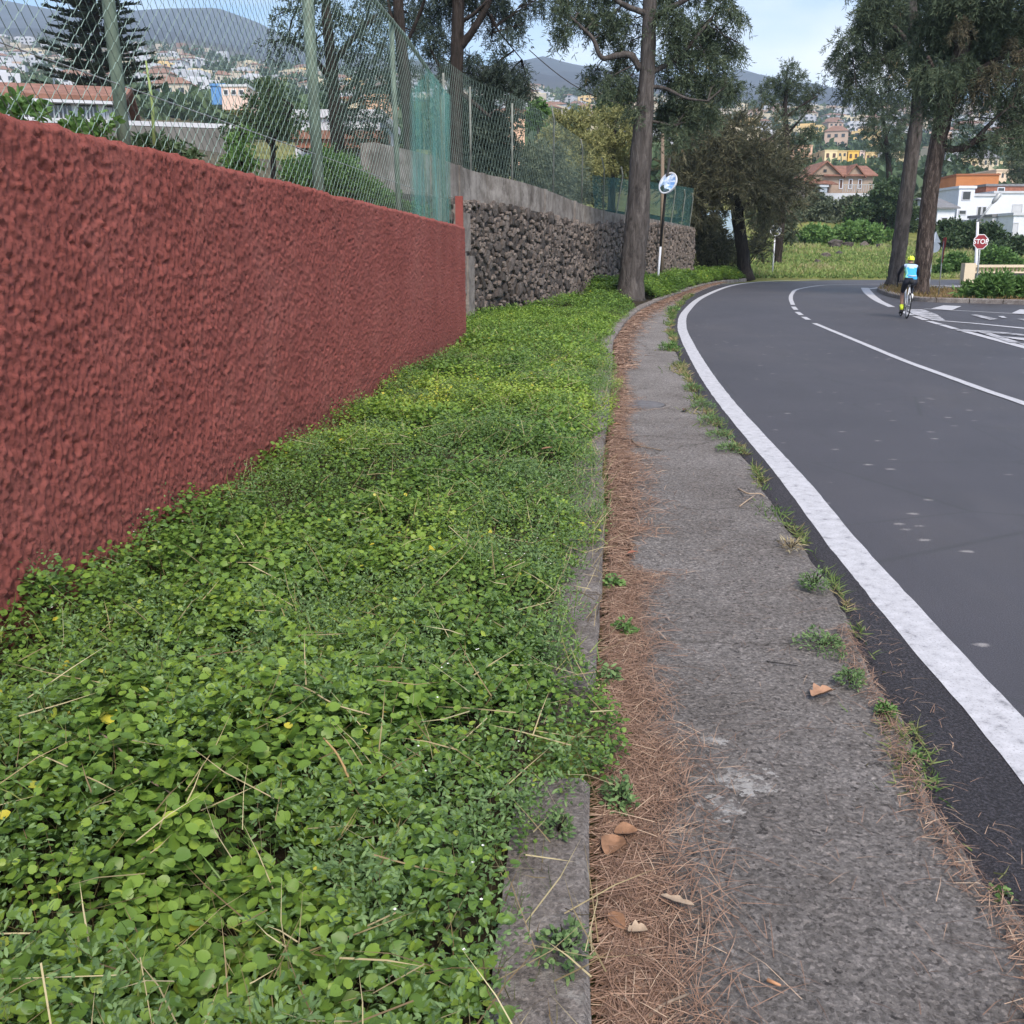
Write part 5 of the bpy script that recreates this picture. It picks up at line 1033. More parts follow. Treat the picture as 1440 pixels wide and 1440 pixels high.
# far town on the hillside
FTILE = simple('hazed_tile', (.25, .15, .115), .9, .1, .2, .5); FCREAM = simple('hazed_cream', (.50, .44, .36), .9, .1, .1, .5); FPALE = simple('hazed_pale_yellow', (.56, .49, .36), .9, .1, .1, .5); FPEACH = simple('hazed_peach', (.48, .36, .29), .9, .1, .1, .5)  # far town tones dulled to stand in for distance haze
def town():
    tri_roof = [(0, 1, 5, 4), (1, 2, 5), (2, 3, 4, 5), (3, 0, 4)]
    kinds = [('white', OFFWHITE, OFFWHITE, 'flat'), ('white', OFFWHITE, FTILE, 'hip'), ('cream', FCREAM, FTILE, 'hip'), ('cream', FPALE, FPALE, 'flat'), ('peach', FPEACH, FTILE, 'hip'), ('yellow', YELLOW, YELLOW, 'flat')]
    lab = {('white', 'flat'): 'small white flat roofed house on the far hillside', ('white', 'hip'): 'small white tile roofed house on the far hillside', ('cream', 'hip'): 'small cream tile roofed house on the far hillside', ('cream', 'flat'): 'small pale yellow flat roofed house on the far hillside', ('peach', 'hip'): 'small peach tile roofed house on the far hillside', ('yellow', 'flat'): 'small deep yellow flat roofed house on the far hillside'}
    meshes = []
    for (nm, wm, rm, rf) in kinds:
        g = G(); g.box(-.5, .5, -.5, .5, -.8, .5)
        if rf == 'hip': g.add([(-.55, -.55, .5), (.55, -.55, .5), (.55, .55, .5), (-.55, .55, .5), (-.2, 0, .8), (.2, 0, .8)], tri_roof, 1)
        else: g.box(-.3, .2, -.2, .3, .5, .66, 1)
        for k in (-.3, 0, .3):
            for q in (-.1, .28): g.box(k - .07, k + .07, -.515, -.49, q - .08, q + .08, 2)
        meshes.append(np_mesh('far_house', np.concatenate(g.V), g.F, [wm, rm, GLASS], midx=g.M))
    cnt = 0; tries = 0; R_ = random.Random(3); used = []
    zones = [(0, 345, 300, 1200, 1.0), (345, 620, 300, 1200, .5), (690, 900, 330, 1200, .9), (1000, 1440, 330, 1230, 1.0)]
    while cnt < 290 and tries < 5000:
        tries += 1; zn = R_.choices(zones, [1.5, .6, 1.0, 1.7])[0]; u = R_.uniform(zn[0], zn[1]); y = zn[2] + (zn[3] - zn[2]) * R_.random() ** .75; x = (u - 720) / FPX * y * 1.06
        if any(abs(x - a) < 9 and abs(y - b) < 14 for a, b in used): continue
        if u > 1100 and y < 340: continue
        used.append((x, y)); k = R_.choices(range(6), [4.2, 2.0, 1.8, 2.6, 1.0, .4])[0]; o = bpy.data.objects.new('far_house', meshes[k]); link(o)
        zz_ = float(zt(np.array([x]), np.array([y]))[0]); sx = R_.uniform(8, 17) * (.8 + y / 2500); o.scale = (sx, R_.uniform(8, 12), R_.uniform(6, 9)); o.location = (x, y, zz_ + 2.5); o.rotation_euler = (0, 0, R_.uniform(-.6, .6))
        o['label'] = lab[(kinds[k][0], kinds[k][3])]; o['category'] = 'house'; o['group'] = kinds[k][0] + ' ' + kinds[k][3] + ' roofed houses scattered over the far hillside'; cnt += 1
    # beyond the three hundred: the tiny rest of the town
    g = G(); cols = [OFFWHITE, FCREAM, FTILE, FPEACH]
    for i in range(420):
        u = R_.uniform(-20, 1460); y = R_.uniform(500, 1350); x = (u - 720) / FPX * y * 1.06; zz_ = float(zt(np.array([x]), np.array([y]))[0]); s = R_.uniform(3.5, 8)
        g.box(x - s, x + s * R_.uniform(.4, 1), y - 4, y + 4, zz_ - 3, zz_ + R_.uniform(3, 6), R_.choices(range(4), [3, 3, 1, 1])[0])
    stuff(g.out('far_town', cols))
    # clumps of trees between the houses
    L = Leaves(); n = 5200; u = rng.uniform(-20, 1460, n); y = 135 + 1150 * rng.random(n) ** 1.5; x = (u - 720) / FPX * y * 1.06; ok = fbm(x / 60, y / 60, 71, 3) > .43; x, y = x[ok], y[ok]
    ok = ~((x > 30) & (y < 160)); x, y = x[ok], y[ok]
    z = zt(x, y); n = len(x); per = 26; r = rng.uniform(1.6, 4.0, n) * (.75 + y / 1500)
    d = unit(rng.normal(size=(n, per, 3)).reshape(-1, 3)).reshape(n, per, 3); P = np.stack([x, y, z + r * .7], 1)[:, None] + d * r[:, None, None] * np.array([1.2, 1.2, .8]) * rng.uniform(.5, 1, (n, per, 1))
    k = n * per; cl = np.repeat(rng.normal(.42, .2, n), per); L.add(T_DIA, P.reshape(k, 3), rng.normal(size=(k, 3)), rng.normal(size=(k, 3)), np.repeat(r, per) * .9, np.repeat(r, per) * .6, cl + rng.normal(0, .1, k)); L.out('hillside_trees', DEEP)
town()

# ------------------------------------------------------------------ traffic island
def island():
    pts = catmull(gpl([(1600, 436), (1500, 431), (1440, 428.5), (1370, 426.5), (1300, 424.5), (1265, 420.5), (1244, 415), (1234, 409.5), (1240, 405), (1262, 402.8)]), 6)[:, :2]
    back = np.array([(p[0], p[1]) for p in gpl([(1320, 409), (1400, 411.5), (1500, 414), (1600, 417)])]); loop = np.concatenate([pts, back])
    n = len(loop); V = [(*p, .12) for p in loop]; struct(part('island_soil', V, [tuple(range(n))[::-1]], leaf_ground))
    k = struct(bpy.data.objects.new('island_kerb', None)); link(k)
    P = resample(np.c_[pts, np.zeros(len(pts))], .33)[:, :2]; d = unit(np.gradient(P, axis=0)); nr = np.stack([d[:, 1], -d[:, 0]], 1)
    cen = loop.mean(0); sgn = np.sign(np.sum((cen - P) * nr, 1).mean()); nr *= sgn
    for i in range(0, len(P) - 3, 3):
        V = []; j_ = range(i, i + 4)
        for j in j_:
            e0 = 0.012 * (1 if j == i else (-1 if j == i + 3 else 0)); q = P[j] + d[j] * e0
            V += [(*(q - nr[j] * .02), -.02), (*(q - nr[j] * .01), .12), (*(q + nr[j] * .02), .15), (*(q + nr[j] * .2), .152), (*(q + nr[j] * .2), -.02)]
        F = [(a * 5 + b, a * 5 + b + 1, (a + 1) * 5 + b + 1, (a + 1) * 5 + b) for a in range(3) for b in range(4)] + [(4, 3, 2, 1, 0), (15, 16, 17, 18, 19)]
        part('kerb_stone', V, F, KERB, k)
    L = Leaves(); m_ = 7000; x = rng.uniform(loop[:, 0].min(), 26, m_); y = rng.uniform(31, 48, m_)
    inside = np.zeros(m_, bool); xs, ys_ = loop[:, 0], loop[:, 1]; j = n - 1
    for i in range(n):
        c_ = ((ys_[i] > y) != (ys_[j] > y)) & (x < (xs[j] - xs[i]) * (y - ys_[i]) / (ys_[j] - ys_[i] + 1e-9) + xs[i]); inside ^= c_; j = i
    x, y = x[inside], y[inside]; m_ = len(x)
    L.add(T_DIA, np.stack([x, y, np.full(m_, .11)], 1), np.stack([rng.normal(0, .7, m_), rng.normal(0, .7, m_), np.ones(m_)], 1), rng.normal(size=(m_, 3)), .10 + .1 * rng.random(m_), .03, rng.random(m_)); L.out('island_grass', leafmat('dry_island_grass', [(0, (.12, .09, .035)), (.5, (.2, .17, .06)), (1, (.30, .2, .1))], .7, .2, .15))
leaf_ground = simple('dry_litter_soil', (.14, .09, .05), .95, .1, .4, 3, bump=.02)
island()
# cream balustrade over a dark wall
def balustrade():
    y = 50.5; a = at(1357, 395, y); b = at(1475, 398, y); zt_ = at(1400, 373, y)[2]; zb = at(1400, 382.5, y)[2]
    t = thing('balustrade_wall', 'dark garden wall topped by a cream balustrade at the right edge', 'wall', (a[0], y, 0))
    g = G(); x1 = at(1370, 390, y)[0]; g.box(x1, b[0], y, y + .3, -.1, zb - .06); g.out('wall_base', DARKWALL, t)
    g = G(); g.box(a[0] - .1, x1 - .003, y - .05, y + .4, -.1, zt_ + .1); g.out('pier', CREAM, t)
    g = G(); g.box(x1, b[0], y - .04, y + .34, zb - .057, zb + .02); g.out('plinth', CREAM, t)
    g = G(); g.box(x1, b[0], y - .06, y + .36, zt_ - .1, zt_ + .02); g.out('handrail', CREAM, t)
    h = zt_ - .102 - zb - .02; pr = [(.05, 0), (.035, .12), (.055, .35), (.03, .72), (.05, 1)]
    V = []; s = 7
    for (r, q) in pr: V += [(math.cos(2 * PI * k / s) * r, math.sin(2 * PI * k / s) * r, q * h) for k in range(s)]
    F = [(i * s + k, i * s + (k + 1) % s, (i + 1) * s + (k + 1) % s, (i + 1) * s + k) for i in range(4) for k in range(s)]; me = np_mesh('baluster', V, F, CREAM, smooth=True)
    x = x1 + .12; 
    while x < b[0] - .1:
        o = bpy.data.objects.new('baluster', me); link(o, t); o.location = (x - a[0], .15, zb + .021); x += .185
balustrade()

# ------------------------------------------------------------------ poles, signs and mirrors
def text_mesh(txt, size, M_, mat, name, parent, extrude=.004):
    cu = bpy.data.curves.new('lettering', 'FONT'); cu.body = txt; cu.size = size; cu.align_x = 'CENTER'; cu.align_y = 'CENTER'; cu.extrude = extrude; cu.offset = size * .02
    o = bpy.data.objects.new('lettering', cu); link(o); dg = bpy.context.evaluated_depsgraph_get(); me = bpy.data.meshes.new_from_object(o.evaluated_get(dg)); bpy.data.objects.remove(o)
    V = np.array([M_ @ v.co for v in me.vertices]); F = [tuple(p.vertices) for p in me.polygons]; bpy.data.meshes.remove(me)
    return part(name, V, F, mat, parent)
def stop_sign():
    y = 44.0; b = gp(1373, 400); b = (at(1373, 400, y)[0], y, 0); zc = at(1379, 340, y)[2]; xc = at(1379, 340, y)[0]; r = 10.6 * mpx(y)
    t = thing('stop_sign', 'red octagonal STOP sign on a grey pole beyond the island bush', 'road sign', b)
    g = G(); g.tube([(b[0], y, -.1), ((b[0] + xc) / 2, y, zc * .5), (xc, y + .05, zc + .25)], .035, 10); g.out('pole', GALV, t, True)
    def octa(rr, y0, y1, mat, nm):
        V = [(xc + rr * math.cos(PI / 8 + k * PI / 4), yy, zc + rr * math.sin(PI / 8 + k * PI / 4)) for yy in (y0, y1) for k in range(8)]
        return part(nm, V, [tuple(range(8)), tuple(range(15, 7, -1))] + [(k, k + 8, (k + 1) % 8 + 8, (k + 1) % 8) for k in range(8)], mat, t)
    octa(r, y - .02, y, SIGNWHITE, 'border'); octa(r * .9, y - .026, y - .021, SIGNRED, 'panel')
    text_mesh('STOP', r * .82, Matrix.Translation((xc, y - .031, zc)) @ Matrix.Rotation(PI / 2, 4, 'X'), SIGNWHITE, 'lettering', t)
stop_sign()
def lamp():
    y = 51.5; b = at(1369, 394, y); t = thing('street_lamp', 'white street lamp post with a raised side arm behind the stop sign', 'street lamp', (b[0], y, 0)); tp = at(1375, 312, y); e = at(1397, 284, y)
    g = G(); g.tube([(b[0], y, -.1), (b[0] + .02, y, 1), tp], [.10, .085, .06], 10); g.out('pole', WHITE, t, True)
    g = G(); g.tube([tp, [(p + q) / 2 for p, q in zip(tp, e)], e], [.055, .05, .04], 8); g.out('arm', GALV, t, True)
    d = (Vector(e) - Vector(tp)).normalized(); e2 = Vector(e) + d * .55; g = G(); g.tube([Vector(e) - d * .1, Vector(e) + d * .1, Vector(e) + d * .4, e2], [.05, .12, .13, .05], 8); g.out('lamp_head', GALV, t, True)
lamp()
def mirror(lab, u, v, rpx, ub, vb, y, nrm, bands, base_z=.1):
    b = at(ub, vb, y); c = at(u, v, y); r = rpx * mpx(y); t = thing('traffic_mirror', lab, 'traffic mirror', (b[0], y, base_z)); nrm = Vector(nrm).normalized()
    zj = bands; j = (b[0] + (c[0] - b[0]) * .25, y, base_z + (c[2] - base_z) * zj)
    g = G(); g.tube([(b[0], y, base_z - .2), j], .045, 8); g.out('pole', WHITE, t, True)
    if zj < 1:
        g = G(); g.tube([j, (c[0] - .12, y + .05, c[2]), (c[0] - .02, y + .1, c[2] + r * 2.2)], .05, 8); g.out('pole', DARKPOLE, t, True)
    c = Vector(c) + nrm * .1
    g = G(); g.disc(c, nrm, r, 28, .05, 0, prof=[(r * .3, -.12), (r * .95, -.06), (r * 1.0, .0), (r * .99, .03), (r * .93, .02)]); g.out('rim', WHITE, t, True)
    g = G(); g.disc(c + nrm * .005, nrm, r * .94, 28, .01, r * .22, prof=[(r * .94, 0), (r * .7, r * .09), (r * .45, r * .165), (r * .2, r * .205)]); g.out('mirror_glass', MIRROR, t, True)
mirror('round convex traffic mirror on a white and dark pole beside the tall trunk', 941.5, 259, 15, 924, 396, 40.0, (-.72, -.60, .36), .42)
mirror('small round traffic mirror on a thin pale pole under the olive brown tree', 1091, 324, 7.5, 1086, 386, 62.0, (-.3, -.9, -.05), 1.0)
p = at(934, 320, 43.5); q = at(932, 178, 43.5); t = thing('utility_pole', 'thin grey wooden utility pole behind the mirror pole', 'utility pole', (p[0], 43.5, .1)); g = G(); g.tube([(p[0], 43.5, -.1), q], [.09, .07], 8); g.out('pole', TWIG, t, True)
def edge_signs():
    y = 39.0; b = at(1306, 410, y); c = at(1314, 348, y); t = thing('road_sign', 'grey backed round and triangular road sign on a pale pole behind the plated pine', 'road sign', (b[0], y, .1)); zc = c[2]
    g = G(); g.tube([(b[0], y + .02, -.1), (c[0] - .06, y + .02, zc), (c[0], y + .02, zc + .55)], .03, 8); g.out('pole', WHITE, t, True)
    g = G(); g.disc((c[0], y - .03, zc), (-.25, -1, 0), 6.8 * mpx(y), 20, .02); g.out('round_panel', SIGNBACK, t)
    z1 = zc + .18; g = G(); V = [(c[0] - .22, y - .001, z1), (c[0] + .22, y - .001, z1), (c[0], y - .001, z1 + .42)]; g.add(V + [(a, b_ + .015, c_) for a, b_, c_ in V], [(0, 1, 2), (5, 4, 3), (0, 3, 4, 1), (1, 4, 5, 2), (2, 5, 3, 0)]); g.out('triangle_panel', SIGNBACK, t)
    y = 34.5; b = at(1319, 423, y); c = at(1327, 352, y); t = thing('road_sign', 'red and white give way sign seen almost edge-on, on a thin pole', 'road sign', (b[0], y, .12))
    g = G(); g.tube([(b[0], y, 0), (c[0] - .02, y + .02, c[2]), (c[0], y + .02, c[2] + .3)], .02, 8); g.out('pole', GALV, t, True)
    def tri(s, yo, mat, nm):
        M_ = Matrix.Translation((c[0], y - yo, c[2])) @ Matrix.Rotation(math.radians(74), 4, 'Z'); V = [(-.42 * s, 0, .34 * s), (.42 * s, 0, .34 * s), (.3 * s, 0, .42 * s), (-.3 * s, 0, .42 * s), (.05 * s, 0, -.42 * s), (-.05 * s, 0, -.42 * s)]
        o_ = [(0, 5, 4, 1, 2, 3)]; VV = [M_ @ Vector(v) for v in V] + [M_ @ Vector((v[0], .012, v[2])) for v in V]; ring = [0, 5, 4, 1, 2, 3]
        return part(nm, VV, [tuple(ring), tuple(i + 6 for i in reversed(ring))] + [(ring[k], ring[k] + 6, ring[(k + 1) % 6] + 6, ring[(k + 1) % 6]) for k in range(6)], mat, t)
    tri(1.0, 0, SIGNRED, 'border'); g = tri(.62, .012, SIGNWHITE, 'panel')
    pz = [(c[0] - .035, y - .06, c[2] + .05), (c[0] + .06, y - .06, c[2] + .05)]
edge_signs()
# overhead cable
a, b = Vector(at(744, 70, 47)), Vector(at(898, 150, 44)); g = G(); g.tube([a.lerp(b, k / 10) + Vector((0, 0, -.5 * math.sin(PI * k / 10))) for k in range(11)], .022, 5)
tag(g.out('overhead_cable', DARKPOLE, None, False, tuple(a)), 'black overhead cable slanting across to the tall trunk', 'cable')

# ------------------------------------------------------------------ cyclist
def cyclist():
    SCALE = .93; base = Vector((10.05, 25.6, 0)); yaw = math.radians(-12); lean = math.radians(-3)
    MB = Matrix.Translation(base) @ Matrix.Rotation(yaw, 4, 'Z') @ Matrix.Rotation(-lean, 4, 'Y') @ Matrix.Scale(SCALE, 4)
    frame_m = simple('white_bike_frame', (.68, .69, .72), .35, .5, .05, 4); rubber = BLACK; metal = simple('bike_metal', (.25, .25, .27), .4, .5, .1, 9, .6)
    bk = thing('road_bicycle', 'white framed road bicycle ridden by the cyclist', 'bicycle', base)
    def out(g, nm, mat, par): g.V = [np.array([MB @ Vector(v) for v in V]) for V in g.V]; return g.out(nm, mat, par, True)
    def ring(c, R, r, n=30, s=6): return [(c[0], c[1] + R * math.cos(2 * PI * k / n), c[2] + R * math.sin(2 * PI * k / n)) for k in range(n + 1)]
    for wy in (-.42, .57):
        c = (0, wy, .34); g = G(); g.tube(ring(c, .325, 0), .016, 7, caps=False); w = out(g, 'wheel', rubber, bk)
        g = G(); g.tube(ring(c, .298, 0), .013, 6, caps=False); out(g, 'rim', metal, w)
        g = G()
        for k in range(14):
            a = 2 * PI * k / 14; g.tube([(.02 * (-1) ** k, wy, .34), (0, wy + .295 * math.cos(a), .34 + .295 * math.sin(a))], .0022, 3, caps=False)
        stuff(out(g, 'spokes', metal, w)); g = G(); g.tube([(-.05, wy, .34), (.05, wy, .34)], .02, 8); out(g, 'hub', metal, w)
    bb, st, ht, hb = (0, 0, .28), (0, -.17, .82), (0, .44, .90), (0, .46, .76)
    g = G()
    for a, b, r in ((bb, st, .018), (bb, hb, .022), (st, ht, .017), (ht, hb, .02)): g.tube([a, b], r, 8)
    for sx in (-.05, .05): g.tube([(sx * .4, 0, .28), (sx, -.42, .34)], .011, 6); g.tube([(sx * .3, -.16, .78), (sx, -.42, .34)], .009, 6); 
    out(g, 'frame', frame_m, bk); g = G()
    for sx in (-.045, .045): g.tube([(sx * .5, .46, .76), (sx, .5, .55), (sx, .57, .34)], .012, 6)
    out(g, 'fork', frame_m, bk)
    g = G(); g.tube([st, (0, -.21, .95)], .014, 7); out(g, 'seat_post', metal, bk)
    g = G(); g.tube([(0, -.35, .965), (0, -.28, .97), (0, -.18, .97), (0, -.06, .965)], [.055, .065, .035, .018], 8); out(g, 'saddle', rubber, bk)
    g = G(); g.tube([ht, (0, .50, .95)], .016, 7); g.tube([(-.2, .5, .955), (-.12, .5, .96), (.12, .5, .96), (.2, .5, .955)], .014, 7)
    for sx in (-.2, .2): g.tube([(sx, .5, .955), (sx, .58, .95), (sx * 1.03, .61, .90), (sx * 1.05, .57, .83), (sx * 1.05, .48, .81)], .014, 7)
    out(g, 'handlebar', rubber, bk)
    g = G(); g.tube([(-.06, 0, .28), (.06, 0, .28)], .02, 8); g.tube([(-.075, 0, .28), (-.08, -.02, .12)], .011, 6); g.tube([(.075, 0, .28), (.08, .02, .44)], .011, 6); g.tube(ring((.055, 0, .28), .09, 0, 18), .006, 5, caps=False); out(g, 'crankset', metal, bk)
    for (px, py, pz) in ((-.11, -.02, .115), (.11, .02, .445)): g = G(); g.box(px - .045, px + .045, py - .04, py + .04, pz - .012, pz + .012); out(g, 'pedal', rubber, bk)
    # body: one continuous skinned mesh
    J = {}; E = []; 
    def j(n, p, r, par=None): J[n] = (len(J), p, r); (E.append((J[par][0], J[n][0])) if par else None)
    j('pelvis', (0, -.19, 1.03), (.155, .12)); j('waist', (0, -.06, 1.15), (.135, .10), 'pelvis'); j('chest', (0, .08, 1.28), (.185, .12), 'waist'); j('upper', (0, .17, 1.37), (.13, .09), 'chest'); j('neck', (0, .25, 1.43), (.055, .055), 'upper'); j('skull', (0, .31, 1.51), (.075, .085), 'neck'); j('crown', (0, .335, 1.575), (.07, .075), 'skull')
    for s, n in ((-1, 'l'), (1, 'r')):
        j('sh' + n, (s * .19, .19, 1.36), (.062, .06), 'upper'); j('el' + n, (s * .255, .33, 1.15), (.042, .042), 'sh' + n); j('wr' + n, (s * .21, .53, .995), (.029, .029), 'el' + n); j('pa' + n, (s * .205, .585, .975), (.036, .026), 'wr' + n)
        for f, (dx, dl) in enumerate(((-.022, .045), (-.007, .05), (.008, .048), (.022, .04))):
            j(f'f{n}{f}', (s * .205 + dx, .585 + dl, .955 - .004 * f), (.010, .010), 'pa' + n); j(f'g{n}{f}', (s * .205 + dx, .590 + dl * .6, .925), (.008, .008), f'f{n}{f}')
        j('t' + n, (s * .205 - s * .04, .575, .955), (.010, .010), 'pa' + n)
        j('hip' + n, (s * .10, -.16, .98), (.105, .10), 'pelvis')
        kn, an, toe = ((s * .115, .17, .66), (s * .105, -.07, .205), (s * .105, .07, .15)) if s < 0 else ((s * .115, .24, .84), (s * .105, -.03, .53), (s * .105, .10, .485))
        j('th' + n, tuple((a + b) / 2 for a, b in zip((s * .105, -.14, .97), kn)), (.085, .085), 'hip' + n); j('kn' + n, kn, (.056, .058), 'th' + n); j('ca' + n, tuple(a * .65 + b * .35 for a, b in zip(kn, an)), (.056, .058), 'kn' + n); j('an' + n, an, (.034, .036), 'ca' + n); j('toe' + n, toe, (.036, .028), 'an' + n)
    me = bpy.data.meshes.new('body'); names = list(J); me.from_pydata([J[n][1] for n in names], E, []); o = bpy.data.objects.new('body', me); link(o)
    sk = o.modifiers.new('skin', 'SKIN'); sk.use_smooth_shade = True; ss = o.modifiers.new('sub', 'SUBSURF'); ss.levels = 2
    for k, n in enumerate(names):
        v = me.skin_vertices[0].data[k]; v.radius = J[n][2]; v.use_root = (k == 0)
    dg = bpy.context.evaluated_depsgraph_get(); em = bpy.data.meshes.new_from_object(o.evaluated_get(dg)); V = np.array([v.co[:] for v in em.vertices]); F = [tuple(p.vertices) for p in em.polygons]; cen = [np.mean(V[list(f)], 0) for f in F]; bpy.data.objects.remove(o)
    skin = simple('skin', (.27, .155, .11), .55, .3, .08, 8); jersey = simple('blue_jersey', (.045, .33, .62), .7, .2, .06, 9); teal = simple('pale_teal_panel', (.22, .60, .50), .7, .2, .06, 9); dark = simple('black_lycra', (.016, .018, .028), .6, .3, .1, 9); pale = simple('pale_blue_yoke', (.40, .52, .68), .7, .2, .06, 9)
    mi = []
    for c in cen:
        x, y, z = c; arm = abs(x) > .165 + max(0, (1.25 - z)) * .05 and y > .1
        if z > 1.43: k = 0 if z > 1.455 else 3
        elif arm and z > .9 and y > .12: k = 3 if not (y > .56) else 3
        elif z > 1.06 and y > -.3 and abs(x) < .19 and not (y > .45): k = 4 if z > 1.33 else (2 if x < -.095 else 1)
        elif z > .62 and y < .2 and (z > .70 or y < .1): k = 3
        else: k = 0
        if k == 0 and z < .62 and y > .3: k = 3
        mi.append(k)
    per = thing('person', 'cyclist riding away in blue jersey, black shorts and bright yellow helmet', 'person', base)
    part('body', np.array([MB @ Vector(v) for v in V]), F, [skin, jersey, teal, dark, pale], per, None, True, mi)
    neon = simple('neon_yellow', (.66, .78, .04), .45, .4, .05, 6)
    # helmet
    g = G(); hc = Vector((0, .315, 1.555)); n = 16; Vh = []
    for a in range(7):
        th = a / 6 * PI * .56
        for b in range(n): ph = 2 * PI * b / n; Vh.append(hc + Vector((math.sin(th) * math.cos(ph) * .098, math.sin(th) * math.sin(ph) * .135, math.cos(th) * .10)))
    Fh = [(a * n + b, a * n + (b + 1) % n, (a + 1) * n + (b + 1) % n, (a + 1) * n + b) for a in range(6) for b in range(n)]; g.add(Vh, Fh); hel = out(g, 'helmet', neon, per)
    g = G()
    for xk in (-.05, 0, .05): g.tube([(xk, .315 - .115, 1.585 - abs(xk) * .3), (xk, .315 - .06, 1.648 - abs(xk) * .5), (xk, .32, 1.662 - abs(xk) * .5)], .010, 5)
    out(g, 'vent', dark, hel)
    for s, an, toe in ((-1, (-.105, -.07, .205), (-.105, .08, .145)), (1, (.105, -.03, .53), (.105, .11, .475))):
        g = G(); g.tube([(an[0], an[1] - .045, an[2] - .07), (an[0], an[1] + .0, an[2] - .045), (toe[0], (an[1] + toe[1]) / 2, (an[2] + toe[2]) / 2 - .03), (toe[0], toe[1] + .04, toe[2] - .025)], [.035, .045, .042, .026], 9); sh = out(g, 'shoe', rubber, per)
        g = G(); kn = (s * .115, .17, .66) if s < 0 else (s * .115, .24, .84); up = tuple(a * .72 + b * .28 for a, b in zip(an, kn)); g.tube([an, up], [.043, .055], 9); out(g, 'sock', neon if s < 0 else SIGNWHITE, per)
    # pocket band of the jersey
    g = G(); g.tube([(-.10, -.262, 1.13), (0, -.29, 1.12), (.10, -.262, 1.13)], .022, 6); out(g, 'pocket_band', pale, per)
cyclist()

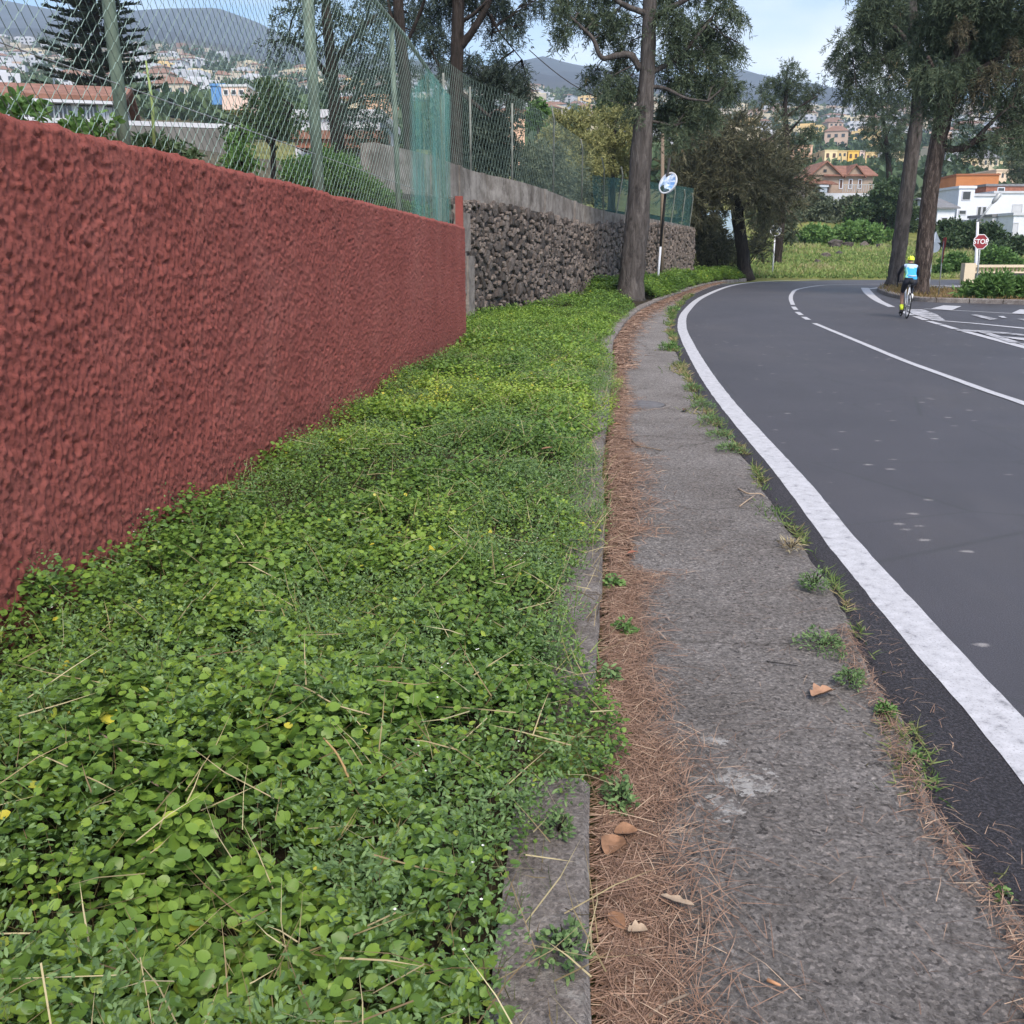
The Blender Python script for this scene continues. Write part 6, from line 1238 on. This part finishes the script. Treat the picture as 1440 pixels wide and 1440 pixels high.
# ------------------------------------------------------------------ ground cover on the verge
def cover():
    L = Leaves(); LF = Leaves(); LW = Leaves()
    def htop(x, y):
        u_ = (x - lx(y)) / np.maximum(kx(y) - lx(y), .2)
        h = .02 + .33 * fbm(x * 1.5, y * 1.5, 81, 4) + .09 * fbm(x * 5, y * 5, 82, 2)
        return h * np.clip((1.03 - u_) * 5, .35, 1)
    def over(y):   # how far the plants lean over the kerb
        return -.10 + .22 * (fbm(y * 1.1, y * 0, 85, 3) - .38) + .17 * np.exp(-((y - 3.05) / .38) ** 2) + .16 * np.exp(-((y - 11.5) / 3.2) ** 2) - .08 * np.exp(-((y - 4.2) / .5) ** 2) - .17 * np.exp(-((y - 2.0) / .62) ** 2) + .06 * np.exp(-((y - 6.1) / .4) ** 2) - .05 * np.exp(-((y - 7.5) / .8) ** 2)
    def patch(x, y): return fbm(x * .55, y * .4, 86, 4)
    def field(y0, y1, dens, size, tpl, k, wr=.95, hk=1.0, low=False):
        n = int(dens * (y1 - y0) * 4.2); y = rng.uniform(y0, y1, n); x = rng.uniform(-2.6, 13, n) if y0 > 26 else rng.uniform(-2.5, 3.4, n)
        if y0 > 26: n2 = n * 3; y = rng.uniform(y0, y1, n2); x = rng.uniform(-2.0, 13, n2)
        ok = (x > lx(y) + .01) & (x < kx(y) + over(y)); x, y = x[ok], y[ok]; n = len(x)
        gap = fbm(x * 2.6, y * 2.6, 87, 3); ok = rng.random(n) < (1 if low else 1) * np.clip((gap - (.0 if low else .24)) * 6, np.where(y < 6, .62, .75), 1); x, y = x[ok], y[ok]; n = len(x)
        H = htop(x, y) * hk; ph = rng.uniform(0, 2 * PI, n); sp = fbm(x * 1.7, y * 1.7, 90, 3)
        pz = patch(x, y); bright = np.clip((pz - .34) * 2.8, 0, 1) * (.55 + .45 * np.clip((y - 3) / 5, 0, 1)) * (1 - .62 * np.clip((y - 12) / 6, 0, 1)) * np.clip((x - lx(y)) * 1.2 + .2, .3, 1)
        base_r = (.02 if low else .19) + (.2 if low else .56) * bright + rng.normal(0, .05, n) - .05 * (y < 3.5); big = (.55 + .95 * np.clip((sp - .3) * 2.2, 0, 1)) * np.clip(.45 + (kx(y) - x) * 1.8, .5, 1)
        zc = .10 + H * (rng.uniform(.15, .5, n) if low else rng.uniform(.55, 1.0, n))
        for q in range(k):
            a = ph + 2.4 * q + rng.normal(0, .3, n); rad = np.stack([np.cos(a), np.sin(a), np.zeros(n)], 1); lv = q / max(1, k - 1)
            s = size * big * rng.uniform(.6, 1.25, n) * (1 - .35 * lv); pet = s * (1.15 - .9 * lv)
            P = np.stack([x, y, zc - (1 - lv) * np.minimum(.06 + s * .7, zc * .5) * rng.uniform(.4, 1.2, n)], 1) + rad * pet[:, None] * rng.uniform(.5, 1.2, n)[:, None]
            D = rad + np.stack([np.zeros(n), np.zeros(n), rng.normal(.05 + .35 * lv, .35, n)], 1); N = np.tile([0., 0., 1.], (n, 1)) + rng.normal(0, .35, (n, 3)) + rad * .25
            yel = (rng.random(n) < .012) * .5
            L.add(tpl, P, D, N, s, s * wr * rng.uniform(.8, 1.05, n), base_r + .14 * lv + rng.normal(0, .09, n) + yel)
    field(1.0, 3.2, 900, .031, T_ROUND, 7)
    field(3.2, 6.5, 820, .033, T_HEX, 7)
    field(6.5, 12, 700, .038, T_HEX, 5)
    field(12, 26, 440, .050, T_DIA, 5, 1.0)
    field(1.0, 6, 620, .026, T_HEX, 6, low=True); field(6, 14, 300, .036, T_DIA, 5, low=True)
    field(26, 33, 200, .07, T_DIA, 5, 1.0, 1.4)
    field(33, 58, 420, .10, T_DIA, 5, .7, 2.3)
    # feathery blue-green plants
    n = 1500; y = 1.1 + 13 * rng.random(n) ** 1.5; x = lx(y) + (kx(y) - lx(y)) * (rng.random(n) ** .7) * 1.0; per = 60
    ok = fbm(x * 1.3, y * 1.3, 95, 3) + .05 * (y < 4) + .10 * (x < lx(y) + .5) + .14 * (x > kx(y) - .30) > .5; ok &= x < kx(y) + over(y) + .03; x, y = x[ok], y[ok]; n = len(x); h = htop(x, y) + .05
    for q in range(per):
        a = rng.uniform(0, 2 * PI, n); r = .085 * rng.random(n) ** .6; P = np.stack([x + np.cos(a) * r, y + np.sin(a) * r, .09 + h * rng.uniform(.55, 1.12, n) - r * .3], 1)
        D = np.stack([np.cos(a), np.sin(a), rng.normal(.4, .5, n)], 1); LF.add(T_HEX, P, D, rng.normal(0, .5, (n, 3)) + np.array([0, 0, 1.]), .019 * rng.uniform(.6, 1.3, n), .0075, rng.random(n))
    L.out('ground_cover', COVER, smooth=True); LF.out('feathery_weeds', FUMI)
    # thin grass blades among the leaves
    n = 9000; y = 1.1 + 20 * rng.random(n) ** 1.4; x = lx(y) + (kx(y) + .05 - lx(y)) * rng.random(n); ok = (fbm(x * 1.6, y * 1.1, 97, 3) > .50) & (x < kx(y) + over(y) + .06); x, y = x[ok], y[ok]; n = len(x)
    LG = Leaves(); LG.add(T_NEED, np.stack([x, y, .08 + htop(x, y) * rng.uniform(.4, .8, n)], 1), np.stack([rng.normal(0, .6, n), rng.normal(0, .6, n), rng.uniform(.4, 1.2, n)], 1), rng.normal(size=(n, 3)), rng.uniform(.06, .17, n), .0035 + .0004 * y, rng.random(n)); LG.out('verge_grass', leafmat('verge_grass', [(0, (.07, .14, .03)), (.6, (.15, .25, .06)), (.85, (.28, .29, .09)), (1, (.36, .30, .15))], .5, .25, .3))
    # leaf stalks standing between the leaves
    n = 5200; y = 1.05 + 6 * rng.random(n) ** 1.5; x = lx(y) + (kx(y) - .05 - lx(y)) * rng.random(n); h = htop(x, y); LS = Leaves()
    LS.add(T_NEED, np.stack([x, y, np.full(n, .085)], 1), np.stack([rng.normal(0, .35, n), rng.normal(0, .35, n), np.ones(n)], 1), rng.normal(size=(n, 3)), h * rng.uniform(.7, 1.15, n), .0028, rng.random(n)); LS.out('weed_stems', leafmat('weed_stem', [(0, (.06, .09, .03)), (.6, (.13, .15, .055)), (1, (.22, .14, .08))], .6, .1, .3))
    # dry stalks
    n = 1500; y = 1.15 + 13 * rng.random(n) ** 1.9; x = lx(y) + (kx(y) + .04 - lx(y)) * rng.random(n) ** .55; h = htop(x, y); ln = rng.uniform(.08, .32, n)
    D = np.stack([rng.normal(0, 1, n), rng.normal(0, 1, n), rng.normal(.55, .5, n)], 1); P = np.stack([x, y, .13 + h * rng.uniform(.55, .95, n)], 1) - unit(D) * (ln * .4)[:, None]
    LW.add(T_NEED, P, D, rng.normal(size=(n, 3)), ln, .0022 + .0022 * rng.random(n), rng.random(n))
    n = 120; y = rng.choice([4.4, 5.2, 5.9, 6.3, 7.4], n) + rng.normal(0, .3, n); x = kx(y) - .12 + rng.normal(0, .12, n); D = np.stack([rng.normal(.5, .5, n), rng.normal(.1, .5, n), rng.uniform(.5, 1.2, n)], 1); LW.add(T_NEED, np.stack([x, y, np.full(n, .1)], 1), D, rng.normal(size=(n, 3)), rng.uniform(.10, .30, n), .0032, rng.uniform(.3, 1, n))
    LW.out('dry_stalks', STRAW)
    # tiny white flowers
    n = 60; y = 1.6 + 5 * rng.random(n); x = np.where(rng.random(n) < .5, lx(y) + .1 + .25 * rng.random(n), kx(y) - .5 + .3 * rng.random(n)); LP = Leaves(); k = 4
    for q in range(k):
        a = q * PI / 2 + rng.normal(0, .2, n); LP.add(T_DIA, np.stack([x, y, .12 + htop(x, y)], 1), np.stack([np.cos(a), np.sin(a), np.full(n, .5)], 1), np.tile([0, 0, 1.], (n, 1)), .005, .004, rng.random(n))
    LP.out('tiny_flowers', PETAL)
    return htop
HTOP = cover()
# a few big heart-shaped leaves of one taller plant, and single large yellow leaves
def big_plant():
    c = gp(132, 985, .30); t = thing('broad_leaf_plant', 'taller plant with large pale green and yellow leaves near the wall end of the foreground', 'plant', (c[0], c[1], .1))
    yl = simple('big_leaf_green', (.17, .29, .055), .5, .35, .2, 12); y2 = simple('big_leaf_yellow', (.42, .40, .05), .5, .35, .25, 14)
    g = G(); g.tube([(c[0], c[1], .1), (c[0] + .01, c[1] + .01, .24), (c[0], c[1], .34)], .005, 6); g.out('stem', yl, t)
    for (du, dv, a, s, mt) in ((0, 0, -1.6, .085, yl), (20, 14, -1.1, .06, y2), (-18, 10, -2.3, .05, y2), (12, -22, .4, .06, yl), (-14, -24, 2.4, .055, yl), (8, -40, 1.2, .045, y2), (-36, -50, 2.8, .05, y2)):
        p = gp(132 + du, 985 + dv, .32 + random.uniform(-.03, .03)); V, F, _ = leaves(T_ROUND, np.array([p]), np.array([[math.cos(a), math.sin(a), -.35]]), np.array([[0, -.5, 1.]]), s, s * .95); part('leaf', V, F, mt, t)
big_plant()

# ------------------------------------------------------------------ needle litter, fallen leaves, twigs, edge weeds
def litter():
    L = Leaves()
    def strip(n, y0, y1, wfun, ln, wd, off=.02, zz=.035, pw=1.0, edge=False):
        off = off + .022
        y = y0 + (y1 - y0) * rng.random(n) ** pw; q = np.abs(rng.normal(0, .55, n)); w_ = wfun(y); x = (ex(y) - .03 - q * w_) if edge else (kx(y) + off + q * w_)
        keep = x < ex(y) + .02; x, y, q = x[keep], y[keep], q[keep]; m_ = len(x); a = rng.normal(.9, .9, m_) + (rng.random(m_) < .4) * rng.uniform(-1.6, 1.6, m_)
        D = np.stack([np.cos(a), np.sin(a), rng.normal(.02, .10, m_)], 1); ll = ln * rng.uniform(.5, 1.2, m_); P = np.stack([x, y, zz + .03 * np.exp(-q * 2) * rng.random(m_)], 1) - D * (ll * .5)[:, None]
        P[:, 2] = np.maximum(P[:, 2], .03)
        L.add(T_NEED, P, D, np.stack([rng.normal(0, .6, m_), rng.normal(0, .6, m_), np.ones(m_)], 1), ll, wd, np.clip(rng.normal(.5, .25, m_), 0, 1))
    wn_ = lambda y: (.17 + .34 * (fbm(y * 1.2, y * 0, 101, 3) - .42)) * np.where((y > 5.0) & (y < 5.6), .45, 1) * np.clip(1 - (y - 9) / 60, .5, 1)
    strip(13000, .9, 5.0, wn_, .15, .0022); strip(2600, .9, 3.2, lambda y: .26 + 0 * y, .17, .0022, .05)
    strip(9000, 5.0, 14, wn_, .15, .004); strip(9000, 14, 52, lambda y: .26 + .012 * (y - 14), .22, .010)
    strip(1500, .9, 4.2, lambda y: .07 + 0 * y, .10, .002, edge=True); strip(900, 1.2, 1.9, lambda y: .10 + 0 * y, .14, .0022, edge=True)
    n = 900; y = 1 + 10 * rng.random(n) ** 1.5; x = kx(y) + .05 + (ex(y) - kx(y) - .05) * rng.random(n); a = rng.uniform(0, 2 * PI, n); L.add(T_NEED, np.stack([x, y, np.full(n, .034)], 1), np.stack([np.cos(a), np.sin(a), rng.normal(.02, .05, n)], 1), np.tile([0, 0, 1.], (n, 1)), rng.uniform(.03, .12, n), .0018, rng.random(n))
    n = 160; y = 1.5 + 3 * rng.random(n); x = ex(y) + .15 * rng.random(n); a = rng.uniform(0, 2 * PI, n); L.add(T_NEED, np.stack([x, y, np.full(n, .034)], 1), np.stack([np.cos(a), np.sin(a), rng.normal(.05, .05, n)], 1), np.tile([0, 0, 1.], (n, 1)), rng.uniform(.03, .1, n), .0018, rng.uniform(.5, 1, n))
    L.out('needle_litter', NEEDLE)
    LG = Leaves(); n = 9000; y = 1.6 + 36 * rng.random(n) ** 1.25; w_ = .03 + .16 * np.clip(fbm(y * 1.6, y * 0, 111, 3) - .42, 0, 1) * 2 + .10 * np.exp(-((y - 10.3) / 2.2) ** 2); x = ex(y) + .04 - np.abs(rng.normal(0, .7, n)) * w_
    keep = rng.random(n) < np.clip((fbm(y * 2.3, y * 0, 112, 3) - .40) * 5, .03, 1); x, y = x[keep], y[keep]; n = len(x); hh = (.02 + .05 * rng.random(n)) * (1 + y / 18)
    LG.add(T_NEED, np.stack([x, y, np.full(n, .02)], 1), np.stack([rng.normal(0, .9, n), rng.normal(0, .9, n), rng.uniform(.2, 1, n)], 1), rng.normal(size=(n, 3)), hh, .0035 * (1 + y / 6), np.clip(fbm(x * 3, y * 3, 113, 3) * 1.6 - .3 + rng.normal(0, .15, n), 0, 1))
    LG.out('edge_grass', leafmat('edge_grass', [(0, (.07, .13, .04)), (.5, (.14, .20, .065)), (.8, (.25, .22, .11)), (1, (.34, .25, .15))], .7, .2, .15))
    # brown decayed mat below the needles
    my = np.linspace(.8, 50, 320); mw = -.02 + .30 * fbm(my * 1.2, my * 0, 101, 3) + .003 * my
    V = []; 
    for y_, w_ in zip(my, mw):
        x0 = float(kx(y_)) + (.04 if y_ < 9 else .01)
        for q, z_ in ((0, .012), (.3, .036), (.6, .028), (1, .008)): V.append((x0 + w_ * q * random.uniform(.75, 1.25), y_, z_))
    i = (np.arange(319)[:, None] * 4 + np.arange(3)[None]).ravel(); stuff(part('litter_bed', V, np.stack([i, i + 1, i + 5, i + 4], 1), simple('decayed_needles', (.105, .068, .048), .95, .1, .5, 40, bump=.012)))
litter()
def leaf_thing(name, label, u, v, z, s, yaw, mat, cup=.25, asp=.6, cat='dry leaf', lobes=False, group=None):
    p = gp(u, v, z); n = 9; V = []; 
    for k in range(n):
        t = k / (n - 1); w_ = math.sin(PI * min(1, t * .93 + .04)) ** .8 * asp * (1 + (.28 * math.sin(t * 17) if lobes else .05 * math.sin(t * 15)))
        for q in (-1, -.5, 0, .5, 1): V.append(((t - .5) * s, q * w_ * s * .5, abs(q) * cup * w_ * s * .6 + .12 * s * (t - .5) ** 2 + (.02 * s if q == 0 else 0) + .01))
    M_ = Matrix.Translation(p) @ Matrix.Rotation(yaw, 4, 'Z') @ Matrix.Rotation(random.uniform(-.2, .2), 4, 'X'); F = [(k * 5 + q, k * 5 + q + 1, (k + 1) * 5 + q + 1, (k + 1) * 5 + q) for k in range(n - 1) for q in range(4)]
    return tag(part(name, [M_ @ Vector(v) for v in V], F, mat, None, None, True, None, p), label, cat, group)
leaf_thing('dry_leaf', 'large curled pale brown dead leaf at the road edge of the footpath', 1158, 980, .03, .115, .5, simple('tan_leaf', (.31, .18, .115), .7, .2, .25, 30), .6, .7, lobes=True)
leaf_thing('dry_leaf', 'orange brown dead leaf lying on the green ground cover', 770, 633, .32, .11, .7, DRYLEAF, .4, .4)
leaf_thing('dry_leaf', 'brown dead leaf beside the kerb where the cover ends', 866, 600, .03, .12, .3, DRYLEAF, .6, .6)
leaf_thing('dry_leaf', 'rust brown dead leaf tucked against the kerb below the overhanging plants', 862, 1195, .05, .10, 1.1, DRYLEAF, .5, .7)
leaf_thing('dry_leaf', 'orange dead leaf among the needles right of the kerb, below the green overhang', 880, 1175, .05, .07, .2, DRYLEAF, .5, .8)
leaf_thing('dry_leaf', 'star shaped tan dead leaf on the needles in the foreground', 897, 1315, .05, .05, .1, PALELEAF, .5, .9, lobes=True)
leaf_thing('dry_leaf', 'small dull brown dead leaf on needles near the kerb in the foreground', 868, 1300, .05, .07, 2.0, DRYLEAF, .4, .6)
leaf_thing('dry_leaf', 'dark dead leaf at the footpath edge by the weedy road margin', 963, 578, .03, .12, 1.2, SHUTTER, .5, .5)
leaf_thing('dry_leaf', 'reddish brown dead leaf on the needles far along the kerb', 890, 780, .05, .07, .5, BRICK, .5, .5)
leaf_thing('bark_flake', 'whitish ragged bark flake lying on the needles', 952, 1272, .05, .09, -.5, PALELEAF, .3, .35, 'bark flake', True)
def twig(label, pts, r, mat=TWIG, name='twig', cat='twig'):
    P = [Vector(gp(u, v, z)) for u, v, z in pts]; c = catmull([tuple(p) for p in P], 4) if len(P) > 2 else P; g = G(); g.tube(c, np.linspace(r, r * .6, len(c)), 6, jit=.12); return tag(g.out(name, mat, None, True, tuple(P[0])), label, cat)
twig('grey bent twig at the bottom of the picture on the needles', [(912, 1430, .045), (935, 1412, .05), (968, 1398, .05)], .005)
twig('curved brown twig on the path beyond the kerb bend', [(888, 618, .03), (896, 626, .035), (910, 629, .035), (930, 633, .03)], .008)
twig('thin black twig on the middle of the footpath', [(1078, 930, .03), (1100, 933, .032), (1122, 936, .03)], .003, DARKPOLE)
twig('short orange brown stick lying on the needle bed', [(884, 1384, .05), (904, 1391, .05)], .006, DRYLEAF)
twig('short tan stick lying on the bare concrete near the bottom', [(1079, 1378, .035), (1098, 1386, .035)], .0055, simple('tan_stick', (.42, .22, .12)))
twig('pale forked straw by the white road line', [(1038, 687, .03), (1052, 694, .05), (1068, 694, .04), (1075, 698, .03)], .006, PALELEAF)
twig('pale straw crossing the footpath edge below the forked straw', [(1040, 712, .03), (1052, 703, .04), (1062, 696, .05)], .005, PALELEAF)
twig('pale bent cane trailing across the ground cover in the foreground', [(385, 955, .30), (430, 968, .33), (470, 990, .33), (520, 1005, .30)], .0035, simple('pale_cane', (.36, .30, .18)))
twig('thick tan dead stalk standing in the foreground leaves', [(500, 1145, .14), (492, 1100, .30), (475, 1062, .36), (455, 1038, .38)], .0045, simple('tan_stalk', (.36, .24, .11)))
twig('long grey dead stem curving through the left foreground leaves', [(118, 1018, .30), (160, 1045, .32), (200, 1090, .31), (245, 1118, .28)], .0035, TWIG)

def weed(label, u, v, hgt, wid, n, mat, z=.03, leaf=(.03, .014), tpl=T_HEX, group=None, cat='weed', name='weed_tuft', straw=0):
    p = gp(u, v, z); t = thing(name, label, cat, p, group); L = Leaves(); a = rng.uniform(0, 2 * PI, n); r = wid * rng.random(n) ** .6; h = hgt * rng.random(n) ** .7 * (1.05 - (r / wid) ** 2 * .7)
    lob = .55 + .9 * vn(np.cos(a) * 1.6 + p[0] * 9, np.sin(a) * 1.6 + p[1] * 9, 5); r = r * lob; h = h * (.6 + .8 * vn(np.cos(a) * 2 + p[1] * 7, np.sin(a) * 2, 6)); P = np.stack([p[0] + np.cos(a) * r, p[1] + np.sin(a) * r * 1.5, z + h], 1); D = np.stack([np.cos(a) + rng.normal(0, .7, n), np.sin(a) + rng.normal(0, .7, n), rng.normal(.4, .6, n)], 1); L.add(tpl, P, D, rng.normal(0, .5, (n, 3)) + np.array([0, 0, 1.]), leaf[0] * rng.uniform(.6, 1.3, n), leaf[1] * rng.uniform(.7, 1.2, n), rng.random(n)); L.out('leaves', mat, t)
    g = G()
    for k in range(12): aa = random.uniform(0, 2 * PI); q = random.uniform(.3, .9) * wid; g.tube([p, (p[0] + math.cos(aa) * q * .5, p[1] + math.sin(aa) * q * .5, z + hgt * .5), (p[0] + math.cos(aa) * q, p[1] + math.sin(aa) * q, z + hgt * .8)], .0016, 3, caps=False)
    stuff(g.out('stems', STRAW if straw else BARK_DARK, t)); return t
weed('green weed on the road side of the footpath, farthest of the three large ones', 1143, 828, .09, .06, 420, FUMI, leaf=(.020, .007))
weed('low wide green weed at the asphalt edge, middle of the three large ones', 1158, 908, .04, .10, 480, FUMI, leaf=(.020, .007))
weed('green weed at the asphalt edge beside the large curled dead leaf', 1196, 962, .06, .055, 300, FUMI, leaf=(.018, .007))
weed('small green weed at the asphalt edge below the large curled dead leaf', 1246, 1005, .05, .035, 120, BRIGHT, leaf=(.02, .012))
weed('tiny green sprout in the crack at the asphalt edge', 1286, 1072, .03, .025, 50, BRIGHT, leaf=(.018, .011))
weed('tiny sprout at the asphalt edge near the right border', 1408, 1262, .02, .02, 30, BRIGHT, leaf=(.018, .012))
weed('withered straw tuft at the asphalt edge beyond the three weeds', 1112, 772, .05, .06, 140, STRAW, leaf=(.05, .004), tpl=T_NEED)
weed('little green plant growing on top of the foreground kerb stone', 793, 1345, .07, .05, 170, FUMI, z=.125, leaf=(.022, .012))
weed('green sprig on top of the kerb stone above the little plant', 785, 1170, .05, .045, 120, FUMI, z=.125, leaf=(.02, .011))
weed('bright green sprig hanging beside the kerb below the overhang', 872, 1140, .10, .05, 240, FUMI, z=.03, leaf=(.022, .012))
weed('yellowish green weed between kerb and needles', 878, 892, .06, .04, 110, BRIGHT, leaf=(.028, .015))
weed('small leafy green weed in the kerb gap past the middle stones', 862, 828, .07, .04, 90, BRIGHT, leaf=(.03, .02))
weed('green weed growing from the kerb gap beside the gray stone end', 856, 960, .07, .035, 90, FUMI)
for i, (u, v, lab) in enumerate(((975, 548, 'farthest'), (985, 572, 'second farthest'), (1000, 595, 'third'), (1013, 614, 'fourth'), (1027, 634, 'nearest'))):
    weed(f'low green weed clump on the footpath margin, {lab} in the line of five', u, v, .07, .12, 260, FUMI, leaf=(.04, .008), tpl=T_NEED, group='grass clumps along the road margin', straw=1)
weed('green grass tuft on the path margin where the white line bends', 946, 437, .12, .16, 160, BRIGHT, leaf=(.08, .02), tpl=T_NEED)
weed('green grass tuft beside the white line nearer than the bend', 942, 492, .12, .14, 160, BRIGHT, leaf=(.08, .02), tpl=T_NEED)

# ------------------------------------------------------------------ air
hb = G(); hb.box(-3200, 3200, -60, 3900, -1.2, 1100); hz = hb.out('haze', Mat('haze').m)
hm = hz.data.materials[0]; nt = hm.node_tree; nt.nodes.remove(nt.nodes['Principled BSDF']); pv = nt.nodes.new('ShaderNodeVolumePrincipled'); pv.inputs['Color'].default_value = (.66, .82, 1.0, 1); pv.inputs['Density'].default_value = 0.00023; pv.inputs['Anisotropy'].default_value = 0.0
nt.links.new(pv.outputs[0], nt.nodes['Material Output'].inputs['Volume']); stuff(hz)
